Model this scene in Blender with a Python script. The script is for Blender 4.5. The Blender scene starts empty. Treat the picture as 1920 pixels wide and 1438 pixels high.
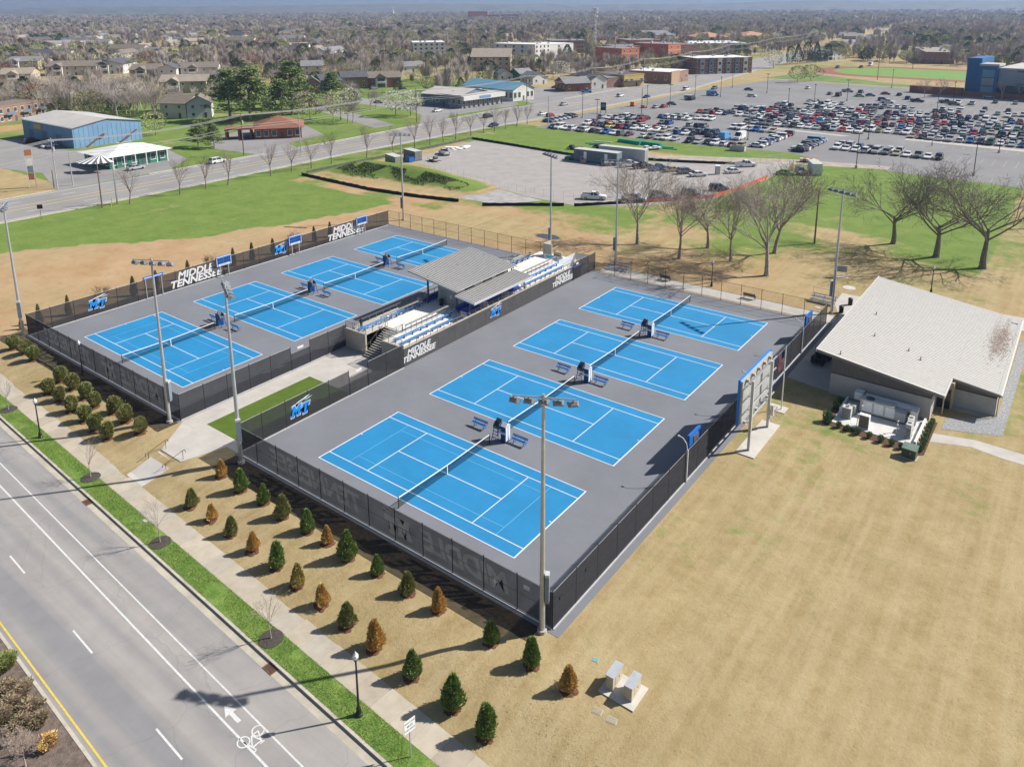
import bpy, bmesh, math, random
from mathutils import Vector, Matrix, noise
from math import sin, cos, pi, radians as RAD
random.seed(7)
scene = bpy.context.scene
COL = scene.collection
# ------------------------------------------------------------------ camera
CAMP = Vector((55.689, -42.765, 42.620))
CAMR = (Matrix.Rotation(RAD(37.2978), 3, 'Z') @ Matrix.Rotation(RAD(76.6928), 3, 'X') @ Matrix.Rotation(RAD(-0.3412), 3, 'Z'))
FPX, PCX, PCY = 1461.3, 947.8, 356.75      # the photograph is keystone-corrected: its optical centre sits high
cd = bpy.data.cameras.new('camera'); cam = bpy.data.objects.new('camera', cd); COL.objects.link(cam)
cam.matrix_world = Matrix.Translation(CAMP) @ CAMR.to_4x4()
cd.sensor_fit = 'HORIZONTAL'; cd.sensor_width = 36.0; cd.lens = 36.0 * FPX / 1920.0; cd.shift_x = (960 - PCX) / 1920.0; cd.shift_y = (PCY - 719) / 1920.0
cd.clip_start = 0.5; cd.clip_end = 40000
scene.camera = cam
# ------------------------------------------------------------------ light
SUNXY = Vector((0.64, 0.768)).normalized(); SUNEL = RAD(39.5)
world = bpy.data.worlds.new('World'); scene.world = world; world.use_nodes = True
wn = world.node_tree.nodes; wl = world.node_tree.links; wn.clear()
sky = wn.new('ShaderNodeTexSky'); sky.sky_type = 'NISHITA'; sky.sun_disc = False
sky.sun_elevation = SUNEL; sky.sun_rotation = math.atan2(SUNXY.x, SUNXY.y)
sky.air_density = 1.0; sky.dust_density = 1.4; sky.ozone_density = 1.0
bg = wn.new('ShaderNodeBackground'); bg.inputs[1].default_value = 0.06
wo = wn.new('ShaderNodeOutputWorld'); wl.new(sky.outputs[0], bg.inputs[0]); wl.new(bg.outputs[0], wo.inputs[0])
sl = bpy.data.lights.new('sun', 'SUN'); sl.energy = 5.0; sl.angle = RAD(0.53); sl.color = (1.0, 0.955, 0.89)
so = bpy.data.objects.new('sun', sl); COL.objects.link(so)
sd = Vector((SUNXY.x * cos(SUNEL), SUNXY.y * cos(SUNEL), sin(SUNEL)))
so.rotation_euler = sd.to_track_quat('Z', 'Y').to_euler(); so.location = (0, 0, 120)
vs = scene.view_settings; vs.view_transform = 'Standard'; vs.look = 'None'; vs.exposure = 0.66; vs.gamma = 1.0; vs.use_curve_mapping = False
# ------------------------------------------------------------------ helpers
def smooth(a, b, x):
    t = min(1, max(0, (x - a) / (b - a))); return t * t * (3 - 2 * t)
def rs(x, y):                      # distance across the near road (its own axis)
    return y + 0.047 * (min(150, max(-200, x)) - 5)
def mound(x, y):                   # the grassy bank beside the gravel lot
    if not (-112 < x < -50 and 80 < y < 116): return 0.0
    t = (x + 108) / 54.0; base_y = 84 + 2 * t
    ridge = 96 + 3 * sin(t * 3); w = 11.0 * (1 - 0.45 * t)
    k = max(0, 1 - abs(y - ridge) / w)
    return 2.6 * smooth(0, 1, k) * smooth(-108, -97, x) * (1 - smooth(-78, -54, x))
def H(x, y):
    s = rs(x, y); z = -0.45 * (1 - smooth(-13.0, -8.6, s)) if s < -8.6 else 0.0
    return z + mound(x, y)
def HG(x, y):                      # the soil itself: lower under the road, verge and walk
    return H(x, y) - .42 * (1 - smooth(-15.2, -13.7, rs(x, y)))
def ray(u, v):
    return CAMR @ Vector(((u - PCX) / FPX, (PCY - v) / FPX, -1.0))
def at(u, v, z=None):
    """point of the ground (or of the level z) that the photograph shows at u, v"""
    d = ray(u, v); zz = 0.0 if z is None else z
    for _ in range(4):
        p = CAMP + d * ((zz - CAMP.z) / d.z)
        if z is not None: break
        zz = H(p.x, p.y)
    return Vector((p.x, p.y, zz))
MATS = {}
def M(name, col, rough=0.8, metal=0.0, var=0.12, scale=1.5, bump=0.0, bscale=None, col2=None, spec=0.35, pos=True, detail=4, alpha=None, emis=None, objvar=0.0):
    if name in MATS: return MATS[name]
    m = bpy.data.materials.new(name); m.use_nodes = True; nt = m.node_tree; n = nt.nodes; l = nt.links
    b = n['Principled BSDF']; b.inputs['Roughness'].default_value = rough; b.inputs['Metallic'].default_value = metal
    b.inputs['Specular IOR Level'].default_value = spec
    c = tuple(col) + (1,)
    if var > 0 or col2 or bump > 0:
        if pos: vec = n.new('ShaderNodeNewGeometry').outputs['Position']
        else: vec = n.new('ShaderNodeTexCoord').outputs['Object']
    if var > 0 or col2:
        t = n.new('ShaderNodeTexNoise'); t.inputs['Scale'].default_value = scale; t.inputs['Detail'].default_value = detail; t.inputs['Roughness'].default_value = 0.65
        l.new(vec, t.inputs['Vector'])
        r = n.new('ShaderNodeMapRange'); r.inputs[1].default_value = 0.32; r.inputs[2].default_value = 0.68; l.new(t.outputs[0], r.inputs[0])
        x = n.new('ShaderNodeMix'); x.data_type = 'RGBA'; l.new(r.outputs[0], x.inputs[0])
        a = tuple(v * (1 - var) for v in col) + (1,); bb = (tuple(col2) if col2 else tuple(min(1, v * (1 + var)) for v in col)) + (1,)
        x.inputs[6].default_value = a; x.inputs[7].default_value = bb; out = x.outputs[2]
        if objvar:
            oi = n.new('ShaderNodeObjectInfo'); hs = n.new('ShaderNodeHueSaturation'); mr = n.new('ShaderNodeMapRange')
            mr.inputs[3].default_value = 1 - objvar; mr.inputs[4].default_value = 1 + objvar
            l.new(oi.outputs['Random'], mr.inputs[0]); l.new(mr.outputs[0], hs.inputs['Value']); l.new(out, hs.inputs['Color'])
            mh = n.new('ShaderNodeMapRange'); mh.inputs[3].default_value = 0.5 - objvar * 0.06; mh.inputs[4].default_value = 0.5 + objvar * 0.06
            l.new(oi.outputs['Random'], mh.inputs[0]); l.new(mh.outputs[0], hs.inputs['Hue']); out = hs.outputs[0]
        l.new(out, b.inputs['Base Color'])
    else: b.inputs['Base Color'].default_value = c
    if bump > 0:
        t2 = n.new('ShaderNodeTexNoise'); t2.inputs['Scale'].default_value = bscale or scale * 6; t2.inputs['Detail'].default_value = 3; l.new(vec, t2.inputs['Vector'])
        bp = n.new('ShaderNodeBump'); bp.inputs['Strength'].default_value = bump; bp.inputs['Distance'].default_value = 0.05
        l.new(t2.outputs[0], bp.inputs['Height']); l.new(bp.outputs[0], b.inputs['Normal'])
    if alpha is not None: b.inputs['Alpha'].default_value = alpha
    if emis: b.inputs['Emission Color'].default_value = tuple(emis[:3]) + (1,); b.inputs['Emission Strength'].default_value = emis[3]
    MATS[name] = m; return m
class MB:
    def __init__(s): s.v = []; s.f = []; s.m = []
    def add(s, vs, fs, m=0):
        o = len(s.v); s.v += [tuple(p) for p in vs]
        for f in fs: s.f.append(tuple(i + o for i in f)); s.m.append(m)
        return s
    def quad(s, a, b, c, d, m=0): return s.add([a, b, c, d], [(0, 1, 2, 3)], m)
    def poly(s, pts, m=0): return s.add(pts, [tuple(range(len(pts)))], m)
    def box(s, x0, x1, y0, y1, z0, z1, m=0):
        return s.add([(x0, y0, z0), (x1, y0, z0), (x1, y1, z0), (x0, y1, z0), (x0, y0, z1), (x1, y0, z1), (x1, y1, z1), (x0, y1, z1)],
                     [(0, 3, 2, 1), (4, 5, 6, 7), (0, 1, 5, 4), (1, 2, 6, 5), (2, 3, 7, 6), (3, 0, 4, 7)], m)
    def beam(s, p, q, w, h, m=0):     # box along p-q, width w, height h (h upright)
        p = Vector(p); q = Vector(q); d = (q - p).normalized()
        a = d.cross(Vector((0, 0, 1)))
        a = a.normalized() if a.length > 1e-4 else Vector((1, 0, 0))
        u = a.cross(d).normalized(); a *= w / 2; u *= h / 2
        return s.add([p - a - u, p + a - u, p + a + u, p - a + u, q - a - u, q + a - u, q + a + u, q - a + u],
                     [(0, 1, 2, 3), (7, 6, 5, 4), (0, 4, 5, 1), (1, 5, 6, 2), (2, 6, 7, 3), (3, 7, 4, 0)], m)
    def tube(s, p, q, r0, r1=None, n=6, m=0, cap=True):
        p = Vector(p); q = Vector(q); r1 = r0 if r1 is None else r1
        d = (q - p).normalized(); a = d.orthogonal().normalized(); b = d.cross(a)
        vs = []
        for c, r in ((p, r0), (q, r1)):
            for k in range(n):
                t = 2 * pi * k / n; vs.append(c + a * (r * cos(t)) + b * (r * sin(t)))
        fs = [(k, (k + 1) % n, n + (k + 1) % n, n + k) for k in range(n)]
        if cap: fs += [tuple(range(n))[::-1], tuple(range(n, 2 * n))]
        return s.add(vs, fs, m)
    def path(s, pts, r, n=6, m=0):
        for a, b in zip(pts, pts[1:]): s.tube(a, b, r, r, n, m)
        return s
    def prism(s, poly, z0, z1, m=0, mt=None):
        n = len(poly); vs = [(x, y, z0) for x, y in poly] + [(x, y, z1) for x, y in poly]
        s.add(vs, [(k, (k + 1) % n, n + (k + 1) % n, n + k) for k in range(n)] + [tuple(range(n))[::-1]], m)
        o = len(s.v) - n; s.f.append(tuple(range(o, o + n))); s.m.append(m if mt is None else mt); return s
    def lathe(s, prof, n=12, m=0, c=(0, 0, 0)):
        vs = []; k0 = len(prof)
        for r, z in prof:
            for k in range(n): t = 2 * pi * k / n; vs.append((c[0] + r * cos(t), c[1] + r * sin(t), c[2] + z))
        fs = []
        for i in range(k0 - 1):
            for k in range(n): fs.append((i * n + k, i * n + (k + 1) % n, (i + 1) * n + (k + 1) % n, (i + 1) * n + k))
        fs += [tuple(range(n))[::-1], tuple(range((k0 - 1) * n, k0 * n))]
        return s.add(vs, fs, m)
    def xf(s, mat):
        s.v = [tuple(mat @ Vector(p)) for p in s.v]; return s
    def mesh(s, name, mats, smooth_=False):
        me = bpy.data.meshes.new(name); me.from_pydata(s.v, [], s.f)
        for x in (mats if isinstance(mats, (list, tuple)) else [mats]): me.materials.append(x)
        if any(s.m): me.polygons.foreach_set('material_index', s.m)
        if smooth_: me.polygons.foreach_set('use_smooth', [True] * len(s.f))
        me.update(); return me
    def build(s, name, mats, parent=None, loc=None, rz=0, smooth_=False):
        return put(name, s.mesh(name, mats, smooth_), parent, loc, rz)
def put(name, data, parent=None, loc=None, rz=0, sc=None):
    o = bpy.data.objects.new(name, data); COL.objects.link(o)
    if parent is not None: o.parent = parent
    if loc is not None: o.location = loc
    if rz: o.rotation_euler = (0, 0, rz)
    if sc is not None: o.scale = sc if hasattr(sc, '__len__') else (sc, sc, sc)
    return o
def tag(o, label, cat, group=None):
    o['label'] = label; o['category'] = cat
    if group: o['group'] = group
    return o
def thing(name, label, cat, loc=(0, 0, 0), rz=0, group=None):
    return tag(put(name, None, None, loc, rz), label, cat, group)
def struct(o): o['kind'] = 'structure'; return o
def stuff(o): o['kind'] = 'stuff'; return o
def dup(o, parent=None, loc=None, rz=None, label=None, group=None):
    c = o.copy(); COL.objects.link(c)
    if parent is not None: c.parent = parent
    if loc is not None: c.location = loc
    if rz is not None: c.rotation_euler = (0, 0, rz)
    if label: c['label'] = label
    if group: c['group'] = group
    for ch in list(o.children): dup(ch, c)
    return c
def sheet(name, pts, z, mat, kind=True):
    o = MB().poly([(p[0], p[1], z) for p in pts]).build(name, mat)
    return struct(o) if kind else o
_tx = {}
def text_mesh(body, size, mat, bold=0.02, shear=0.0, depth=0.0, sx=1.0, sp=1.0, align='CENTER', line=0.8):
    c = bpy.data.curves.new('txt', 'FONT'); c.body = body; c.size = size; c.offset = bold * size; c.shear = shear; c.extrude = depth
    c.align_x = align; c.align_y = 'CENTER'; c.space_character = sp; c.space_line = line; c.resolution_u = 3
    o = bpy.data.objects.new('txt', c); COL.objects.link(o); bpy.context.view_layer.update()
    me = bpy.data.meshes.new_from_object(o.evaluated_get(bpy.context.evaluated_depsgraph_get()))
    bpy.data.objects.remove(o); bpy.data.curves.remove(c)
    for v in me.vertices: v.co.x *= sx
    me.materials.clear(); me.materials.append(mat); return me
def wall_mat(org, rt, up=(0, 0, 1)):          # matrix that stands a flat drawing on a wall
    rt = Vector(rt).normalized(); up = Vector(up); nz = rt.cross(up)
    m = Matrix((rt, up, nz)).transposed().to_4x4(); m.translation = Vector(org); return m
def grad_noise(x, y, s): return noise.noise(Vector((x * s, y * s, 3.7)))
# ------------------------------------------------------------------ common materials
asph = M('asphalt', (.27, .262, .258), .9, var=.12, scale=.35, bump=.3, bscale=30)
conc = M('concrete', (.40, .37, .325), .85, var=.13, scale=.5, bump=.12, bscale=25)
concw = M('pale_concrete', (.47, .44, .395), .85, var=.1, scale=.6)
white = M('white_paint', (.80, .80, .79), .6, var=.07, scale=3)
black = M('black_metal', (.018, .018, .02), .45, var=.1, scale=4)
galv = M('galvanised_steel', (.48, .50, .51), .42, .55, var=.1, scale=2)
steelw = M('pale_steel', (.50, .51, .51), .5, .2, var=.07, scale=2)
tyre = M('rubber', (.02, .02, .02), .85, var=.15, scale=6)
glass = M('dark_glass', (.025, .035, .045), .08, 0, var=0, spec=.7)
blue = M('team_blue', (.012, .13, .46), .5, var=.1, scale=2)
blue2 = M('bench_blue', (.02, .20, .55), .5, var=.12, scale=3)
bark = M('bark', (.31, .265, .225), .95, var=.3, scale=3, bump=.5, bscale=14, objvar=.1)
barkd = M('dark_bark', (.19, .165, .14), .95, var=.3, scale=3, bump=.5, bscale=14)
mulch = M('mulch', (.10, .052, .032), .95, var=.45, scale=9, bump=1, bscale=30)
# ================================================================== GROUND
def axis(lo, hi, step, far):
    a = [lo + (hi - lo) * k / round((hi - lo) / step) for k in range(round((hi - lo) / step) + 1)]
    d = step; x = hi; up = []
    while x < far: d *= 1.35; x += d; up.append(x)
    d = step; x = lo; dn = []
    while x > -far: d *= 1.35; x -= d; dn.append(x)
    return dn[::-1] + a + up
def lerp_tab(tab, t):
    if t <= tab[0][0]: return tab[0][1]
    for (a, va), (b, vb) in zip(tab, tab[1:]):
        if t <= b: return va + (vb - va) * (t - a) / (b - a)
    return tab[-1][1]
FIELD = [(-40, -100), (5, -99), (10.4, -96.8), (16.5, -91.9), (36, -76.8), (62.6, -68), (75, -66), (82, -76)]
def masks(x, y):
    g = 0.10; d = 0.0; n1 = grad_noise(x, y, .05); n2 = grad_noise(x, y, .013 + .0)
    n3 = grad_noise(x + 50, y, .12)
    e = lerp_tab(FIELD, y)
    if -119 < x < e + n3 * 2.0 and y < 83.5: g = .95 + .25 * n1
    elif x < -106: g = .8 + .3 * n1
    elif x < -54.5 and y < 84: d = .75 + .5 * n1; g = .08 + .25 * max(0, n3)
    if 60 < y < 112 and -54.5 < x < 70:
        d = .45 + .5 * n1; g = .12
        t = smooth(70, 92, y); g += t * (.30 + .9 * n1)
        if x < -20: d += .25 * smooth(78, 84, y) * (1 - smooth(90, 97, y))
    if -104 < x < -54.5 and 76 < y < 88: d = .7 + .6 * n1; g = .35 + .6 * n3
    if mound(x, y) > .15: g = .9 + .4 * n3; d = 0.25 * max(0, n3)
    if y > 96 and x > -12: g = .75 + .9 * n1; d = max(0, n3) * .9 * (1 - smooth(112, 130, y))
    if y >= 112 and x > -6: g = .95 + .35 * n1; d = 0
    if -45 < x < -14 and 91 < y < 100: g = .7 + .5 * n1; d = .2
    if 146 < y < 187 and -108 < x < -6:
        g = .95 + .25 * n1; d = 0
        if x > -62: k = 1 - smooth(0, 5, abs(y - 166 - .05 * x)); d = .95 * k; g *= (1 - .8 * k)
    if x > 30 and y < 70: g = .18 + .5 * n2 + .3 * n1 + .06 * smooth(44, 58, x)
    if x > 44 and y > 60: g = .25 + .5 * n1
    if y < -9: g = .04 + .2 * n1
    if rs(x, y) > -9 and y < -3: g = .02
    if -330 < x < -119 and 40 < y < 300: g = .85 + .4 * n1; d = 0; return min(1, g), d
    if y > 187 or x < -119 or x > 125: g = .22 + .5 * n2 + .3 * n1; d = .35 + .4 * n1
    return min(1, max(0, g)), min(1, max(0, d))
xs = axis(-130, 125, 1.25, 22000); ys = axis(-34, 186, 1.25, 22000)
nx, ny = len(xs), len(ys)
gv = [(x, y, HG(x, y) if abs(x) < 400 and abs(y) < 400 else (-.87 if y < -14 else 0)) for y in ys for x in xs]
gf = [(j * nx + i, j * nx + i + 1, (j + 1) * nx + i + 1, (j + 1) * nx + i) for j in range(ny - 1) for i in range(nx - 1)]
gme = bpy.data.meshes.new('ground'); gme.from_pydata(gv, [], gf)
at_ = gme.attributes.new('cover', 'FLOAT_COLOR', 'POINT'); buf = []
for (x, y, z) in gv:
    g_, d_ = masks(x, y); buf += [g_, d_, 0, 1]
at_.data.foreach_set('color', buf)
gme.polygons.foreach_set('use_smooth', [True] * len(gf))
def ground_material():
    m = bpy.data.materials.new('dormant_and_green_turf'); m.use_nodes = True; nt = m.node_tree; n = nt.nodes; l = nt.links; b = n['Principled BSDF']
    b.inputs['Roughness'].default_value = .95; b.inputs['Specular IOR Level'].default_value = .1
    P = n.new('ShaderNodeNewGeometry').outputs['Position']
    A = n.new('ShaderNodeAttribute'); A.attribute_name = 'cover'; sp = n.new('ShaderNodeSeparateColor'); l.new(A.outputs['Color'], sp.inputs[0])
    def nz(scale, det=4, rough=.6, vec=None):
        t = n.new('ShaderNodeTexNoise'); t.inputs['Scale'].default_value = scale; t.inputs['Detail'].default_value = det; t.inputs['Roughness'].default_value = rough
        l.new(vec or P, t.inputs['Vector']); return t.outputs[0]
    def ramp(x, a, b_):
        r = n.new('ShaderNodeMapRange'); r.inputs[1].default_value = a; r.inputs[2].default_value = b_; l.new(x, r.inputs[0]); return r.outputs[0]
    def mix(f, a, b_):
        x = n.new('ShaderNodeMix'); x.data_type = 'RGBA'; l.new(f, x.inputs[0])
        for i, c in ((6, a), (7, b_)):
            if isinstance(c, tuple): x.inputs[i].default_value = c + (1,)
            else: l.new(c, x.inputs[i])
        return x.outputs[2]
    def ma(op, a, b_):
        x = n.new('ShaderNodeMath'); x.operation = op
        for i, c in ((0, a), (1, b_)):
            if isinstance(c, (int, float)): x.inputs[i].default_value = c
            else: l.new(c, x.inputs[i])
        return x.outputs[0]
    # mowing streaks run along the lawn: stretched noise
    mp = n.new('ShaderNodeMapping'); mp.inputs['Rotation'].default_value = (0, 0, RAD(6)); mp.inputs['Scale'].default_value = (1.1, .045, 1); l.new(P, mp.inputs[0])
    streak = nz(1.0, 4, .6, mp.outputs[0])
    tan = mix(ramp(nz(.35, 9, .78), .34, .66), (.262, .193, .09), (.388, .302, .163))
    tan = mix(ma('MULTIPLY', ramp(streak, .40, .66), .5), tan, (.42, .345, .205))
    tan = mix(ma('MULTIPLY', ramp(nz(.07, 6, .75), .48, .66), .35), tan, (.235, .185, .085))
    tan = mix(ma('MULTIPLY', ramp(nz(2.6, 5, .85), .5, .78), .38), tan, (.18, .125, .05))
    grn = mix(ramp(nz(.22, 8, .7), .3, .7), (.095, .165, .032), (.165, .225, .055))
    grn = mix(ma('MULTIPLY', ramp(nz(.9, 6, .75), .48, .75), .45), grn, (.24, .24, .09))
    drt = mix(ramp(nz(.12, 8, .7), .3, .7), (.33, .20, .095), (.42, .31, .19))
    drt = mix(ma('MULTIPLY', ramp(nz(.6, 5, .7), .55, .75), .6), drt, (.22, .13, .06))
    edge = ma('SUBTRACT', nz(.45, 8, .75), .5)
    gf_ = ramp(ma('ADD', sp.outputs[0], ma('ADD', ma('MULTIPLY', edge, 1.7), ma('MULTIPLY', ma('SUBTRACT', nz(.09, 5, .7), .5), 1.3))), .3, .75)
    df_ = ramp(ma('ADD', sp.outputs[1], ma('MULTIPLY', edge, 1.4)), .35, .75)
    c = mix(df_, tan, drt); c = mix(gf_, c, grn)
    l.new(c, b.inputs['Base Color'])
    bp = n.new('ShaderNodeBump'); bp.inputs['Strength'].default_value = .55; bp.inputs['Distance'].default_value = .08
    hgt = ma('ADD', nz(5, 4, .8), ma('MULTIPLY', nz(1.1, 3), .8)); l.new(hgt, bp.inputs['Height']); l.new(bp.outputs[0], b.inputs['Normal'])
    return m
gme.materials.append(ground_material()); struct(put('ground', gme))
# ================================================================== NEAR ROAD
def RP(x, s, z=0): return (x, s - 0.047 * (x - 5), z)
ZR = -0.60; XA, XB = -140.0, 75.0
def strip(name, s0, s1, z, mat, x0=XA, x1=XB): return struct(MB().quad(RP(x0, s0, z), RP(x1, s0, z), RP(x1, s1, z), RP(x0, s1, z)).build(name, mat))
def road_material():
    m = M('worn_asphalt', (.275, .265, .26), .92, var=.07, scale=.5, bump=.25, bscale=35); nt = m.node_tree; n = nt.nodes; l = nt.links
    b = n['Principled BSDF']; src = b.inputs['Base Color'].links[0].from_socket
    P = n.new('ShaderNodeNewGeometry').outputs['Position']; sx = n.new('ShaderNodeSeparateXYZ'); l.new(P, sx.inputs[0])
    mp = n.new('ShaderNodeMapping'); mp.inputs['Rotation'].default_value = (0, 0, .047); mp.inputs['Scale'].default_value = (.015, .62, 1); l.new(P, mp.inputs[0])
    t = n.new('ShaderNodeTexNoise'); t.inputs['Scale'].default_value = 1; t.inputs['Detail'].default_value = 3; l.new(mp.outputs[0], t.inputs['Vector'])
    r = n.new('ShaderNodeMapRange'); r.inputs[1].default_value = .35; r.inputs[2].default_value = .65; l.new(t.outputs[0], r.inputs[0])
    x = n.new('ShaderNodeMix'); x.data_type = 'RGBA'; x.blend_type = 'MULTIPLY'; x.inputs[0].default_value = 1.0
    y = n.new('ShaderNodeMix'); y.data_type = 'RGBA'; y.inputs[6].default_value = (.76, .775, .80, 1); y.inputs[7].default_value = (1.12, 1.08, 1.03, 1); l.new(r.outputs[0], y.inputs[0])
    l.new(src, x.inputs[6]); l.new(y.outputs[2], x.inputs[7])
    # tar-sealed hairline cracks
    vo = n.new('ShaderNodeTexVoronoi'); vo.feature = 'DISTANCE_TO_EDGE'; vo.inputs['Scale'].default_value = .13; vo.inputs['Randomness'].default_value = 1
    wr = n.new('ShaderNodeTexNoise'); wr.inputs['Scale'].default_value = .8; l.new(P, wr.inputs['Vector']); av = n.new('ShaderNodeVectorMath'); av.operation = 'ADD'
    l.new(P, av.inputs[0]); l.new(wr.outputs['Color'], av.inputs[1]); l.new(av.outputs[0], vo.inputs['Vector'])
    cr = n.new('ShaderNodeMapRange'); cr.inputs[1].default_value = 0; cr.inputs[2].default_value = .006; cr.inputs[3].default_value = .22; cr.inputs[4].default_value = 0; l.new(vo.outputs[0], cr.inputs[0])
    z = n.new('ShaderNodeMix'); z.data_type = 'RGBA'; l.new(cr.outputs[0], z.inputs[0]); l.new(x.outputs[2], z.inputs[6]); z.inputs[7].default_value = (.07, .068, .066, 1)
    l.new(z.outputs[2], b.inputs['Base Color']); return m
roadm = road_material()
strip('road', -27.75, -17.55, ZR, roadm)
strip('gutter', -17.55, -16.95, ZR + .004, M('gutter_concrete', (.40, .36, .29), .9, var=.16, scale=.7))
linew = M('road_marking_white', (.55, .55, .535), .7, var=.16, scale=5); liney = M('road_marking_yellow', (.60, .44, .07), .7, var=.16, scale=5)
ZM = ZR + .008
strip('bike_lane_line', -20.11, -20.0, ZM, linew); strip('bike_lane_line', -21.47, -21.33, ZM, linew)
strip('edge_line', -27.48, -27.36, ZM, liney)
for k in range(-9, 4):
    x0 = -9.7 + 12.19 * k; strip('lane_dash', -24.40, -24.27, ZM, linew, x0, x0 + 3.15)
def kerb(name, s0, s1, z0, z1, x0, x1, n, mat):
    o = None; g_ = struct(put(name, None))
    L = (x1 - x0) / n
    me = MB().box(0.012, L - .012, 0, 1, z0, z1).mesh('kerb_stone', mat)
    w = s1 - s0; me2 = MB()
    for k in range(n):
        xa = x0 + L * k; a = RP(xa, s0); c = put('kerb_stone', me, g_, (xa, a[1], 0)); c.rotation_euler = (0, 0, -math.atan(.047)); c.scale = (1.0, w, 1)
    return g_
kc = M('kerb_concrete', (.42, .385, .32), .9, var=.18, scale=1.2)
kerb('kerb', -16.95, -16.75, ZR - .1, -.45, -140, 74, 71, kc)
kerb('median_kerb', -27.95, -27.75, ZR - .1, -.45, -140, 74, 71, kc)
# sidewalk of single slabs
sw = struct(put('sidewalk', None)); n = 110; L = 1.83
slabs = []
for v_, c_ in enumerate(((.385, .335, .26), (.36, .31, .24), (.41, .36, .285), (.375, .335, .275))):
    slabs.append(MB().box(.008, L - .008, 0, 1.9, -.60, -.44).mesh('slab', M('slab_concrete_%d' % v_, c_, .9, var=.1, scale=.9, bump=.1, bscale=30)))
for k in range(n):
    x0 = -135 + L * k
    if x0 > 70: break
    a = RP(x0, -15.05); c = put('slab', slabs[random.choice((0, 0, 1, 2, 3, 3))], sw, (a[0], a[1], random.uniform(-.004, .004))); c.rotation_euler = (0, 0, -math.atan(.047))
# marking: arrow and bicycle
def flat(pts2, org, ang, z, name, mat, parent=None):
    R_ = Matrix.Rotation(ang, 2)
    return [(org[0] + (R_ @ Vector(p)).x, org[1] + (R_ @ Vector(p)).y, z) for p in pts2]
RA = -math.atan(.047)
a0 = at(424, 1335, ZM) + Vector((.35, .15, 0))
ar = MB(); ar.poly(flat([(-.85, 0), (-.05, -.40), (-.05, -.13), (.9, -.13), (.9, .13), (-.05, .13), (-.05, .40)], a0, RA, ZM, '', None))
struct(ar.build('lane_arrow', linew))
b0 = at(484, 1393, ZM); bk = MB()
def ring2(c, r, w, n=20):
    for k in range(n):
        t0, t1 = 2 * pi * k / n, 2 * pi * (k + 1) / n
        bk.poly(flat([(c[0] + (r - w) * cos(t0) * .95, c[1] + (r - w) * sin(t0)), (c[0] + r * cos(t0) * .95, c[1] + r * sin(t0)), (c[0] + r * cos(t1) * .95, c[1] + r * sin(t1)), (c[0] + (r - w) * cos(t1) * .95, c[1] + (r - w) * sin(t1))], b0, RA - pi / 2, ZM, '', None))
def bar2(p, q, w):
    p = Vector(p); q = Vector(q); d = (q - p).normalized(); a = Vector((-d.y, d.x)) * w / 2
    bk.poly(flat([p - a, q - a, q + a, p + a], b0, RA - pi / 2, ZM, '', None))
ring2((-.48, -.75), .42, .09); ring2((.52, -.75), .42, .09)
for p, q in (((-.48, -.75), (-.22, -.02)), ((-.22, -.02), (.36, -.02)), ((.36, -.02), (.52, -.75)), ((-.02, -.75), (.34, -.1)), ((-.48, -.75), (-.02, -.75)), ((-.25, -.08), (-.02, -.75)), ((.40, -.2), (.30, .28)), ((.30, .28), (.58, .34)), ((-.36, .12), (-.06, .12)), ((-.26, -.05), (-.22, .14))): bar2(p, q, .085)
bk.v = [(x, y, z + .0005 * (i // 4 % 7)) for i, (x, y, z) in enumerate(bk.v)]
struct(bk.build('bicycle_marking', linew))
# storm drains, with a bar grating
for (u, v) in ((262, 894), (511, 1250)):
    p = at(u, v, ZR); s_ = -17.25; q = RP(p.x, s_)
    d = thing('storm_drain', 'rusty iron storm drain grate in the gutter ' + ('below the steps' if u < 400 else 'beside a thin street tree'), 'drain', (q[0], q[1], ZR + .006), RA)
    ir = M('rusty_iron', (.16, .085, .05), .8, var=.3, scale=6)
    MB().box(-.5, .5, -.3, -.24, 0, .03).box(-.5, .5, .24, .3, 0, .03).box(-.5, -.44, -.24, .24, 0, .03).box(.44, .5, -.24, .24, 0, .03).build('frame', ir, d)
    MB().box(-.43, .43, -.235, .235, 0, .004).build('pit', black, d)
    sm = MB().box(-.02, .02, -.235, .235, .006, .026).mesh('bar', ir)
    for k in range(7): put('bar', sm, d, (-.36 + .12 * k, 0, 0))
# green verge between kerb and walk: turf sheet and its blades
verge = M('verge_turf', (.11, .215, .03), .95, var=.25, scale=1.1, col2=(.19, .27, .06), bump=.8, bscale=18)
strip('verge', -16.74, -15.06, -.452, verge)
def blades(name, n_, place, cols, h=(.07, .16), w=.018, parent=None, lean=.5):
    mb = MB()
    for k in range(n_):
        p = place()
        if p is None: continue
        x, y, z = p; t = random.random() * 2 * pi; hh = random.uniform(*h); ww = w * random.uniform(.7, 1.6)
        lx, ly = random.uniform(-lean, lean) * hh, random.uniform(-lean, lean) * hh
        mb.add([(x - ww * cos(t), y - ww * sin(t), z), (x + ww * cos(t), y + ww * sin(t), z), (x + lx, y + ly, z + hh)], [(0, 1, 2)], random.randrange(len(cols)))
    return stuff(mb.build(name, cols))
gA = M('blade_green', (.12, .25, .03), .8, var=.2, scale=1); gB = M('blade_light_green', (.18, .31, .05), .8, var=.2, scale=1); gC = M('blade_straw', (.32, .27, .12), .9, var=.2, scale=1)
def vp():
    x = random.uniform(-60, 36); s = random.uniform(-16.76, -14.98)
    if s > -15.1 and random.random() < .3: return None
    nn = grad_noise(x, s * 2, .35)
    if nn < -.28 and random.random() < .8: return None
    return RP(x, s, -.455)
o = blades('verge_grass', 90000, vp, [gA, gB, gB, gA, gB, gC], (.04, .09), .013); tag(o, 'bright green grass strip between the kerb and the sidewalk', 'grass')
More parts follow.
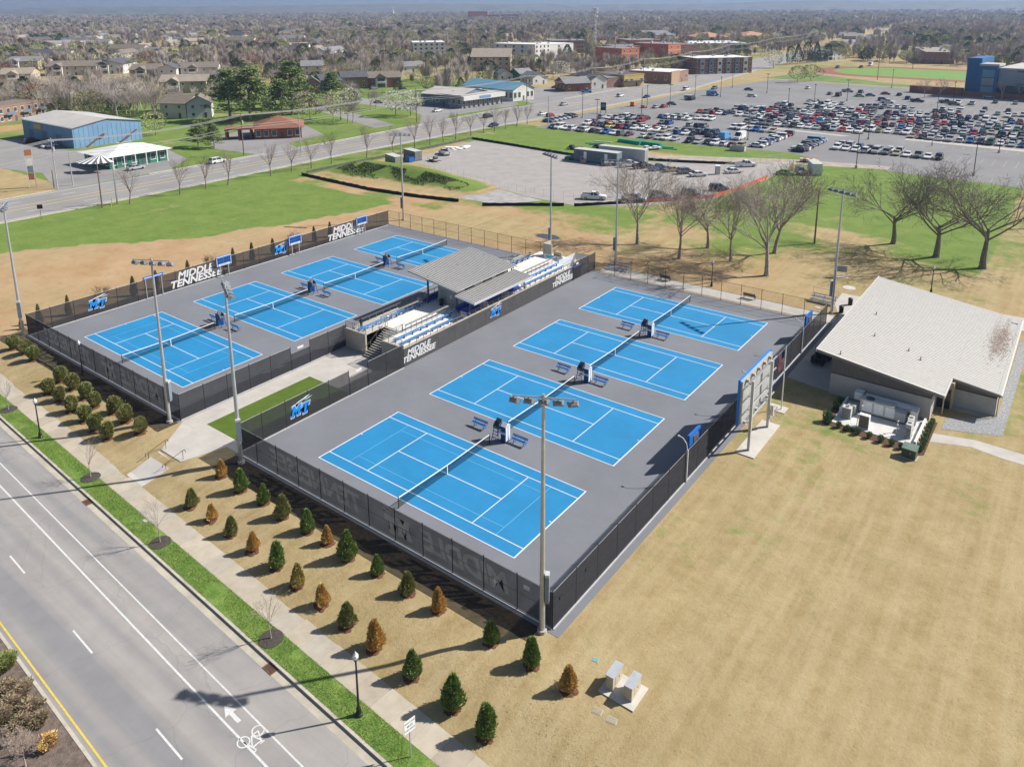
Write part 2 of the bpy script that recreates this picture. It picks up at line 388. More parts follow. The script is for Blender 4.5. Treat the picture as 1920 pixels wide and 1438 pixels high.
# short straw tufts over the resting lawn (near part)
tA = M('straw_blade', (.31, .24, .125), .95, var=.15, scale=.5); tB = M('straw_blade_dark', (.20, .14, .06), .95, var=.15, scale=.5); tC = M('straw_blade_pale', (.40, .325, .19), .95, var=.15, scale=.5)
def lp():
    if random.random() < .55:
        x = random.uniform(31.2, 66); y = random.uniform(-16, 42)
    else:
        x = random.uniform(-50, 40); y = random.uniform(-14.5, -4.6)
        if rs(x, y) < -13.05: return None
        if -17.5 < x < -4 and y > -12 and -17.5 < x + (y + 5) * .6 < -4: return None
        if x < 30 and y > -5: return None
    if 34.8 < x < 38.4 and -7.2 < y < -4: return None
    if 36 < x < 48 and 35 < y: return None
    return (x, y, H(x, y) - .004)
o = blades('lawn_straw', 90000, lp, [tA, tA, tC, tC], (.012, .03), .03, lean=2.2); tag(o, 'short straw-coloured tufts of the resting lawn around the courts', 'grass')
# dark dressing along the foot of the roadside fences
dress = M('dark_compost', (.062, .045, .03), .98, var=.35, scale=2.5, bump=1, bscale=16)
def ragged(x0, x1, yin, yout, n, seed):
    a = []; rnd = random.Random(seed)
    for k in range(n + 1):
        x = x0 + (x1 - x0) * k / n; a.append((x, yout(x) + rnd.uniform(-.12, .12)))
    return a
for nm, x0, x1, f in (('compost_bed', -54, -17.0, lambda x: -6.9), ('compost_bed', -6.8, 29.4, lambda x: -7.2 + .03 * (x + 6))):
    e = ragged(x0, x1, None, f, 60, 3); mb = MB()
    for (xa, ya), (xb, yb) in zip(e, e[1:]):
        mb.quad((xa, ya, H(xa, ya) + .008), (xb, yb, H(xb, yb) + .008), (xb, -4.45, .008), (xa, -4.45, .008))
    struct(mb.build(nm, dress))
def dp():
    x = random.choice((random.uniform(-54, -17), random.uniform(-6.8, 29.4))); y = random.uniform(-6.9, -4.5); return (x, y, H(x, y))
# median: mulch bed
strip('median_bed', -60, -27.96, -.47, M('median_mulch', (.15, .115, .095), .97, var=.4, scale=2.2, bump=1, bscale=22), -60, 60)
# ================================================================== FAR ROADS AND LOTS
far_asph = M('far_asphalt', (.235, .225, .22), .95, var=.1, scale=.08, detail=6)
lot_asph = M('lot_asphalt', (.19, .185, .185), .95, var=.14, scale=.06, detail=7)
gravel = M('gravel', (.30, .28, .265), .95, var=.1, scale=.3, bump=.4, bscale=12)
AX = [(-300, -112), (-60, -117), (16, -118), (49, -117), (108, -118.5), (169, -116.5), (210, -113), (260, -112), (330, -110), (457, -124), (620, -138), (900, -165), (1600, -240), (2600, -330)]; AX = [(y_, x_ - 1.4) for y_, x_ in AX]
BX = [(-300, -135), (-60, -139), (25, -139.5), (62, -139), (124, -138.5), (202, -143), (261, -142), (330, -143), (460, -152), (553, -162), (700, -170), (900, -185), (1600, -258), (2600, -345)]; BX = [(y_, x_ - 1.4) for y_, x_ in BX]
mb = MB(); ysr = sorted(set([y for y, _ in AX] + [y for y, _ in BX]))
for a, b in zip(ysr, ysr[1:]): mb.quad((lerp_tab(BX, a), a, .008), (lerp_tab(AX, a), a, .008), (lerp_tab(AX, b), b, .008), (lerp_tab(BX, b), b, .008))
struct(mb.build('road', far_asph))
def rline(name, off, mat, w=.14, dash=None, y0=-60, y1=700):
    mb = MB(); y = y0
    while y < y1:
        L = dash[0] if dash else 12; e = min(y + L, y1)
        f = lambda t: lerp_tab(AX, t) + (lerp_tab(BX, t) - lerp_tab(AX, t)) * off
        mb.quad((f(y) - w, y, .012), (f(y) + w, y, .012), (f(e) + w, e, .012), (f(e) - w, e, .012)); y = e + (dash[1] if dash else 0)
    return struct(mb.build(name, mat))
rline('edge_line', .06, linew); rline('lane_line', .27, linew, .1, (3, 9)); rline('centre_line', .43, liney, .12); rline('centre_line', .57, liney, .12); rline('lane_line', .76, linew, .1, (3, 9)); rline('edge_line', .94, linew)
def kerbline(name, f, w, mat, y0=-60, y1=460, skip=()):
    g_ = struct(put(name, None)); y = y0
    while y < y1:
        e = y + 12
        if not any(a < y + 6 < b for a, b in skip):
            MB().add([(f(y) - w, y + .03, .0), (f(y) + w, y + .03, .0), (f(e) + w, e - .03, .0), (f(e) - w, e - .03, .0), (f(y) - w, y + .03, .13), (f(y) + w, y + .03, .13), (f(e) + w, e - .03, .13), (f(e) - w, e - .03, .13)],
                     [(4, 5, 6, 7), (0, 1, 5, 4), (1, 2, 6, 5), (2, 3, 7, 6), (3, 0, 4, 7)]).build('kerb_stone', kc, g_)
        y = e
kerbline('far_kerb', lambda t: lerp_tab(AX, t) + .3, .35, kc, skip=((205, 218),)); kerbline('far_kerb', lambda t: lerp_tab(BX, t) - .3, .35, kc, skip=((40, 60), (96, 108), (168, 180), (232, 270)))
sheet('gravel_lot', [(-98.3, 114), (-104, 150.4), (-66, 147.4), (-44, 150.9), (-30, 157), (-14, 168), (-8, 172), (-7.5, 150), (-10.4, 119.8), (-20, 106.5), (-32, 97.8), (-45, 98.2), (-59, 101.9), (-80, 108.5)], .02, gravel)
sheet('gravel_apron', [(-57.5, 88.0), (-46, 88.7), (-40.5, 97.2), (-57.8, 100.6)], .016, M('apron_gravel', (.31, .30, .29), .95, var=.25, scale=.4, bump=.8, bscale=9))
sheet('haul_track', [(-62, 150.5), (-40, 157), (-8, 171), (14, 178), (14, 183), (-10, 178), (-42, 163), (-62, 156)], .024, M('haul_gravel', (.33, .285, .235), .95, var=.2, scale=.3))
LOT = [(-112.5, 211.5), (-104, 200.5), (-104, 184.3), (-29.5, 184.3), (-16, 188.3), (-8, 183.5), (-2, 178.2), (20, 175.5), (46, 173.8), (140, 172), (150, 385), (30, 391.7), (-30, 404), (-60, 409), (-95, 414), (-108, 330), (-107.5, 262), (-109, 232)]
sheet('car_park', LOT, .016, lot_asph)
sheet('car_park_walk', [(8, 231.2), (52, 227.2), (130, 221), (130, 224.8), (52, 231.5), (8, 235.0)], .022, conc)
sheet('car_park_walk', [(-44, 231.3), (-10, 226.8), (-8, 229.0), (-44, 234.2)], .022, conc)
for (u, v, a, b) in ((1508, 203, 9, 2.5), (1755, 217, 9, 2.4), (1610, 182, 8, 2.4), (1808, 199, 8, 2.4)):
    p = at(u, v); o = MB(); nn = 20
    o.poly([(p.x + a * .5 * cos(2 * pi * k / nn), p.y + b * cos(0) * sin(2 * pi * k / nn), .03) for k in range(nn)]); struct(o.build('grass_island', M('island_grass', (.11, .16, .035), .95, var=.3, scale=.5)))
bay = MB()
def bays(x0, x1, y0, y1):
    x = x0
    while x <= x1: bay.quad((x - .06, y0, .02), (x + .06, y0, .02), (x + .06, y1, .02), (x - .06, y1, .02)); x += 2.75
ROWS = [201 + 18 * k for k in range(11)]
for y in ROWS:
    if y < 222: bays(-96, -36, y - 2.6, y + 7.8)
    bays(-76 if y > 230 else 9999, 110, y - 2.6, y + 7.8) if y > 230 else None
bays(-98, -30, 185.0, 190.0); bays(-6, 60, 199.5, 209.5); bays(-1, 130, 176.6, 181.6); bays(9, 120, 222.2, 227)
struct(bay.build('bay_lines', M('worn_bay_paint', (.30, .30, .295), .8, var=.3, scale=.8)))
# side lots on the far side of the road
for nm, P_ in (('side_lot', [(-141, 37), (-141, 66), (-152, 78), (-176, 84), (-194, 64), (-232, 66), (-236, 40), (-190, 38), (-165, 44)]),
               ('side_lot', [(-140, 94), (-140, 108), (-150, 112), (-154, 130), (-176, 140), (-186, 120), (-176, 100), (-160, 92)]),
               ('side_lot', [(-143.5, 166), (-143.5, 182), (-150, 190), (-147, 235), (-160, 245), (-190, 215), (-225, 212), (-225, 196), (-180, 196), (-160, 185)]),
               ('side_lot', [(-143, 240), (-143, 330), (-165, 330), (-180, 300), (-190, 262), (-160, 250)]),
               ('cross_street', [(-140, 380), (-140, 398), (-260, 420), (-420, 470), (-420, 455), (-260, 404)])):
    sheet(nm, P_, .012, far_asph)
sheet('side_street', [(-150, 150), (-200, 168), (-330, 215), (-330, 224), (-200, 178), (-150, 160)], .012, far_asph)
# ================================================================== COURTS
CL, CW, PITCH, LX = 23.77, 10.97, 15.83, -47.6
courtg = M('court_grey', (.164, .170, .190), .85, var=.10, scale=.12, detail=8, bump=.05, bscale=40)
courtb = M('court_blue', (.014, .19, .395), .82, var=.10, scale=.22, detail=8, bump=.05, bscale=40)
courtl = M('court_line_white', (.60, .61, .62), .8, var=.05, scale=4)
faint = M('faint_training_line', (.11, .36, .58), .8, var=.05, scale=4)
XR0, XR1, YN, YF = -6.9, 30.2, -4.15, 62.7
XL0, XL1 = -54.2, -17.2
struct(MB().box(XR0 - .1, XR1 + .75, YN - .4, YF + .5, -.55, .02).build('court_pavement', courtg))
struct(MB().box(XL0 - .5, XL1 + .2, YN - .4, YF + .5, -.55, .02).build('court_pavement', courtg))
def scuffed(m, k):
    nt = m.node_tree; n = nt.nodes; l = nt.links; b = n['Principled BSDF']; src = b.inputs['Base Color'].links[0].from_socket; P = n.new('ShaderNodeNewGeometry').outputs['Position']
    mp = n.new('ShaderNodeMapping'); mp.inputs['Scale'].default_value = (.5, 1.6, 1); l.new(P, mp.inputs[0])
    t = n.new('ShaderNodeTexNoise'); t.inputs['Scale'].default_value = .9; t.inputs['Detail'].default_value = 9; t.inputs['Roughness'].default_value = .8; l.new(mp.outputs[0], t.inputs['Vector'])
    r = n.new('ShaderNodeMapRange'); r.inputs[1].default_value = .56; r.inputs[2].default_value = .74; r.inputs[4].default_value = k; l.new(t.outputs[0], r.inputs[0])
    x = n.new('ShaderNodeMix'); x.data_type = 'RGBA'; l.new(r.outputs[0], x.inputs[0]); l.new(src, x.inputs[6]); x.inputs[7].default_value = (.30, .31, .33, 1); l.new(x.outputs[2], b.inputs['Base Color'])
scuffed(courtg, .22); scuffed(courtb, .12)
def strip_mesh(name, L, w, mat): return MB().box(-L / 2, L / 2, -w / 2, w / 2, 0, .0035).mesh(name, mat)
_sm = {}
def ln(par, x0, y0, x1, y1, w, mat=None, z=.0245, name='line'):
    L = math.hypot(x1 - x0, y1 - y0); k = (round(L, 2), w, (mat or courtl).name)
    if k not in _sm: _sm[k] = strip_mesh(name, L, w, mat or courtl)
    o = put(name, _sm[k], par, ((x0 + x1) / 2, (y0 + y1) / 2, z)); o.rotation_euler = (0, 0, math.atan2(y1 - y0, x1 - x0)); return o
surf = MB().box(0, CL, 0, CW, 0, .004).mesh('playing_surface', courtb)
netm = bpy.data.materials.new('net_mesh'); netm.use_nodes = True
def seethrough(m, col, op, rough=.9, weave=None):
    nt = m.node_tree; n = nt.nodes; l = nt.links; n.clear(); o = n.new('ShaderNodeOutputMaterial'); t = n.new('ShaderNodeBsdfTransparent'); d = n.new('ShaderNodeBsdfDiffuse'); d.inputs[0].default_value = tuple(col) + (1,)
    x = n.new('ShaderNodeMixShader'); l.new(t.outputs[0], x.inputs[1]); l.new(d.outputs[0], x.inputs[2]); l.new(x.outputs[0], o.inputs[0])
    if weave:
        nz = n.new('ShaderNodeTexNoise'); nz.inputs['Scale'].default_value = weave; nz.inputs['Detail'].default_value = 4; l.new(n.new('ShaderNodeNewGeometry').outputs['Position'], nz.inputs['Vector'])
        r = n.new('ShaderNodeMapRange'); r.inputs[1].default_value = .3; r.inputs[2].default_value = .7; r.inputs[3].default_value = op - .03; r.inputs[4].default_value = op + .03; l.new(nz.outputs[0], r.inputs[0]); l.new(r.outputs[0], x.inputs[0])
    else: x.inputs[0].default_value = op
    return m
seethrough(netm, (.02, .025, .03), .42)
def see_mat(name, col, op, weave=None):
    m = bpy.data.materials.new(name); m.use_nodes = True; return seethrough(m, col, op, weave=weave)
screenm = see_mat('windscreen_fabric', (.040, .040, .044), .83, .9)
chainm = see_mat('chain_link', (.05, .04, .035), .13, 2.0)
NETM = {}
def net_parts():
    y0, y1 = -.914, CW + .914; ym = CW / 2
    p = MB().tube((0, 0, 0), (0, 0, 1.07), .045, n=8).tube((0, 0, 1.07), (0, 0, 1.10), .055, n=8).mesh('net_post', M('net_post_green', (.02, .03, .03), .5, var=.1, scale=3))
    pts = [y0 + (y1 - y0) * k / 16 for k in range(17)]; hz = lambda y: .93 + .13 * (abs(y - ym) / (ym + .914)) ** 1.3
    m = MB(); b = MB()
    for a, c in zip(pts, pts[1:]):
        m.quad((0, a, .04), (0, c, .04), (0, c, hz(c) - .06), (0, a, hz(a) - .06)); b.add([(-.02, a, hz(a) - .07), (.02, a, hz(a) - .07), (.02, a, hz(a)), (-.02, a, hz(a)), (-.02, c, hz(c) - .07), (.02, c, hz(c) - .07), (.02, c, hz(c)), (-.02, c, hz(c))], [(0, 1, 5, 4), (1, 2, 6, 5), (2, 3, 7, 6), (3, 0, 4, 7), (0, 3, 2, 1), (4, 5, 6, 7)])
    return p, m.mesh('netting', netm), b.mesh('headband', white), MB().box(-.03, .03, ym - .035, ym + .035, .004, .92).mesh('centre_strap', white)
NP = net_parts()
def net(x, y, label):
    t = thing('tennis_net', label, 'net', (x, y, .024)); put('netting', NP[1], t); put('headband', NP[2], t); put('centre_strap', NP[3], t)
    put('net_post', NP[0], t, (0, -.914, 0)); put('net_post', NP[0], t, (0, CW + .914, 0))
ORD = ['by the roadside fence', 'second from the roadside fence', 'third from the roadside fence', 'by the open chain-link fence']
for bank, x0 in (('clubhouse side', 0.0), ('field side', LX)):
    for i in range(4):
        y = PITCH * i
        t = thing('tennis_court', 'blue tennis court on the %s of the stand, %s' % (bank, ORD[i]), 'tennis court', (x0, y, .0))
        put('playing_surface', surf, t, (0, 0, .0205)); w = .085
        ln(t, 0, .06, CL, .06, w); ln(t, 0, CW - .06, CL, CW - .06, w); ln(t, .07, .1, .07, CW - .1, .12); ln(t, CL - .07, .1, CL - .07, CW - .1, .12)
        ln(t, .13, 1.37, CL - .13, 1.37, w); ln(t, .13, CW - 1.37, CL - .13, CW - 1.37, w)
        for sx in (5.485, CL - 5.485): ln(t, sx, 1.42, sx, CW - 1.42, w)
        ln(t, 5.53, CW / 2, CL - 5.53, CW / 2, w)
        for sx in (.28, CL - .28): ln(t, sx - .1, CW / 2, sx + .1, CW / 2, w)
        if i == 0:
            for yy in (2.55, CW - 2.55): ln(t, 3.0, yy, CL - 3.0, yy, .05, faint, .0243, 'training_line')
            for sx in (2.95, CL - 2.95): ln(t, sx, 1.42, sx, CW - 1.42, .05, faint, .0243, 'training_line')
        net(x0 + CL / 2, y, 'white-banded black net of the blue court on the %s, %s' % (bank, ORD[i]))
# benches, umpire chairs and score towers in the gaps
blegm = M('bench_leg', (.20, .19, .18), .6, .4, var=.1, scale=4)
slat = MB().box(-.95, .95, -.055, .055, -.02, .02).mesh('slat', blue2)
def bench(x, y, rz, label):
    t = thing('court_bench', label, 'bench', (x, y, .02), rz, 'blue benches between the courts')
    for yy in (-.17, -.04, .09): put('slat', slat, t, (0, yy, .46))
    for zz, yy in ((.66, .22), (.80, .26)): put('slat', slat, t, (0, yy, zz)).rotation_euler = (RAD(75), 0, 0)
    for sx in (-.6, .6):
        MB().beam((sx, -.2, .01), (sx, .0, .44), .05, .05).beam((sx, .26, .01), (sx, .05, .44), .05, .05).beam((sx, .1, .43), (sx, .27, .86), .04, .04).box(sx - .03, sx + .03, -.22, .2, .405, .44).build('leg', blegm, t)
def chair(x, y, rz, label):
    t = thing('umpire_chair', label, 'umpire chair', (x, y, .02), rz, 'umpire chairs between the courts')
    bl = M('chair_frame_blue', (.008, .06, .36), .45, var=.1, scale=4)
    for sx in (-1, 1):
        for sy in (-1, 1): MB().beam((sx * .42, sy * .5, .0), (sx * .26, sy * .24, 1.35), .055, .055).build('leg', bl, t)
    for z_, k in ((.4, .92), (.75, .85), (1.1, .78)): MB().beam((-.42 * k, -.5 * k, z_), (.42 * k, -.5 * k, z_), .05, .04).build('rung', bl, t)
    MB().beam((-.36, .42, .55), (.36, .42, .55), .04, .04).build('brace', bl, t)
    gy = M('chair_cover', (.115, .13, .16), .8, var=.15, scale=3)
    MB().prism([(-.36, -.32), (.36, -.32), (.36, .36), (-.36, .36)], 1.33, 1.52).build('seat', gy, t)
    MB().add([(-.38, .16, 1.52), (.38, .16, 1.52), (.38, .4, 1.5), (-.38, .4, 1.5), (-.30, .26, 2.25), (.30, .26, 2.25), (.30, .38, 2.25), (-.30, .38, 2.25)], [(0, 1, 5, 4), (1, 2, 6, 5), (2, 3, 7, 6), (3, 0, 4, 7), (4, 5, 6, 7)]).build('backrest', gy, t)
    for sx in (-1, 1): MB().add([(sx * .30, -.3, 1.52), (sx * .38, -.3, 1.52), (sx * .38, .2, 1.52), (sx * .30, .2, 1.52), (sx * .30, -.22, 1.78), (sx * .37, -.22, 1.78), (sx * .37, .2, 2.0), (sx * .30, .2, 2.0)], [(0, 1, 5, 4), (1, 2, 6, 5), (2, 3, 7, 6), (3, 0, 4, 7), (4, 5, 6, 7)]).build('armrest', gy, t)
def tower(x, y, rz, label):
    t = thing('score_tower', label, 'score tower', (x, y, .02), rz, 'score towers beside the umpire chairs')
    nb = M('tower_blue', (.012, .075, .17), .5, var=.1, scale=2); w_ = M('tower_white', (.62, .66, .70), .5, var=.06, scale=2)
    MB().prism([(-.30, -.42), (.30, -.42), (.30, .42), (-.30, .42)], 0, 1.75).build('body', nb, t)
    MB().add([(-.31, -.44, 1.75), (.31, -.44, 1.75), (.31, .44, 1.75), (-.31, .44, 1.75), (-.31, 0, 2.08), (.31, 0, 2.08)], [(0, 1, 5, 4), (2, 3, 4, 5), (1, 2, 5), (3, 0, 4), (3, 2, 1, 0)]).build('cap', w_, t)
    MB().box(.302, .312, -.36, .36, .15, 1.70).build('face_panel', w_, t); MB().box(.314, .322, -.03, .03, .15, 1.70).build('stripe', blue, t)
    for k in range(3): MB().box(-.26 + .2 * k, -.12 + .2 * k, -.432, -.424, .9, 1.15).build('number_card', white, t)
for bank, x0, cname in ((0, 0.0, 'clubhouse side'), (1, LX, 'field side')):
    for i in range(3):
        y = PITCH * i + CW + 2.4; xc = x0 + CL / 2; w_ = ['nearest the road', 'in the middle gap', 'nearest the chain-link fence'][i]
        s = 1 if not bank else -1
        bench(xc - 2.75, y + .3, 0 if not bank else pi, 'blue bench, %s, %s, on the %s end' % (cname, w_, 'stand' if not bank else 'field'))
        bench(xc + 2.45, y + .15, 0 if not bank else pi, 'blue bench, %s, %s, on the %s end' % (cname, w_, 'clubhouse' if not bank else 'stand'))
        chair(xc + s * .15, y - .35, RAD(90) if bank else RAD(0), 'blue umpire chair with grey cover on the %s, %s' % (cname, w_))
        tower(xc + s * .95, y - .1, 0 if not bank else pi, 'dark blue score tower with white peaked cap on the %s, %s' % (cname, w_))
# ================================================================== FENCES
postb = M('fence_post_black', (.016, .016, .018), .5, .2, var=.1, scale=4); railw = M('fence_rail', (.30, .29, .28), .5, .4, var=.1, scale=3)
rust = M('fence_post_bronze', (.06, .038, .028), .6, .3, var=.15, scale=3)
kerbw = M('fence_kerb', (.40, .40, .41), .8, var=.1, scale=1)
FH = 3.05
_pm = {}
def fence(name, label, p, q, n, screen=True, h=FH, skip=(), midrail=True, post=None, kerb_=True, cat='fence', zb=.02):
    p = Vector((p[0], p[1], 0)); q = Vector((q[0], q[1], 0)); L = (q - p).length; rz = math.atan2(q.y - p.y, q.x - p.x)
    t = thing(name, label, cat, (p.x, p.y, zb), rz); d = L / n
    post = post or (postb if screen else rust)
    kx = (round(d, 3), screen, h, post.name)
    if kx not in _pm:
        _pm[kx] = (MB().tube((0, 0, -.02), (0, 0, h + .05), .04, n=6).mesh('post', post), MB().tube((.04, 0, h - .02), (d - .04, 0, h - .02), .024, n=5).mesh('rail', railw if screen else post),
                   MB().tube((.04, 0, h * .5), (d - .04, 0, h * .5), .022, n=5).mesh('rail', railw if screen else post), MB().tube((.04, 0, .06), (d - .04, 0, .06), .022, n=5).mesh('rail', railw if screen else post),
                   MB().quad((.03, .0, .10), (d - .03, .0, .10), (d - .03, .0, h - .05), (.03, .0, h - .05)).mesh('windscreen_panel' if screen else 'mesh_panel', screenm if screen else chainm))
    for k in range(n + 1):
        put('post', _pm[kx][0], t, (d * k, 0, 0))
        if k < n and k not in skip:
            put('rail', _pm[kx][1], t, (d * k, 0, 0)); put('rail', _pm[kx][3], t, (d * k, 0, 0))
            if midrail: put('rail', _pm[kx][2], t, (d * k, 0, 0))
            put('windscreen_panel' if screen else 'mesh_panel', _pm[kx][4], t, (d * k, -.03, 0))
    if kerb_: MB().box(0, L, -.12, .12, -.015, .05).build('kerb', kerbw, t)
    return t
def translucent(m, k, c=(.75, .76, .78)):
    nt = m.node_tree; n = nt.nodes; l = nt.links; b = n['Principled BSDF']; o = n['Material Output']; t = n.new('ShaderNodeBsdfTranslucent'); t.inputs[0].default_value = c + (1,); x = n.new('ShaderNodeMixShader'); x.inputs[0].default_value = k; l.new(b.outputs[0], x.inputs[1]); l.new(t.outputs[0], x.inputs[2]); l.new(x.outputs[0], o.inputs[0]); return m
lettw = M('banner_white', (.56, .57, .58), .8, var=.05, scale=2); lettb = M('banner_blue', (.0, .20, .62), .7, var=.04, scale=2); lettg = M('banner_wing_grey', (.55, .60, .66), .8, var=.1, scale=2)
def banner_text(body, size, org, rt, par=None, shear=.22, sx=1.12, mat=None, bold=.034, name='lettering', up=(0, 0, 1)):
    me = text_mesh(body, size, mat or lettw, bold, shear, 0, sx, 1.0, line=.78)
    o = put(name, me, par); o.matrix_basis = wall_mat(org, rt, up)
    if par is not None: o.matrix_parent_inverse = inv(par)
    return o
def inv(par): return (Matrix.Translation(par.location) @ Matrix.Rotation(par.rotation_euler.z, 4, 'Z')).inverted()
# slab letters of the emblem, drawn as polygons on a unit grid, slanted
MPOLY = [(0, 0), (.36, 0), (.36, .16), (.30, .16), (.30, .55), (.50, .26), (.70, .55), (.70, .16), (.64, .16), (.64, 0), (1.0, 0), (1.0, .16), (.94, .16), (.94, .84), (1.0, .84), (1.0, 1.0), (.72, 1.0), (.50, .66), (.28, 1.0), (0, 1.0), (0, .84), (.06, .84), (.06, .16), (0, .16)]
TPOLY = [(.28, 0), (.72, 0), (.72, .16), (.62, .16), (.62, .80), (.74, .80), (.74, .64), (.92, .64), (.92, 1.0), (.08, 1.0), (.08, .64), (.26, .64), (.26, .80), (.38, .80), (.38, .16), (.28, .16)]
def emblem(org, rt, size, par, wm=None, bm=None):
    def lay(poly, dx, dy, k, lift, mat, name):
        cx = sum(p[0] for p in poly) / len(poly); cy = .5
        pts = []
        for x, y in poly:
            x2 = x * .95 + dx; y2 = y + dy; pts.append(((x2 + .22 * y2) * size, y2 * size, lift))
        if k:
            out = []; nn = len(pts)
            for i in range(nn):
                a, b, c = Vector(pts[i - 1][:2]), Vector(pts[i][:2]), Vector(pts[(i + 1) % nn][:2])
                d1 = (b - a).normalized(); d2 = (c - b).normalized(); nrm = Vector((d1.y, -d1.x)) + Vector((d2.y, -d2.x))
                nrm = nrm / max(.55, nrm.length_squared / 2); out.append((b.x + nrm.x * k, b.y + nrm.y * k, lift))
            pts = out
        bmm = bmesh.new(); vs_ = [bmm.verts.new(p) for p in pts]; bmm.faces.new(vs_); bmesh.ops.triangulate(bmm, faces=bmm.faces[:]); me = bpy.data.meshes.new(name); bmm.to_mesh(me); bmm.free(); me.materials.append(mat)
        o = put(name, me, par); o.matrix_parent_inverse = inv(par); o.matrix_basis = wall_mat(org, rt)
    lay(MPOLY, -1.02, -.5, .045 * size, 0, wm or lettw, 'letter_outline'); lay(TPOLY, -.05, -.62, .045 * size, .001, wm or lettw, 'letter_outline')
    if not wm: lay(MPOLY, -1.02, -.5, 0, .006, bm or lettb, 'letter'); lay(TPOLY, -.05, -.62, 0, .007, bm or lettb, 'letter')
    # pale streaming flourish above the letters
    for k, (a, b, y, h) in enumerate(((-1.25, -.35, .52, .10), (-.75, .25, .62, .14), (-.25, .75, .66, .20), (.15, 1.05, .58, .11))):
        pts = [(a, y), (a + (b - a) * .5, y + h * .35), (b, y + h * 1.3), (a + (b - a) * .62, y + h * 1.25), (a + (b - a) * .25, y + h * .75)]
        lay([(x / .95, yy) for x, yy in pts], 0, 0, 0, .009 + .001 * k, wm or lettg, 'flourish')
lett_t = translucent(M('banner_white_mesh', (.55, .56, .57), .8, var=.05, scale=2), .35)
lett_tb = translucent(M('banner_blue_mesh', (.0, .20, .62), .7, var=.04, scale=2), .7, (.45, .60, .78))
# ---- clubhouse side bank
fA = fence('windscreen_fence', 'black windscreen fence along the roadside end of the clubhouse-side courts', (XR0, YN), (XR1, YN), 12)
fB = fence('windscreen_fence', 'long black windscreen fence between the courts and the clubhouse lawn', (XR1, YN), (XR1, YF), 22)
fC = fence('windscreen_fence', 'see-through black windscreen fence between the courts and the putting turf', (XR0, YN), (XR0, 18.9), 8, skip=(5,), midrail=False)
fD = fence('chain_link_fence', 'bronze open chain-link fence at the tree end of the clubhouse-side courts', (XR0 + 4.2, YF), (XR1, YF), 11, False)
# ---- field side bank
fE = fence('windscreen_fence', 'black windscreen fence along the roadside end of the field-side courts', (XL0, YN), (XL1, YN), 12)
fF = fence('windscreen_fence', 'long brownish windscreen fence with team lettering along the green field', (XL0, YN), (XL0, YF), 22, midrail=False)
fG = fence('windscreen_fence', 'black windscreen fence between the field-side courts and the walkway', (XL1, YN), (XL1, 18.9), 8, skip=(5,))
fH = fence('chain_link_fence', 'bronze open chain-link fence at the field end of the field-side courts', (XL0, YF), (XL1, YF), 12, False)
def gate(t, d, k, label):
    x = d * k
    MB().box(x + .05, x + d - .05, -.05, .05, 2.2, 2.26).build('transom', railw, t)
    MB().box(x + d * .35, x + d * .65, -.06, -.04, 2.45, 2.75).build('gate_sign', lettw, t)
    MB().tube((x + .1, 0, .05), (x + .1, 0, 2.15), .03, n=5).tube((x + d - .1, 0, .05), (x + d - .1, 0, 2.15), .03, n=5).tube((x + .1, 0, .1), (x + d - .1, 0, .1), .025, n=5).tube((x + .1, 0, 1.1), (x + d - .1, 0, 1.1), .025, n=5).build('gate_frame', postb, t)
    MB().quad((x + .1, -.02, .12), (x + d - .1, -.02, .12), (x + d - .1, -.02, 2.15), (x + .1, -.02, 2.15)).build('gate_panel', screenm, t)
gate(fC, 23.05 / 8, 5, ''); gate(fG, 23.05 / 8, 5, '')
for t, pts in ((fA, ((XR1 - 2.2, YN - .08, 2.35),)), ):
    for (x, y, z) in pts:
        o = MB().box(-.25, .25, -.01, .01, -.15, .15).build('notice_plate', lettw, t); o.matrix_parent_inverse = inv(t); o.location = (x, y, z)
for t, p in ((fB, (XR1 + .08, YN + 1.0)), (fB, (XR1 + .08, YN + 4.5))):
    o = MB().box(-.01, .01, -.22, .22, -.12, .12).build('notice_plate', M('plate_dark', (.02, .02, .02), .6), t); o.matrix_parent_inverse = inv(t); o.location = (p[0], p[1], 2.1)
# inside lettering of the roadside fences (seen reversed from the road)
for t, xa in ((fA, XR1), (fE, XL1)):
    banner_text('MIDDLE', 2.3, (xa - 8.0, YN + .02, 1.55), (-1, 0, 0), t, sx=1.05, mat=lett_t); banner_text('TENNESSEE', 2.3, (xa - 25.5, YN + .02, 1.55), (-1, 0, 0), t, sx=1.05, mat=lett_t)
    emblem((xa - 15.3, YN + .02, 1.5), (-1, 0, 0), 1.5, t, lett_t, lett_t)
MT = 'MIDDLE\nTENNESSEE'
emblem((XR0 + .06, 3.6, 1.45), (0, 1, 0), 1.25, fC)
for y in (5.3, 37.0): emblem((XL0 + .06, y, 1.6), (0, 1, 0), 1.3, fF)
for y in (20.5, 51.5): banner_text(MT, 1.55, (XL0 + .06, y, 1.5), (0, 1, 0), fF)
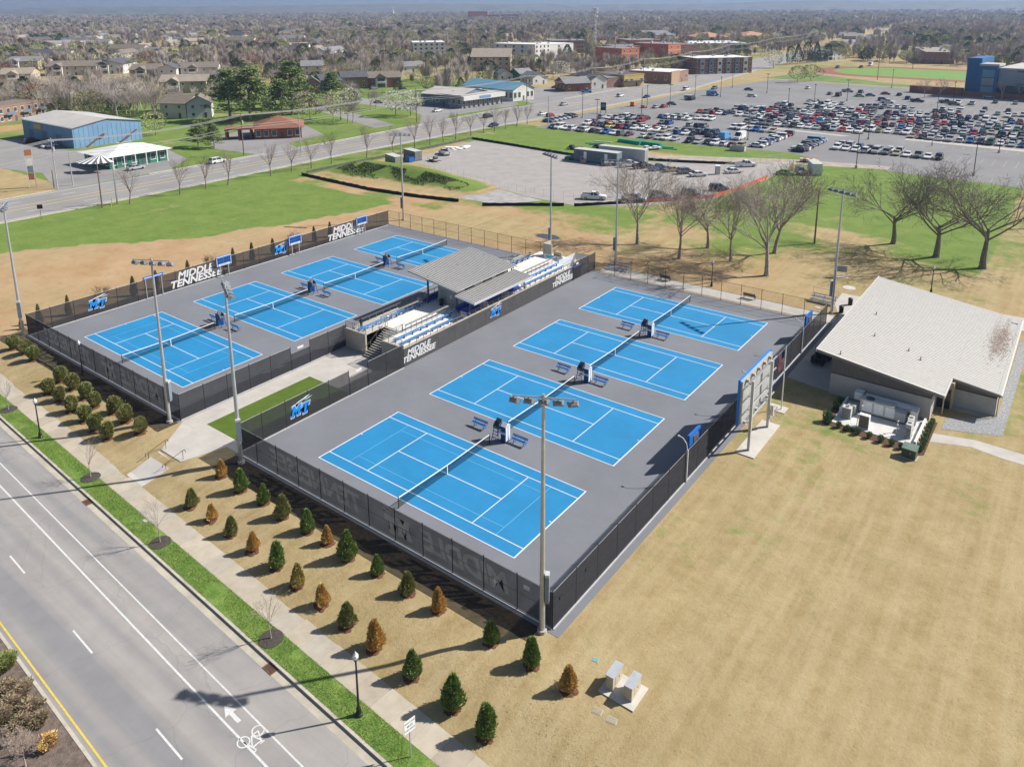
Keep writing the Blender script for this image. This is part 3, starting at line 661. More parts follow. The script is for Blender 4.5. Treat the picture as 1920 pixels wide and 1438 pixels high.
# ================================================================== SCOREBOARDS
def scoreboard(x, y, rz, label, back=False, zt=3.5, group='small blue scoreboards'):
    t = thing('scoreboard', label, 'scoreboard', (x, y, .02), rz, group)    # face looks along local +x
    for yy in (-.75, .75): MB().box(-.06, .06, yy - .06, yy + .06, 0, zt - 1.5).build('post', galv, t)
    MB().box(-.14, .08, -1.35, 1.35, zt - 1.6, zt).build('cabinet', blue, t)
    MB().box(.082, .095, -1.33, 1.33, zt - .14, zt - .02).box(.082, .095, -1.33, 1.33, zt - 1.58, zt - 1.26).box(.082, .095, -1.33, -1.25, zt - 1.2, zt - .28).box(.082, .095, 1.25, 1.33, zt - 1.2, zt - .28).build('face_trim', lettw, t)
    for r in range(2):
        MB().box(.084, .092, -1.15, -.1, zt - .68 - .45 * r, zt - .36 - .45 * r).build('name_strip', M('panel_navy', (.01, .04, .16), .5), t)
        for k in range(4): MB().box(.084, .092, .05 + .29 * k, .26 + .29 * k, zt - .70 - .45 * r, zt - .34 - .45 * r).build('digit_panel', M('digit_black', (.012, .02, .05), .4), t)
    MB().box(-.2, -.142, -.5, .5, zt - 1.2, zt - .4).build('rear_box', M('rear_box', (.12, .09, .08), .6, var=.2, scale=3), t)
    for yy in (-1.12, 1.12): MB().box(.096, .1, yy - .1, yy + .1, zt - 1.52, zt - 1.26).build('corner_block', blue, t)
    MB().box(.096, .1, -.6, .6, zt - 1.5, zt - 1.28).build('text_strip', M('pale_blue_print', (.35, .45, .6), .6), t)
for y, w_ in ((25.3, 'between the big lettering and the gate'), (39.5, 'just past the middle emblem'), (55.2, 'over the lettering at the far corner')):
    scoreboard(XL0 + .5, y, 0, 'small blue scoreboard on the field fence, ' + w_)
t = thing('sign_board', 'narrow blue sign high on the field fence beside a light pole', 'sign', (XL0 + .1, 13.6, 0)); MB().box(-.05, .05, -1.6, 1.6, 3.1, 3.5).build('board', blue, t); MB().box(.052, .06, -1.4, 1.4, 3.24, 3.36).build('text_strip', lettw, t)
MB().box(-.04, .04, -1.3, -1.2, 0.02, 3.1).build('post', galv, t); MB().box(-.04, .04, 1.2, 1.3, .02, 3.1).build('post', galv, t)
for y, w_ in ((20.9, 'nearest the road'), (37.4, 'behind the flagpole'), (56.5, 'at the tree end of the fence')):
    scoreboard(XR1 - .7, y, pi, 'blue scoreboard seen from behind, clubhouse fence, ' + w_, True)
# curved lamp arms over the fence
for y, w_ in ((17.6, 'in front of the big sign'), (33.6, 'behind the big sign'), (51.5, 'near the parked utility cart')):
    t = thing('camera_mast', 'white curved camera arm on the clubhouse fence, ' + w_, 'camera mast', (XR1 + .12, y, .02))
    MB().box(-.07, .07, -.07, .07, 0, 3.3).build('post', steelw, t)
    MB().path([(0, 0, 3.3), (-.15, 0, 3.9), (-.5, 0, 4.3), (-.95, 0, 4.45)], .035, 6).build('arm', white, t); MB().lathe([(.06, 0), (.1, .03), (.1, .12), (.05, .16)], 8, c=(-.95, 0, 4.3)).build('camera', steelw, t)
# ================================================================== LIGHT POLES
lampm = M('lamp_housing', (.22, .235, .25), .5, .3, var=.1, scale=4); lensm = M('lamp_lens', (.05, .055, .06), .15, spec=.6, var=0)
def light_pole(x, y, aim, label, h=18.2, box=True):
    t = thing('floodlight_pole', label, 'light pole', (x, y, H(x, y)), aim)       # lamps look along local +x
    MB().lathe([(.34, -.05), (.34, .25)], 12).build('footing', conc, t)
    MB().tube((0, 0, .2), (0, 0, h), .21, .10, 12).build('shaft', galv, t, smooth_=False)
    MB().tube((0, -2.05, h - .25), (0, 2.05, h - .25), .055, n=8).build('crossarm', galv, t)
    for k in range(5):
        yy = -1.95 + .975 * k; f = math.radians(-(k - 2) * 9)
        l_ = MB().box(-.12, .12, -.03, .03, .0, .22).build('bracket', lampm, t, (.05, yy, h - .55))
        l = put('floodlight', None, t, (.1, yy, h - .62), f); l.rotation_euler = (0, RAD(32), f)
        MB().add([(-.22, -.2, -.1), (.05, -.36, -.2), (.05, .36, -.2), (-.22, .2, -.1), (-.22, -.2, .12), (.05, -.36, .2), (.05, .36, .2), (-.22, .2, .12)], [(0, 3, 2, 1), (4, 5, 6, 7), (0, 1, 5, 4), (2, 3, 7, 6), (3, 0, 4, 7)]).build('housing', lampm, l)
        MB().add([(.05, -.36, -.2), (.05, .36, -.2), (.05, .36, .2), (.05, -.36, .2), (.45, -.38, .20), (.45, .38, .20)], [(2, 3, 4, 5), (0, 3, 4), (1, 5, 2)]).build('visor', lampm, l); MB().quad((.045, -.34, -.18), (.045, .34, -.18), (.045, .34, .18), (.045, -.34, .18)).build('lens', lensm, l)
    if box:
        MB().box(-.22, .22, -.48, -.2, 2.5, 4.6).build('control_box', M('control_box', (.20, .24, .30), .5, .2, var=.08, scale=2), t); MB().box(-.23, .23, -.49, -.19, 4.6, 4.8).build('box_hood', steelw, t)
CR = (11.8, 29); CLc = (-35.6, 29)
for (x, y, c, w_) in ((29.72, -4.75, CR, 'at the fence corner above the tan lawn'), (-5.2, -5.0, CR, 'at the head of the steps, beside the green turf'), (-17.9, -5.0, CLc, 'at the inner corner of the field-side courts by the bushes'), (-55.2, -4.4, CLc, 'at the outer corner of the field-side courts'),
                   (-54.3, 67.1, CLc, 'behind the far corner scoreboard'), (-17.5, 66.3, CLc, 'at the back of the stand'), (-5.4, 67.9, CR, 'behind the bleachers beside a bare tree'), (29.72, 67.3, CR, 'between the bleachers and the clubhouse roof')):
    light_pole(x, y, math.atan2(c[1] - y, c[0] - x), 'tall five-lamp floodlight pole ' + w_)
# ================================================================== GRANDSTAND
SY0, SY1, SZ = 18.9, 57.0, 2.6
st = thing('grandstand', 'raised concrete spectator stand with blue benches and two ribbed roofs between the courts', 'grandstand', (0, 0, 0))
standc = M('stand_concrete', (.60, .585, .555), .85, var=.08, scale=.5); standw = M('stand_wall_concrete', (.40, .365, .30), .9, var=.1, scale=.6, bump=.15, bscale=9)
fabric = M('wall_windscreen', (.062, .060, .064), .85, var=.12, scale=.7)
XW0, XW1, XS0, XS1 = -17.0, -7.0, -13.3, -10.4
def blk(name, mat, *b): return MB().box(*b).build(name, mat, st)
blk('platform', standc, -14.4, -9.8, 22.3, SY1, 0, SZ)
blk('platform', standc, -14.4, XS0, SY0, 22.3, 0, SZ); blk('platform', standc, XS1, -9.8, SY0, 22.3, 0, SZ)
for k, (xa, xb, z) in enumerate(((-9.8, -8.9, 2.3), (-8.9, XW1 - .25, 2.0))): blk('tier', standc, xa, xb, SY0, SY1, 0, z)
for k, (xa, xb, z) in enumerate(((-15.3, -14.4, 2.3), (XW0 + .25, -15.3, 2.0))): blk('tier', standc, xa, xb, SY0, SY1, 0, z)
blk('side_wall', standw, XW1 - .25, XW1, SY0, SY1, .02, 2.42); blk('side_wall', standw, XW0, XW0 + .25, SY0, SY1, .02, 2.42)
blk('end_wall', standw, XW0, XS0, SY0 - .25, SY0, .0, 2.72); blk('end_wall', standw, XS1, XW1, SY0 - .25, SY0, .0, 2.72)
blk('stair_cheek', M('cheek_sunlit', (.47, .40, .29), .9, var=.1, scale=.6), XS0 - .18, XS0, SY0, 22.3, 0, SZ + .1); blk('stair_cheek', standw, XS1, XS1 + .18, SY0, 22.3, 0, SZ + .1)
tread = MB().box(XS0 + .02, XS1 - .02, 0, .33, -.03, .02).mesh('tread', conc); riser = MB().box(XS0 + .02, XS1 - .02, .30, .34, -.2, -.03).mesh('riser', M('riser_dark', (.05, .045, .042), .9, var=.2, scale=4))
NS = 14
for k in range(NS):
    z = SZ * (k + 1) / (NS + .4); y = 18.2 + (22.3 - 18.2) * k / NS
    put('tread', tread, st, (0, y, z)); put('riser', riser, st, (0, y - .3, z))
# fabric on the wall and lettering, drainage holes
pw = (SY1 - SY0) / 12; fm = MB().box(0, .03, .012, pw - .012, .06, 2.34).mesh('wall_panel', fabric)
for k in range(12): put('wall_panel', fm, st, (XW1 + .002, SY0 + pw * k, 0)); put('wall_panel', fm, st, (XW0 - .032, SY0 + pw * k, 0))
hole = MB().box(.033, .036, -.12, .12, -.05, .05).mesh('drain_hole', black)
for k in range(11): put('drain_hole', hole, st, (XW1, SY0 + 2.6 + 3.3 * k, 1.75))
banner_text(MT, 1.0, (XW1 + .06, 21.6, 1.25), (0, 1, 0), st, sx=1.15); banner_text(MT, 1.0, (XW1 + .06, 54.0, 1.25), (0, 1, 0), st, sx=1.15); emblem((XW1 + .06, 37.2, 1.35), (0, 1, 0), 1.15, st)
# railings
rp = MB().box(-.025, .025, -.025, .025, 0, .95).mesh('rail_post', blegm)
def rail(x, y0, y1, z, n, top=None, mat=None, hgt=.95):
    for k in range(n + 1): put('rail_post', rp, st, (x, y0 + (y1 - y0) * k / n, z))
    w, h_, m = top or (.06, .05, blegm); MB().box(x - w / 2, x + w / 2, y0, y1, z + hgt, z + hgt + h_).build('top_rail', m, st)
    MB().box(x - .012, x + .012, y0, y1, z + .5, z + .53).build('mid_rail', blegm, st)
plank = M('weathered_plank', (.24, .21, .185), .85, var=.2, scale=3)
rail(XW1 - .12, SY0, SY1, 2.42, 30, hgt=.62); rail(XW0 + .12, SY0, SY1, 2.42, 30, hgt=.62)
for c in [o for o in st.children if o.name.startswith('rail_post') and abs(o.location.z - 2.42) < .01]: c.scale.z = .65
for x in (-9.88, -14.32):
    rail(x, 22.4, 31.2, SZ, 9, (.32, .06, plank)); rail(x, 45.4, 56.5, SZ, 10, (.32, .06, plank))
# glass guards round the stair head
gl = see_mat('guard_glass', (.35, .40, .40), .25)
for xa, xb, ya, yb in ((XS0 - .1, XS0 - .1, SY0, 22.3), (XW0, XS0, SY0 - .1, SY0 - .1), (XS1 + .1, XS1 + .1, SY0, 22.3), (XS1, XW1, SY0 - .1, SY0 - .1)):
    MB().quad((xa, ya, SZ + .15), (xb, yb, SZ + .15), (xb, yb, SZ + 1.0), (xa, ya, SZ + 1.0)).build('guard_pane', gl, st)
    for k in range(4): t_ = k / 3; put('rail_post', rp, st, (xa + (xb - xa) * t_, ya + (yb - ya) * t_, SZ + .1))
    MB().tube((xa, ya, SZ + 1.05), (xb, yb, SZ + 1.05), .025, n=6).build('handrail', blegm, st)
for xx in (XS0 + .12, XS1 - .12):
    MB().path([(xx, 17.9, .95), (xx, 18.3, .98), (xx, 22.3, SZ + .9), (xx, 23.0, SZ + .9)], .025).build('handrail', blegm, st)
    for k in range(5): put('rail_post', rp, st, (xx, 18.4 + 1.0 * k, .15 + .62 * k))
# benches on the tiers
pl = MB().box(-.14, .14, 0, 5.4, .40, .45).mesh('bench_plank', blue2); pleg = MB().box(-.11, .11, -.03, .03, 0, .40).mesh('bench_leg', blegm)
for x, z in ((-9.3, 2.3), (-8.35, 2.0), (-14.9, 2.3), (-15.85, 2.0)):
    for y in (19.6, 25.3, 45.3, 50.9):
        if x < -12 and y < 20: pass
        put('bench_plank', pl, st, (x, y, z))
        for k in range(4): put('bench_leg', pleg, st, (x, y + .4 + 1.5 * k, z))
# blue tip-up seats under the roofs
seat = MB().box(-.22, .20, -.23, .23, .40, .46).add([(.17, -.23, .42), (.22, -.23, .42), (.22, .23, .42), (.17, .23, .42), (.27, -.22, .88), (.31, -.22, .88), (.31, .22, .88), (.27, .22, .88)], [(0, 1, 5, 4), (1, 2, 6, 5), (2, 3, 7, 6), (3, 0, 4, 7), (4, 5, 6, 7)]).box(-.04, .04, -.04, .04, 0, .4).mesh('seat', M('seat_blue', (.008, .055, .40), .45, var=.08, scale=3))
for x, z, r in ((-9.35, 2.3, pi), (-8.3, 2.0, pi), (-14.85, 2.3, 0), (-15.9, 2.0, 0)):
    for k in range(24):
        y = 31.9 + .54 * k
        if k in (7, 8, 16, 17): continue
        put('seat', seat, st, (x, y, z), r)
for y in (31.3, 36.0, 40.9, 45.1):     # white slatted end panels
    for x in (-7.9, -15.9):
        for k in range(5): MB().box(x - .5, x + .5, y - .02, y + .02, 2.15 + .17 * k, 2.25 + .17 * k).build('slat', white, st)
        MB().box(x - .55, x - .5, y - .03, y + .03, 2.0, 3.05).build('slat_post', blegm, st)
# the room under the main roof
roomc = M('room_wall', (.27, .275, .275), .85, var=.07, scale=.8)
blk('room_wall', roomc, -13.4, -9.9, 32.4, 32.6, SZ, 5.25); blk('room_wall', roomc, -13.4, -13.2, 32.6, 43.8, SZ, 5.6); blk('room_wall', M('room_wall_pale', (.60, .60, .58), .8, var=.05, scale=1), -10.1, -9.9, 32.6, 43.8, SZ, 5.2); blk('room_wall', roomc, -13.4, -9.9, 43.6, 43.8, SZ, 5.25)
for y in (34.0, 38.0, 41.0): MB().box(-9.898, -9.86, y, y + 2.0, 3.9, 4.9).build('window_pane', glass, st)
MB().box(-12.9, -11.9, 32.37, 32.398, SZ, 4.7).build('door', M('door_grey', (.20, .21, .22), .6), st); MB().box(-11.2, -10.9, 32.38, 32.398, 3.7, 4.2).build('door_sign', lettw, st)
for y in (32.0, 38.2, 44.4):
    MB().box(-15.0, -14.8, y - .1, y + .1, 2.3, 6.25).build('column', M('column_steel', (.10, .12, .16), .5, .4), st); MB().box(-9.75, -9.6, y - .07, y + .07, 2.6, 5.45).build('column', M('column_steel', (0, 0, 0)), st); MB().box(-7.45, -7.3, y - .07, y + .07, 2.0, 4.4).build('column', M('column_steel', (0, 0, 0)), st)
# ribbed roofs: each metal sheet and each rib its own piece
ribm = M('roof_metal', (.52, .51, .49), .55, 0, var=.06, scale=2); rib_shade = M('roof_rib_shade', (.30, .29, .28), .55, 0, var=.1, scale=2)  # ribs painted darker than the sheets to add their shadow stripes
def ribbed_roof(par, name, x0, x1, y0, y1, z0, z1, pitch, fascia=.18, ribh=.075, ribw=.07, clip=None):
    r = put(name, None, par); n = round((y1 - y0) / pitch); d = (y1 - y0) / n
    s_ = (z1 - z0) / (x1 - x0)
    zz = lambda x: z0 + s_ * (x - x0)
    def panel(xa, xb): return (MB().add([(xa, 0, zz(xa) - .05), (xb, 0, zz(xb) - .05), (xb, d, zz(xb) - .05), (xa, d, zz(xa) - .05), (xa, 0, zz(xa)), (xb, 0, zz(xb)), (xb, d, zz(xb)), (xa, d, zz(xa))], [(0, 3, 2, 1), (4, 5, 6, 7), (0, 1, 5, 4), (1, 2, 6, 5), (2, 3, 7, 6), (3, 0, 4, 7)]).mesh('roof_sheet', ribm),
        MB().add([(xa, -ribw / 2, zz(xa)), (xb, -ribw / 2, zz(xb)), (xb, ribw / 2, zz(xb)), (xa, ribw / 2, zz(xa)), (xa, -ribw / 2, zz(xa) + ribh), (xb, -ribw / 2, zz(xb) + ribh), (xb, ribw / 2, zz(xb) + ribh), (xa, ribw / 2, zz(xa) + ribh)], [(4, 5, 6, 7), (0, 1, 5, 4), (1, 2, 6, 5), (2, 3, 7, 6), (3, 0, 4, 7)]).mesh('rib', rib_shade))
    full = panel(x0, x1); short = None
    for k in range(n):
        y = y0 + d * k; pm = full
        if clip and y < clip[1] - d * .5:
            short = short or panel(clip[0][0], clip[0][1]); pm = short
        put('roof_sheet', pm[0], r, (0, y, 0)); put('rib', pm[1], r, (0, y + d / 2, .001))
    return r
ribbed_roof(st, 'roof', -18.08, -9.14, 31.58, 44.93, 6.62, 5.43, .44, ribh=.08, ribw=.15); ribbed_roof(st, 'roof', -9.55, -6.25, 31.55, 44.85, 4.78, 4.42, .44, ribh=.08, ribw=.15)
for y in (31.5, 44.95): MB().beam((-18.08, y, 6.50), (-9.14, y, 5.31), .06, .24).build('fascia', steelw, st); MB().beam((-9.55, y, 4.66), (-6.25, y, 4.3), .06, .2).build('fascia', steelw, st)
MB().box(-18.2, -18.1, 31.5, 44.95, 6.3, 6.6).build('gutter', steelw, st); MB().box(-6.24, -6.15, 31.5, 44.9, 4.15, 4.4).build('gutter', steelw, st)
for y in (32.0, 38.2, 44.4): MB().beam((-17.6, y, 6.35), (-9.3, y, 5.22), .14, .22).build('rafter', M('column_steel', (0, 0, 0)), st); MB().beam((-9.4, y, 4.55), (-6.5, y, 4.22), .12, .18).build('rafter', M('column_steel', (0, 0, 0)), st)
MB().lathe([(.25, 0), (.28, .9), (.22, .95)], 10, c=(-12.4, 31.9, SZ)).build('bin', black, st)
R_sky = M('banner_sky', (.10, .38, .62), .7)
# far end: ramp with pale screens and a tan lift tower
blk('platform', standc, -17.0, -9.8, SY1 + .002, 62.4, 0, 1.6)
for (xa, ya, xb, yb) in ((-9.8, 57.2, -9.8, 62.2), (-9.8, 62.2, -7.2, 62.2)):
    MB().quad((xa, ya, 1.7), (xb, yb, 1.7), (xb, yb, 2.8), (xa, ya, 2.8)).build('guard_pane', see_mat('pale_guard', (.62, .66, .68), .75), st)
blk('ramp_seat', blue2, -9.4, -8.8, 57.4, 62.0, .9, 1.1); blk('ramp', standc, -9.7, -7.3, 57.3, 62.2, 0, .9); blk('ramp_seat', blue2, -8.3, -7.7, 57.6, 62.0, 1.2, 1.35)
blk('lift_wall', standw, -14.9, -13.2, 60.2, 60.4, 1.6, 4.0); blk('lift_wall', standw, -14.9, -14.7, 60.4, 62.2, 1.6, 4.0); blk('lift_wall', M('cheek_sunlit', (0, 0, 0)), -12.4, -10.8, 59.6, 59.8, 1.6, 3.2)
for z in (2.4, 3.2): MB().box(-13.3, -13.2, 60.4, 62.2, z, z + .08).build('lift_rail', standw, st)
MB().box(-13.7, -11.5, 59.2, 59.235, 2.0, 2.45).build('banner_mark', R_sky, st); MB().box(-14.1, -10.3, 59.24, 59.27, 1.85, 2.6).build('banner', lettw, st)
fI = fence('windscreen_fence', 'short windscreen fence with black gate at the tree end of the stand', (XR0, SY1), (XR0, YF + 1.0), 3, midrail=False, kerb_=False); gate(fI, 6.7 / 3, 0, '')
# ================================================================== WALKS AND TURF BETWEEN THE BANKS
walkc = M('walk_concrete', (.42, .395, .36), .9, var=.1, scale=.5)
struct(MB().box(-17.0, -7.0, -4.2, 18.6, -.4, .012).build('walkway', walkc))
pj = M('joint', (.20, .19, .17), .95)
wk = struct(put('walkway', None))
for k in range(7): put('paving_slab', MB().box(.01, 2.49, .01, 2.45, 0, .014).mesh('paving_slab', walkc) if k == 0 else bpy.data.meshes['paving_slab'], wk, (-17.0, -4.2 + 2.46 * k, .004))
for i in range(4):
    for k in range(3): put('paving_slab', bpy.data.meshes['paving_slab'], wk, (-17.0 + 2.5 * i, 11.0 + 2.46 * k, .004)) if i else None
turfm = M('artificial_turf', (.075, .125, .012), .95, var=.12, scale=.9, bump=.4, bscale=50)
struct(MB().box(-14.3, -7.2, -2.9, 10.6, -.2, .03).build('putting_turf', turfm))
# path down to the sidewalk, with steps and handrails
pth = struct(put('path', None))
pa = [(-16.8, -4.2), (-8.8, -4.2), (-10.1, -8.4), (-13.6, -8.4)]
MB().poly([(x, y, .013) for x, y in pa]).build('path_surface', walkc, pth)
for k in range(3):
    y = -8.4 - .38 * k; MB().box(-13.6, -10.1, y - .378, y, -.6, .012 - .075 * (k + 1)).build('step', concw, pth)
lo = RP(-12.9, -13.15), RP(-9.9, -13.15); N_ = 6
for k in range(N_):
    f0, f1 = k / N_, (k + 1) / N_; e = [(-13.5 + (lo[0][0] + 13.5) * f, -9.54 + (lo[0][1] + 9.54) * f, -10.1 + (lo[1][0] + 10.1) * f, -9.54 + (lo[1][1] + 9.54) * f) for f in (f0, f1)]
    MB().poly([(e[0][0], e[0][1], H(e[0][0], e[0][1]) + .02), (e[1][0], e[1][1], H(e[1][0], e[1][1]) + .02), (e[1][2], e[1][3], H(e[1][2], e[1][3]) + .02), (e[0][2], e[0][3], H(e[0][2], e[0][3]) + .02)]).build('paving_slab', walkc if k < N_ - 1 else concw, pth)
for x, w_ in ((-13.4, 'on the field side of the path'), (-10.3, 'on the turf side of the path')):
    t = thing('stair_handrail', 'black bent-pipe handrail beside the three path steps, ' + w_, 'handrail', (x, -8.7, 0))
    MB().tube((0, .7, -.02), (0, .7, .92), .025).tube((0, -1.1, -.4), (0, -1.1, .45), .025).build('post', black, t); MB().path([(0, 1.0, .6), (0, .95, .92), (0, .7, .92), (0, -1.1, .45), (0, -1.4, .42), (0, -1.4, .15)], .025).build('pipe', black, t)
# tan walk along the tree-end fence of the clubhouse-side courts
sheet('walkway', [(-6, 63.6), (30.9, 63.6), (34.6, 66), (34.6, 43.4), (31.0, 43.4), (31.0, 63.4)][:2] + [(30.9, 66.4), (-6, 66.9)], .016, walkc)
sheet('walkway', [(30.98, 44.0), (36.1, 43.2), (36.1, 74), (33.0, 76.5), (28.8, 76.5), (29.0, 71.5), (30.98, 66.5)], .016, walkc)
sheet('walkway', [(46.2, 40.2), (50.5, 41.5), (58.0, 41.2), (90, 40.5), (90, 38.6), (53, 39.3), (50.3, 39.8), (46.3, 38.2)], .016, walkc); sheet('walkway', [(57.0, 39.0), (58.7, 39.0), (58.9, 30), (57.2, 30)], .02, walkc)
sheet('gravel_bed', [(47.4, 41.8), (52.6, 43.9), (52.9, 72), (51.9, 72), (51.7, 48), (47.4, 44.5)], .02, M('drain_gravel', (.27, .275, .28), .95, var=.4, scale=5, bump=1, bscale=18))
sheet('walkway', [(52.9, 76), (90, 70), (90, 75), (56, 82), (45, 80.5), (46, 76)], .016, walkc)
# ================================================================== CLUBHOUSE
ch = thing('clubhouse', 'low clubhouse with a wide pale ribbed metal roof beside the courts', 'building', (0, 0, 0))
brickp = M('pale_block', (.42, .40, .375), .9, var=.07, scale=1.2, bump=.12, bscale=12); sid = M('grey_siding', (.155, .142, .135), .8, var=.08, scale=2)
zr = lambda x: 5.0 - .132 * (x - 34.4)
def cb(name, mat, *b): return MB().box(*b).build(name, mat, ch)
cb('wall', brickp, 36.0, 46.1, 43.0, 43.25, 0, 2.55); cb('wall', brickp, 36.0, 36.25, 43.25, 70.5, 0, 2.55); cb('wall', brickp, 47.4, 51.5, 48.0, 48.25, 0, 2.1); cb('wall', brickp, 51.25, 51.5, 48.25, 70.5, 0, 2.5); cb('wall', brickp, 36.0, 51.5, 70.25, 70.5, 0, 2.8); cb('wall', brickp, 45.85, 46.1, 43.25, 46.8, 0, 2.55)
cb('recess_wall', M('recess_tan', (.45, .36, .22), .85, var=.1, scale=1), 46.1, 47.6, 46.8, 47.0, 0, 3.1); cb('recess_wall', brickp, 47.4, 47.6, 47.0, 48.0, 0, 3.0)
for xa, xb, y, zb in ((36.02, 46.08, 43.05, 2.55), (47.42, 51.45, 48.05, 2.1)):
    MB().add([(xa, y, zb), (xb, y, zb), (xb, y, zr(xb) - .1), (xa, y, zr(xa) - .1), (xa, y + .15, zb), (xb, y + .15, zb), (xb, y + .15, zr(xb) - .1), (xa, y + .15, zr(xa) - .1)], [(0, 1, 2, 3), (4, 7, 6, 5), (0, 4, 5, 1), (3, 2, 6, 7)]).build('gable_siding', sid, ch)
    n = int((xb - xa) / .45)
    for k in range(n + 1):
        x = xa + (xb - xa) * k / n; MB().box(x - .025, x + .025, y - .03, y - .002, zb, zr(x) - .12).build('batten', sid, ch)
    MB().box(xa - .02, xb + .02, y - .06, y - .002, zb - .1, zb).build('sill_band', M('sill_dark', (.08, .075, .075), .7), ch)
MB().box(36.02, 36.2, 43.2, 70.4, 2.55, 4.7).build('gable_siding', sid, ch); MB().box(51.27, 51.47, 48.2, 70.4, 2.5, 2.75).build('gable_siding', sid, ch); MB().box(36.1, 51.4, 70.3, 70.45, 2.8, 2.85).build('gable_siding', sid, ch)
cb('floor', conc, 36.25, 51.25, 47.02, 70.2, 0, .05); cb('floor', conc, 36.25, 45.85, 43.26, 47.0, 0, .05)
for k in range(2): MB().box(46.2 + .65 * k, 46.75 + .65 * k, 46.74, 46.79, .05, 2.25).build('door', glass, ch); MB().box(46.17 + .65 * k, 46.2 + .65 * k, 46.72, 46.79, .05, 2.3).build('door_frame', black, ch)
MB().box(46.9, 47.0, 45.1, 45.2, 0, 3.25).build('column', standw, ch)
for y in (48.5, 54.0, 60.0): MB().box(35.96, 35.998, y, y + 1.9, 0.05, 2.3).build('door', M('dark_door', (.03, .033, .04), .5), ch)
ribm2 = M('club_roof', (.50, .48, .445), .55, 0, var=.05, scale=2); _r, _d = ribm, rib_shade; ribm = ribm2; rib_shade = M('club_rib_shade', (.42, .40, .37), .55, 0, var=.08, scale=2)  # club ribs also darkened: thin shadow lines put into their colour
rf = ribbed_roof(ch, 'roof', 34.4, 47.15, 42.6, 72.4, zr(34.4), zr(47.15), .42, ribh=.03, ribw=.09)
rf2 = ribbed_roof(ch, 'roof', 47.16, 51.75, 47.6, 72.4, zr(47.16), zr(51.75), .42, ribh=.03, ribw=.09); ribm, rib_shade = _r, _d
tr = M('roof_trim', (.60, .585, .56), .5, .2, var=.05, scale=2); fd = M('fascia_dark', (.20, .19, .185), .6, var=.05, scale=2)
MB().beam((34.36, 42.56, zr(34.36) - .12), (47.2, 42.56, zr(47.2) - .12), .06, .3).build('fascia', fd, ch); MB().beam((34.36, 42.56, zr(34.36) + .06), (47.2, 42.56, zr(47.2) + .06), .12, .06).build('drip_edge', tr, ch)
MB().box(34.3, 34.38, 42.5, 72.5, 4.72, 5.08).build('fascia', tr, ch); MB().box(51.78, 51.95, 47.5, 72.5, zr(51.8) - .22, zr(51.8) + .03).build('gutter', tr, ch); MB().box(47.17, 47.3, 42.55, 47.6, zr(47.2) - .25, zr(47.2) + .05).build('gutter', tr, ch)
MB().beam((47.3, 47.56, zr(47.3) - .12), (51.8, 47.56, zr(51.8) - .12), .06, .3).build('fascia', fd, ch)
MB().path([(51.7, 47.7, 2.5), (51.62, 47.85, 2.0), (51.62, 47.85, .1)], .05).build('downpipe', M('copper_pipe', (.30, .19, .10), .5, .3), ch)
for (u, v) in ((1643, 590), (1640, 630), (1576, 664), (1704, 658), (1726, 675)):
    x = 40.; 
    for _ in range(6): p = at(u, v, zr(x)); x = p.x
    MB().lathe([(.12, -.05), (.09, .08), (.05, .12), (.05, .36), (.07, .38)], 8, c=(p.x, p.y, zr(p.x))).build('vent_pipe', M('vent_grey', (.18, .18, .19), .6), ch)
# brown stain on the roof's low edge, imitated by small loose flakes
lf = MB(); rnd = random.Random(5)
for k in range(2600):
    a = rnd.gauss(0, 1); b = rnd.gauss(0, 1); x = 50.2 + .55 * a; y = 63.0 + 3.2 * b + 1.2 * math.sin(a * 3); 
    if not (47.4 < x < 51.7 and 48 < y < 72): continue
    z = zr(x) + .012 + rnd.uniform(0, .05); s_ = rnd.uniform(.03, .09); t_ = rnd.random() * 6
    lf.add([(x + s_ * cos(t_), y + s_ * sin(t_), z), (x + s_ * cos(t_ + 2), y + s_ * sin(t_ + 2), z + .01), (x + s_ * cos(t_ + 4), y + s_ * sin(t_ + 4), z + .004)], [(0, 1, 2)])
o = lf.build('stain_flakes', M('stain_brown', (.29, .215, .17), .9, var=.2, scale=8), ch); stuff(o)
# ================================================================== BIG SIGN, FLAGPOLE
sg = thing('big_scoreboard', 'tall blue-framed scoreboard seen from behind on two steel columns and a concrete pad', 'scoreboard', (0, 0, 0))
for y in (26.1, 31.5): MB().box(32.88, 33.14, y - .13, y + .13, 0, 7.45).build('column', steelw, sg); MB().box(32.7, 33.35, y - .32, y + .32, .02, .06).build('base_plate', galv, sg)
cab = M('cabinet_back', (.40, .41, .41), .6, .2, var=.08, scale=1)
for k in range(4):
    for j in range(3): MB().box(31.95, 32.3, 25.25 + 2.1 * k, 27.32 + 2.1 * k, 3.0 + 1.5 * j, 4.47 + 1.5 * j).build('cabinet', cab, sg)
MB().box(31.9, 32.12, 25.1, 25.22, 2.9, 7.62).box(31.9, 32.12, 33.68, 33.8, 2.9, 7.62).box(31.9, 32.08, 25.22, 33.68, 7.52, 7.62).build('frame', M('frame_blue', (.01, .19, .62), .5, var=.06, scale=2), sg)
for z in (3.05, 4.4, 5.8, 7.1): MB().box(32.7, 32.84, 25.3, 33.6, z, z + .07).build('strut', galv, sg)
for k in range(5): MB().box(32.31, 32.6, 26.0 + 1.6 * k, 26.35 + 1.6 * k, 7.15, 7.45).build('bracket', standw, sg); MB().box(32.31, 32.55, 26.0 + 1.6 * k, 26.35 + 1.6 * k, 2.75, 3.0).build('bracket', standw, sg)
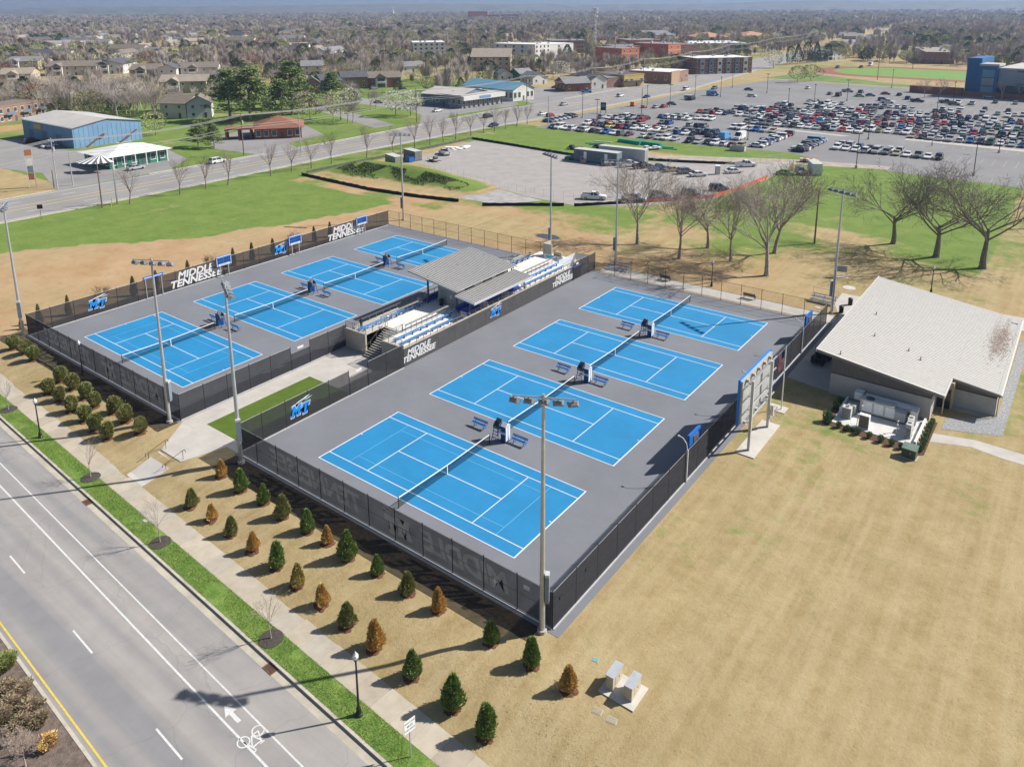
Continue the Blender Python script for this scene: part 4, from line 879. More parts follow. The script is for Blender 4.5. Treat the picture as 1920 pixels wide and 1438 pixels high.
MB().box(33.21, 33.45, 31.5, 31.9, 1.5, 2.6).build('power_box', steelw, sg); MB().path([(33.3, 31.9, 1.3), (33.4, 32.2, 1.2), (33.2, 31.5, 1.15)], .05).build('cable', M('cable_blue', (.2, .4, .55), .5), sg)
MB().box(32.05, 33.95, 25.0, 32.6, -.1, .09).build('pad', concw, sg)
fp = thing('flagpole', 'white flagpole on a small concrete pad behind the big scoreboard', 'flagpole', (32.95, 36.0, 0))
MB().box(-1.3, .55, -.75, .75, -.1, .07).build('pad', concw, fp); MB().tube((0, 0, .05), (0, 0, 7.3), .07, .045, 10).build('shaft', white, fp); MB().lathe([(.01, 7.3), (.07, 7.36), (.01, 7.43)], 8).build('finial', steelw, fp)
for dx in (-.75, -.5): MB().box(dx - .04, dx + .04, -.25, .25, .071, .08).build('plaque_mark', black, fp)
fl = thing('flag', 'limp striped red, white and blue national flag hanging on the flagpole', 'flag', (32.9, 36.0, 0)); red = M('flag_red', (.42, .015, .03), .8, var=.05, scale=3); fw = M('flag_white', (.72, .70, .70), .8); fbl = M('flag_blue', (.01, .02, .12), .8)
for k in range(13):       # stripes drooping down beside the pole
    xa = -.06 - .055 * k * .8; mb = MB(); 
    for j in range(8):
        za = 6.9 - .25 * j - .06 * k; zb = za - .25; w0 = .05 * sin(j * 1.3 + k * .4); w1 = .05 * sin((j + 1) * 1.3 + k * .4)
        if k < 7 and j < 3: continue
        mb.quad((xa, w0 - .02, za), (xa - .05, w0 + .02, za - .03), (xa - .05, w1 + .02, zb - .03), (xa, w1 - .02, zb))
    mb.build('stripe', red if k % 2 == 0 else fw, fl)
mb = MB()
for k in range(7):
    for j in range(3):
        xa = -.06 - .055 * k * .8; za = 6.9 - .25 * j - .06 * k; w0 = .05 * sin(j * 1.3 + k * .4); w1 = .05 * sin((j + 1) * 1.3 + k * .4)
        mb.quad((xa, w0 - .02, za), (xa - .05, w0 + .02, za - .03), (xa - .05, w1 + .02, za - .28), (xa, w1 - .02, za - .25))
mb.build('canton', fbl, fl); MB().tube((-.02, 0, 7.0), (-.02, 0, 4.6), .012, n=4).build('halyard', white, fl)
# ================================================================== SERVICE YARD
struct(MB().box(38.0, 46.0, 36.6, 42.6, -.1, .06).build('yard_slab', M('yard_concrete', (.52, .51, .49), .85, var=.08, scale=.8)))
unit = M('unit_grey', (.50, .50, .475), .6, .15, var=.06, scale=2); unitd = M('unit_dark', (.10, .10, .10), .6)
yw = thing('yard_wall', 'low white block wall around the clubhouse service yard', 'wall', (0, 0, .06)); bm_ = MB().box(.01, .78, 0, .2, 0, .42).mesh('block', white); bm2 = MB().box(0, .2, .01, .78, 0, .42).mesh('block', white)
for k in range(7): put('block', bm2, yw, (45.75, 36.7 + .8 * k, 0))
for k in range(4): put('block', bm2, yw, (38.05, 39.3 + .8 * k, 0))
cu = thing('chiller_unit', 'long pale air-conditioning unit with ducts in the service yard against the clubhouse', 'air conditioner', (41.6, 41.0, .06))
MB().box(-1.8, 1.5, -.55, .55, .12, 1.55).build('cabinet', unit, cu); MB().box(1.52, 2.6, -.5, .5, .12, 1.1).build('cabinet', unit, cu); MB().box(-1.9, 2.65, -.6, .6, 0, .11).build('skid', unitd, cu)
MB().lathe([(.42, 1.551), (.42, 1.64), (.38, 1.64)], 16, c=(-.9, 0, 0)).build('fan_ring', unitd, cu); MB().box(-1.6, 3.6, .62, 1.25, .9, 1.5).build('duct', M('duct_white', (.66, .66, .65), .5), cu); MB().box(-2.6, -1.82, .3, 1.3, .9, 1.7).build('duct', M('duct_white', (0, 0, 0)), cu); MB().box(3.0, 3.6, -.2, .6, .06, 1.5).build('duct', M('duct_white', (0, 0, 0)), cu)
for k in range(3): MB().box(-1.5 + 1.1 * k, -.6 + 1.1 * k, -.562, -.552, .3, 1.4).build('access_panel', white, cu)
for k, (x, y, w, d, h, nm, lb) in enumerate(((45.0, 38.2, .5, 1.0, 1.5, 'condenser_unit', 'tall grey condenser unit at the lawn end of the white yard wall'), (44.9, 39.6, .5, 1.0, 1.4, 'condenser_unit', 'grey condenser unit second along the white yard wall'), (39.0, 38.5, .9, .7, 1.2, 'condenser_unit', 'pale condenser unit at the flagpole side of the yard'), (39.2, 39.7, .8, .7, 1.0, 'condenser_unit', 'small pale condenser unit in the shaded yard corner'))):
    t = thing(nm, lb, 'air conditioner', (x, y, .06), 0, 'condenser units in the yard'); MB().box(-w / 2, w / 2, -d / 2, d / 2, .05, h).build('cabinet', unit, t); MB().box(-w / 2 - .03, w / 2 + .03, -d / 2 - .03, d / 2 + .03, 0, .049).build('base', unitd, t)
    for j in range(6): MB().box(-w / 2 + .05, w / 2 - .05, -d / 2 - .012, -d / 2 - .002, .2 + .15 * j, .28 + .15 * j).build('louvre', unitd, t)
    MB().lathe([(.2, h + .001), (.2, h + .04)], 12).build('fan_ring', unitd, t)
t = thing('louvred_cabinet', 'white cabinet with a brown louvred front in the service yard', 'cabinet', (41.0, 37.2, .06)); MB().box(-.5, .5, -.2, .3, 0, 1.5).build('case', white, t)
for j in range(12): MB().box(-.42, .42, -.23, -.202, .1 + .11 * j, .18 + .11 * j).build('slat', M('louvre_brown', (.22, .16, .09), .8), t)
for k, (x, y) in enumerate(((40.3, 37.4), (43.9, 38.4), (44.0, 37.6), (40.2, 39.6))):
    t = thing('valve_stand', 'thin grey pipe stand with a valve cap in the service yard', 'pipe', (x, y, .06), 0, 'pipe stands in the yard'); MB().tube((0, 0, 0), (0, 0, 1.1), .04, n=8).build('pipe', galv, t); MB().lathe([(.05, 1.1), (.1, 1.15), (.1, 1.25), (.03, 1.3)], 8).build('cap', unit, t)
t = thing('transformer', 'green pad-mounted transformer box at the corner of the yard planting', 'transformer', (45.8, 34.3, 0), RAD(-4)); gm = M('transformer_green', (.055, .085, .055), .55, var=.08, scale=2)
MB().box(-.62, .62, -.42, .55, .06, .95).build('cabinet', gm, t); MB().add([(-.66, -.46, .95), (.66, -.46, .95), (.66, .6, 1.1), (-.66, .6, 1.1), (-.66, -.46, 1.0), (.66, -.46, 1.0), (.66, .6, 1.16), (-.66, .6, 1.16)], [(4, 5, 6, 7), (0, 1, 5, 4), (1, 2, 6, 5), (2, 3, 7, 6), (3, 0, 4, 7)]).build('lid', M('transformer_lid', (.14, .20, .16), .5), t); MB().box(-.72, .72, -.52, .65, -.05, .055).build('pad', conc, t); MB().box(-.02, .02, -.428, -.422, .1, .9).build('door_seam', black, t); MB().box(.1, .2, -.44, -.42, .6, .66).build('warning_plate', white, t)
bed = MB(); e0 = [(37.2, 36.0), (37.5, 35.7), (46.2, 34.9), (46.9, 35.4), (46.9, 43.0), (46.15, 42.9), (46.15, 36.5), (38.0, 36.5), (38.0, 42.5), (37.3, 42.5)]
bed.poly([(x, y, .022) for x, y in e0[:1] + e0[1:3] + e0[3:4] + e0[4:6] + e0[6:7] + e0[7:8] + e0[8:10]]); struct(bed.build('planting_bed', mulch))
# ================================================================== SMALL THINGS ROUND THE COURTS
t = thing('utility_cart', 'black roofed utility cart parked between the fence and the clubhouse', 'cart', (33.0, 50.6, .016), RAD(80)); bk_ = M('cart_black', (.012, .013, .016), .35, var=.1, scale=3)
MB().box(-1.5, 1.5, -.62, .62, .42, .72).add([(.6, -.6, .72), (1.5, -.55, .72), (1.5, .55, .72), (.6, .6, .72), (.7, -.55, 1.05), (1.4, -.48, .9), (1.4, .48, .9), (.7, .55, 1.05)], [(0, 1, 5, 4), (1, 2, 6, 5), (2, 3, 7, 6), (3, 0, 4, 7), (4, 5, 6, 7)]).build('body', bk_, t)
MB().box(-1.5, -.6, -.62, -.56, .72, 1.0).box(-1.5, -.6, .56, .62, .72, 1.0).box(-1.5, -1.44, -.55, .55, .72, 1.0).build('cargo_bed', bk_, t); MB().box(-.45, .05, -.55, .55, .722, .85).box(-.5, -.4, -.55, .55, .85, 1.3).build('seat', M('cart_seat', (.03, .03, .032), .7), t); MB().box(-.62, .72, -.64, .64, 1.9, 1.96).build('roof', M('cart_roof', (.16, .165, .175), .5), t)
for sx in (-.55, .65):
    for sy in (-.58, .58): MB().tube((sx, sy, .7), (sx * .95, sy, 1.9), .03).build('roof_post', bk_, t)
for sx in (-.95, .95):
    for sy in (-.62, .62): MB().tube((sx, sy - .13, .33), (sx, sy + .13, .33), .33, n=14).build('wheel', tyre, t)
MB().tube((.35, .25, .8), (.15, .25, 1.1), .02).lathe([(.16, 0), (.16, .03)], 10, c=(.15, .25, 1.1)).build('steering_wheel', bk_, t)
for k, (x, y, w_) in enumerate(((30.75, 68.3, 'beside the floodlight pole'), (31.0, 72.2, 'near the clubhouse corner'))):
    t = thing('trash_can', 'dark slatted trash can on the walk ' + w_, 'trash can', (x, y, .016), 0, 'trash cans by the clubhouse'); MB().lathe([(.27, 0), (.29, .85)], 14).build('liner', black, t)
    for j in range(14): a = 2 * pi * j / 14; MB().beam((.30 * cos(a), .30 * sin(a), .03), (.33 * cos(a), .33 * sin(a), .92), .06, .02).build('slat', black, t)
    MB().lathe([(.34, .92), (.34, .98), (.16, 1.08)], 14).build('lid', black, t)
def bleacher(x, y, rz, label):
    t = thing('bleacher', label, 'bleacher', (x, y, .016), rz)
    for k in range(3):
        MB().box(-1.8, 1.8, .65 * k, .65 * k + .26, .38 + .3 * k, .42 + .3 * k).build('seat_plank', M('seat_plank_blue', (.03, .09, .22), .5, .1, var=.1, scale=2), t); MB().box(-1.8, 1.8, .65 * k - .25, .65 * k - .02, .12 + .3 * k, .15 + .3 * k).build('foot_plank', steelw, t)
    for sx in (-1.5, 0, 1.5): MB().beam((sx, 1.5, 0), (sx, 1.5, 1.0), .05, .05).beam((sx, .1, 0), (sx, 1.5, 1.0), .04, .04).beam((sx, -.2, 0.03), (sx, 1.6, .03), .05, .05).beam((sx, .13, 0), (sx, .13, .38), .04, .04).beam((sx, .78, 0), (sx, .78, .68), .04, .04).build('frame', galv, t)
    MB().path([(-1.8, 1.65, 1.0), (-1.8, 1.65, 1.8), (1.8, 1.65, 1.8), (1.8, 1.65, 1.0)], .025).build('guard_rail', galv, t)
bleacher(27.6, 70.0, RAD(-2), 'small three-row bleacher with navy planks behind the fence corner'); bleacher(-3.6, 65.2, RAD(10), 'blue-planked bleacher at the tree end of the stand by a light pole')
def park_bench(x, y, rz, label):
    t = thing('park_bench', label, 'bench', (x, y, .016), rz, 'benches on the tree-side walk'); bm = M('bench_bronze', (.05, .04, .035), .5, .3, var=.1, scale=3)
    for k in range(4): MB().box(-.9, .9, -.25 + .13 * k, -.15 + .13 * k, .43, .46).build('slat', bm, t)
    for k in range(4): MB().box(-.9, .9, .27 + .02 * k, .295 + .02 * k, .52 + .11 * k, .60 + .11 * k).build('slat', bm, t)
    for sx in (-.8, .8): MB().beam((sx, -.22, 0), (sx, -.22, .43), .05, .05).beam((sx, .25, 0), (sx, .36, .98), .05, .05).beam((sx, -.25, .41), (sx, .28, .41), .04, .04).build('leg', bm, t)
park_bench(18.4, 66.0, pi, 'bronze slatted park bench behind the chain-link fence, nearest the clubhouse'); park_bench(4.8, 65.9, pi, 'bronze slatted park bench behind the chain-link fence, nearest the stand')
t = thing('notice_board', 'grey notice board on two legs on the tan grass near the bare oaks', 'sign', (26.7, 83.8, 0), RAD(20)); MB().box(-.8, .8, -.03, .03, .9, 1.9).build('board', M('board_grey', (.30, .31, .34), .7), t); MB().box(-.86, -.8, -.04, .04, 0, 1.95).box(.8, .86, -.04, .04, 0, 1.95).box(-.8, .8, -.04, .04, 1.9, 1.95).build('frame', white, t); MB().box(-1.1, 1.1, -.4, .4, -.05, .05).build('pad', concw, t)
for k, (u, v, r, lb) in enumerate(((1592, 540, .95, 'round pale manhole slab on the grass beside the bleacher'), (1533, 577, .42, 'small round manhole slab next to the fence corner'))):
    p = at(u, v); t = thing('manhole_slab', lb, 'manhole', (p.x, p.y, .0)); MB().lathe([(r, -.1), (r, .04)], 20).build('slab', concw, t); MB().lathe([(r * .45, .041), (r * .45, .06)], 16).build('cover', unit, t)
# meter cabinets on their pad
t = thing('utility_pad', 'square concrete pad with two steel cabinets on the tan lawn', 'pad', (36.6, -5.6, 0), RAD(0)); MB().prism([(-1.25, -1.05), (1.25, -1.05), (1.25, 1.05), (-1.25, 1.05)], -.1, .08).build('slab', concw, t)
cabm = M('cabinet_beige', (.42, .37, .28), .7, var=.08, scale=3); lidm = M('cabinet_lid', (.46, .48, .50), .4, .3, var=.08, scale=2)
for dx in (-.72, .62):
    t = thing('utility_cabinet', 'beige utility cabinet with a pale steel lid on the lawn pad, ' + ('nearest the fence corner' if dx < 0 else 'away from the fence'), 'cabinet', (36.6 + dx, -5.5, .08), RAD(2)); MB().box(-.24, .24, -.65, .65, 0, .95).build('case', cabm, t); MB().box(-.29, .29, -.7, .7, .951, 1.05).build('lid', lidm, t); MB().box(.242, .25, -.3, .3, .2, .8).build('door', cabm, t); MB().box(.252, .27, .18, .22, .45, .55).build('handle', black, t)
for k, (u, v, c, lb, w, d) in enumerate(((1120, 1333, (.30, .24, .17), 'tan valve box lid on the lawn nearest the cabinets', .55, .4), (1147, 1350, (.30, .26, .20), 'tan valve box lid on the lawn beyond its twin', .6, .4), (1117, 1237, (.12, .33, .34), 'teal valve lid on the lawn nearest the fence corner', .35, .28), (1158, 1243, (.10, .36, .40), 'teal valve lid beside the utility cabinets', .28, .22), (272, 976, (.45, .44, .42), 'pale valve lid in the green verge', .4, .25), (1432, 837, (.13, .1, .07), 'rusty drain grate in the lawn by the clubhouse walk', .0, .0))):
    if w:
        p = at(u, v); t = thing('valve_box', lb, 'valve cover', (p.x, p.y, p.z), RAD(10)); MB().box(-w / 2, w / 2, -d / 2, d / 2, -.05, .035).build('lid', M('lid_%d' % k, c, .8, var=.15, scale=6), t); MB().box(-w / 2 - .04, w / 2 + .04, -d / 2 - .04, d / 2 + .04, -.06, .02).build('collar', conc, t)
# street lamps on the verge, lamp inside the shrub bed and by the trees
def street_lamp(x, y, h, label):
    t = thing('street_lamp', label, 'street lamp', (x, y, H(x, y)), 0, 'black post-top street lamps')
    MB().lathe([(.24, -.05), (.24, .12), (.17, .2), (.15, .55), (.10, .65)], 12).build('base', black, t); MB().tube((0, 0, .6), (0, 0, h - .55), .075, .055, 10).build('post', black, t)
    MB().lathe([(.07, h - .55), (.13, h - .5), (.13, h - .44)], 10).build('collar', black, t); MB().lathe([(.11, h - .44), (.19, h - .25), (.17, h - .1), (.10, h - .02)], 12).build('globe', M('frosted_glass', (.62, .64, .66), .15, spec=.6, var=0), t); MB().lathe([(.11, h - .02), (.06, h + .06), (.02, h + .16)], 10).build('finial', steelw, t)
for u, v, h, w_ in ((76, 820, 4.3, 'in the verge beside the bushy green shrubs'), (673, 1340, 4.6, 'in the verge opposite the bicycle marking'), (152, 704, 4.3, 'against the field-side roadside fence'), (1334, 537, 4.2, 'behind the chain-link fence by the bare trees'), (1722, 545, 4.2, 'behind the clubhouse roof')):
    p = at(u, v); 
    if u == 1722: p = Vector((39.5, 84.5, 0))
    street_lamp(p.x, p.y if u != 152 else -5.3, h, 'black street lamp with a clear globe ' + w_)
p = at(770, 1418); t = thing('road_sign', 'white right-lane regulatory sign on a thin post in the verge', 'sign', (p.x, p.y, p.z), RAD(80)); MB().tube((0, 0, -.1), (0, 0, 2.6), .035, n=8).build('post', galv, t); MB().box(-.38, .38, -.05, -.037, 1.85, 2.75).build('plate', M('sign_white', (.74, .74, .73), .5, var=.03), t)
for z, s_ in ((2.55, 'RIGHT LANE'), (2.30, 'MUST'), (2.05, 'TURN RIGHT')):
    me = text_mesh(s_, .17 if len(s_) < 6 else .125, black, .02); o = put('lettering', me, t); o.matrix_basis = wall_mat((0, -.053, z), (1, 0, 0))
# ================================================================== BUILDINGS BEYOND THE ROAD
FOOT = []
def C(n, c, var=.1, sc=.25, r=.85): return M(n, c, r, var=var, scale=sc)
W_white = C('wall_white', (.55, .54, .51)); W_tan = C('wall_tan', (.40, .33, .24)); W_cream = C('wall_cream', (.48, .43, .34)); W_brick = C('wall_brick', (.24, .095, .06)); W_red = C('wall_red_brick', (.44, .145, .08)); W_brown = C('wall_brown_brick', (.26, .155, .11)); W_grey = C('wall_grey', (.27, .28, .29)); W_blue = C('wall_blue_metal', (.15, .27, .42)); W_slate = C('wall_slate_blue', (.13, .17, .23)); W_yel = C('wall_yellow', (.52, .38, .12)); W_dblue = C('wall_stadium_blue', (.02, .12, .28)); W_green = C('wall_green', (.03, .16, .11))
R_brown = C('roof_brown', (.175, .145, .12), .15, .5); R_grey = C('roof_grey', (.19, .19, .195), .15, .5); R_dark = C('roof_dark', (.085, .085, .095), .15, .5); R_tan = C('roof_tan', (.27, .23, .18), .15, .5); R_white = C('roof_white', (.60, .60, .59), .1, .3); R_blue = C('roof_blue', (.12, .27, .37), .1, .4); R_red = C('roof_red', (.22, .095, .06), .15, .5); R_pale = C('roof_pale', (.42, .40, .37), .1, .2); R_or = C('roof_orange', (.42, .22, .13), .12, .4)
frame_w = M('window_frame', (.60, .60, .58), .6); tint = M('window_tint', (.05, .065, .08), .15, spec=.6)
_wm = {}
def window(w, h):
    k = (round(w, 1), round(h, 1))
    if k not in _wm: _wm[k] = MB().box(-w / 2, w / 2, -.06, 0, 0, h, 0).box(-w / 2 + .1, w / 2 - .1, -.075, -.061, .1, h - .1, 1).box(-w / 2 - .1, w / 2 + .1, -.12, 0, -.1, -.002, 0).mesh('window', [frame_w, tint])
    return _wm[k]
def bld(name, label, cat, p0, p1, depth, h, wall, roofm, roof='gable', floors=1, cols=4, ridge='x', rh=2.5, eave=.5, group=None, door=True, side_cols=None, win=True, wsz=(1.2, 1.4), gablem=None, frame=None, chimney=False):
    if frame: org, rz, L = frame
    else:
        a = at(*p0); b = at(*p1); L = (b - a).length; rz = math.atan2(b.y - a.y, b.x - a.x); org = a
    t = thing(name, label, cat, (org.x, org.y, 0), rz, group)
    c = Matrix.Rotation(rz, 2) @ Vector((L / 2, depth / 2)); FOOT.append((org.x + c.x, org.y + c.y, max(L, depth) * .55 + 2))
    FP.append((org.x, org.y, rz, L, depth))
    MB().box(0, L, 0, depth, -.2, h).build('wall', wall, t)
    e = eave
    if roof == 'flat':
        rf = MB().box(-.12, L + .12, -.12, depth + .12, h + .002, h + .45, 1).box(.25, L - .25, .25, depth - .25, h + .451, h + .46, 0).build('roof', [roofm, wall], t)
        rng = random.Random(int(abs(org.x * 7 + org.y)))
        for k in range(max(1, int(L * depth / 180))):
            x, y = rng.uniform(2, L - 2), rng.uniform(2, max(2.5, depth - 2)); MB().box(x - .8, x + .8, y - .6, y + .6, h + .46, h + 1.5).build('roof_unit', M('rooftop_unit', (.40, .41, .42), .6), rf)
    elif roof == 'gable':
        if ridge == 'x': P = [(-e, -e, h - .1), (L + e, -e, h - .1), (L + e, depth / 2, h + rh), (-e, depth / 2, h + rh), (L + e, depth + e, h - .1), (-e, depth + e, h - .1)]; F = [(0, 1, 2, 3), (3, 2, 4, 5)]; G = [[(0, 0, h), (0, depth, h), (0, depth / 2, h + rh - .15)], [(L, 0, h), (L, depth, h), (L, depth / 2, h + rh - .15)]]
        else: P = [(-e, -e, h - .1), (-e, depth + e, h - .1), (L / 2, depth + e, h + rh), (L / 2, -e, h + rh), (L + e, depth + e, h - .1), (L + e, -e, h - .1)]; F = [(0, 3, 2, 1), (3, 5, 4, 2)]; G = [[(0, 0, h), (L, 0, h), (L / 2, 0, h + rh - .15)], [(0, depth, h), (L, depth, h), (L / 2, depth, h + rh - .15)]]
        mb = MB().add(P, F); n0 = len(P); mb.add([(x, y, z - .16) for x, y, z in P], [tuple(reversed(f)) for f in F])
        o = mb.build('roof', roofm, t)
        for g_ in G: MB().poly(g_).build('gable', gablem or wall, t)
        if chimney: MB().box(L * .7, L * .7 + .9, depth * .5 - .4, depth * .5 + .4, h + .6, h + rh + 1.0).build('chimney', W_brick, o)
    elif roof == 'hip':
        k = min(L, depth) / 2; 
        if L >= depth: P = [(-e, -e, h - .1), (L + e, -e, h - .1), (L + e, depth + e, h - .1), (-e, depth + e, h - .1), (k, depth / 2, h + rh), (L - k, depth / 2, h + rh)]; F = [(0, 1, 5, 4), (2, 3, 4, 5), (1, 2, 5), (3, 0, 4), (3, 2, 1, 0)]
        else: P = [(-e, -e, h - .1), (L + e, -e, h - .1), (L + e, depth + e, h - .1), (-e, depth + e, h - .1), (L / 2, k, h + rh), (L / 2, depth - k, h + rh)]; F = [(0, 1, 4), (1, 2, 5, 4), (2, 3, 5), (3, 0, 4, 5), (3, 2, 1, 0)]
        MB().add(P, F).build('roof', roofm, t)
    if win:
        fh = h / floors; ww, wh = wsz; wm = window(ww, wh)
        sc_ = side_cols if side_cols is not None else max(1, int(depth / (L / max(1, cols))))
        for f in range(floors):
            z = fh * f + (fh - wh) * .55
            for k in range(cols):
                if door and f == 0 and k == cols // 2: continue
                put('window', wm, t, (L * (k + .5) / cols, -.002, z))
            for k in range(sc_):
                put('window', wm, t, (-.002, depth * (k + .5) / sc_, z), -pi / 2); put('window', wm, t, (L + .002, depth * (k + .5) / sc_, z), pi / 2)
        if door: MB().box(L * (cols // 2 + .5) / cols - .5, L * (cols // 2 + .5) / cols + .5, -.06, -.002, 0, 2.2).build('door', R_dark, t)
    return t, L
FP = []
# ---- blue warehouse, diner, brick restaurant
fr = (Vector((-196.5, 66.5, 0)), RAD(90), 22.0)
t, L = bld('warehouse', 'large light blue metal warehouse with a wide low grey roof', 'warehouse', 0, 0, 36, 6.4, W_blue, R_pale, 'gable', 1, 0, 'y', 1.8, .3, frame=fr, win=False, door=False)
ribs = MB().box(-.04, .04, -.05, -.002, 0, 6.5).mesh('wall_rib', W_blue)
for k in range(15): put('wall_rib', ribs, t, (.5 + 1.49 * k, 0, 0))
for k in range(3): MB().box(-.06, -.002, 8 + 10 * k, 11.5 + 10 * k, 0, 3.6).build('loading_door', W_slate, t)
MB().box(-.1, -.002, 22, 27, 4.0, 5.6).build('sign_panel', W_yel, t); MB().box(-.1, -.002, 31, 34, 4.2, 5.2).build('sign_panel', R_blue, t)
MB().add([(9, -.2, 3.6), (10.2, -.2, 3.6), (10.2, -1.4, 3.6), (9, -1.4, 3.6)], [(0, 1, 2, 3)]).beam((9, -.8, 3.6), (3.5, -.8, .1), 1.0, .12).build('outside_stair', W_brick, t); MB().beam((14, -.8, .1), (20, -.8, 3.6), 1.0, .12).build('outside_stair', W_brick, t)
MB().box(13, 18, -1.5, -.05, 0, .01).build('step_pad', conc, t)
fr = (Vector((-155.0, 57.0, 0)), RAD(90), 16.5)
t, L = bld('diner', 'low diner with a white roof, green walls and a striped corner canopy', 'restaurant', 0, 0, 14, 3.5, W_green, R_white, 'hip', 1, 6, 'x', 1.8, 1.4, frame=fr, wsz=(1.5, 1.8))
for k in range(6): MB().box(.3 + 3.1 * k, .45 + 3.1 * k, -1.5, -1.35, 0, 3.4).build('porch_post', white, t)
c0 = (-1.2, 2.0)
for k in range(14):
    a0_, a1_ = RAD(150 + 9 * k), RAD(150 + 9 * (k + 1)); MB().add([(c0[0] + 1 * cos(a0_), c0[1] + 1 * sin(a0_), 3.9), (c0[0] + 6 * cos(a0_), c0[1] + 6 * sin(a0_), 2.7), (c0[0] + 6 * cos(a1_), c0[1] + 6 * sin(a1_), 2.7), (c0[0] + 1 * cos(a1_), c0[1] + 1 * sin(a1_), 3.9)], [(0, 1, 2, 3)]).build('canopy_stripe', white if k % 2 else R_dark, t)
t, L = bld('brick_restaurant', 'brick restaurant with a red-brown hip roof and a columned drive-through', 'restaurant', (478, 262), (566, 258), 15, 3.6, W_brick, R_red, 'hip', 1, 6, 'x', 3.2, 1.0, wsz=(1.6, 2.0))
MB().box(-9.5, -.5, 1, 8, 3.2, 3.7).build('portico_roof', R_red, t)
for x in (-9, -5, -1.2):
    for y in (1.4, 7.6): MB().box(x - .3, x + .3, y - .3, y + .3, 0, 3.2).build('portico_column', W_brick, t)
t, L = bld('motel', 'two-storey brown brick motel with a flat dark roof behind a tan board fence', 'motel', (-30, 238), (88, 217), 14, 6.0, W_brown, R_brown, 'flat', 2, 9, wsz=(1.6, 1.7))
for k in range(4): MB().box(2 + 8 * k, 6 + 8 * k, -1.3, -.05, 2.9, 3.05).box(2 + 8 * k, 6 + 8 * k, -1.3, -1.24, 3.05, 4.0).build('balcony', W_slate, t)
a, b = at(-20, 250), at(58, 241); t = thing('board_fence', 'tan timber board fence in front of the brick motel', 'fence', (a.x, a.y, 0), math.atan2(b.y - a.y, b.x - a.x)); n = int((b - a).length / .5); bmsh = MB().box(0.01, .48, -.03, .03, 0, 1.9).mesh('board', C('board_tan', (.42, .28, .14)))
for k in range(n): put('board', bmsh, t, (.5 * k, 0, 0))
# ---- apartments and houses of the neighbourhood on the left
APT = [(302, 222, 350, 223, 14, 6, W_cream, R_brown, 'x', 'tan two-storey apartment block with brown roof beside the tall pines'), (352, 223, 398, 221, 12, 6, W_white, R_brown, 'y', 'white-gabled apartment wing beside the tall pines'),
       (300, 176, 388, 174, 18, 6, W_tan, R_tan, 'x', 'long tan-roofed apartment building behind the tall pines'), (88, 143, 182, 141, 26, 6, W_cream, R_brown, 'x', 'long brown-roofed apartment row at the edge of the bare wood'), (176, 140, 232, 139, 30, 6.5, W_white, R_dark, 'y', 'dark-roofed apartment house with a white gable'),
       (244, 150, 298, 149, 22, 6, W_tan, R_brown, 'x', 'tan apartment house with brown roof beside a pale twin'), (296, 152, 332, 151, 20, 7, W_white, R_dark, 'y', 'white gabled apartment house with balconies behind the bare wood'), (340, 148, 410, 146, 22, 6.5, W_white, R_brown, 'x', 'white apartment row with brown roof left of the tall pines'),
       (492, 208, 520, 207, 10, 6, W_white, R_brown, 'y', 'small white gabled house at the foot of the big pines'), (566, 142, 606, 141, 22, 6, W_cream, R_grey, 'x', 'cream house with grey roof behind the right-hand pine'), (575, 177, 601, 176, 12, 5.5, W_brown, R_grey, 'y', 'brown gabled house beside the right-hand pine'),
       (604, 172, 640, 170, 16, 5.5, W_slate, R_dark, 'x', 'slate house with dark roof next to the row of townhouses'), (642, 168, 690, 166, 14, 6.2, W_brown, R_dark, 'x', 'brown townhouse row with dark roof, end by the white blossom tree'), (690, 166, 752, 164, 14, 5.5, W_brick, R_brown, 'x', 'brick townhouse row with brown roof, end by the grey bare tree'),
       (753, 137, 797, 135, 16, 4, W_white, R_grey, 'x', 'low white house with grey roof among the bare trees'), (10, 132, 72, 131, 26, 6, W_tan, R_grey, 'x', 'grey-roofed apartment row behind the brick motel'), (0, 160, 60, 158, 24, 6, W_tan, R_tan, 'x', 'tan-roofed apartment row nearest the brick motel'),
       (935, 152, 962, 151, 9, 3.5, W_white, R_grey, 'y', 'little white cottage behind the blue-roofed hall'), (999, 160, 1026, 158, 12, 4, W_white, R_grey, 'y', 'white and green gabled house beside the wide forecourt'), (1000, 150, 975, 152, 10, 4, W_green, R_grey, 'x', 'small green house behind the blue-roofed hall'),
       (1060, 173, 1107, 171, 14, 4.2, W_brick, R_grey, 'x', 'brick shop with grey gabled roof by the roadside'), (1108, 168, 1137, 166, 16, 5, W_white, R_dark, 'y', 'white clapboard shop with a steep dark roof by the roadside'),
       (1541, 115, 1577, 113, 14, 5.5, W_white, R_grey, 'y', 'white house among dark cedars beside the road to the right')]
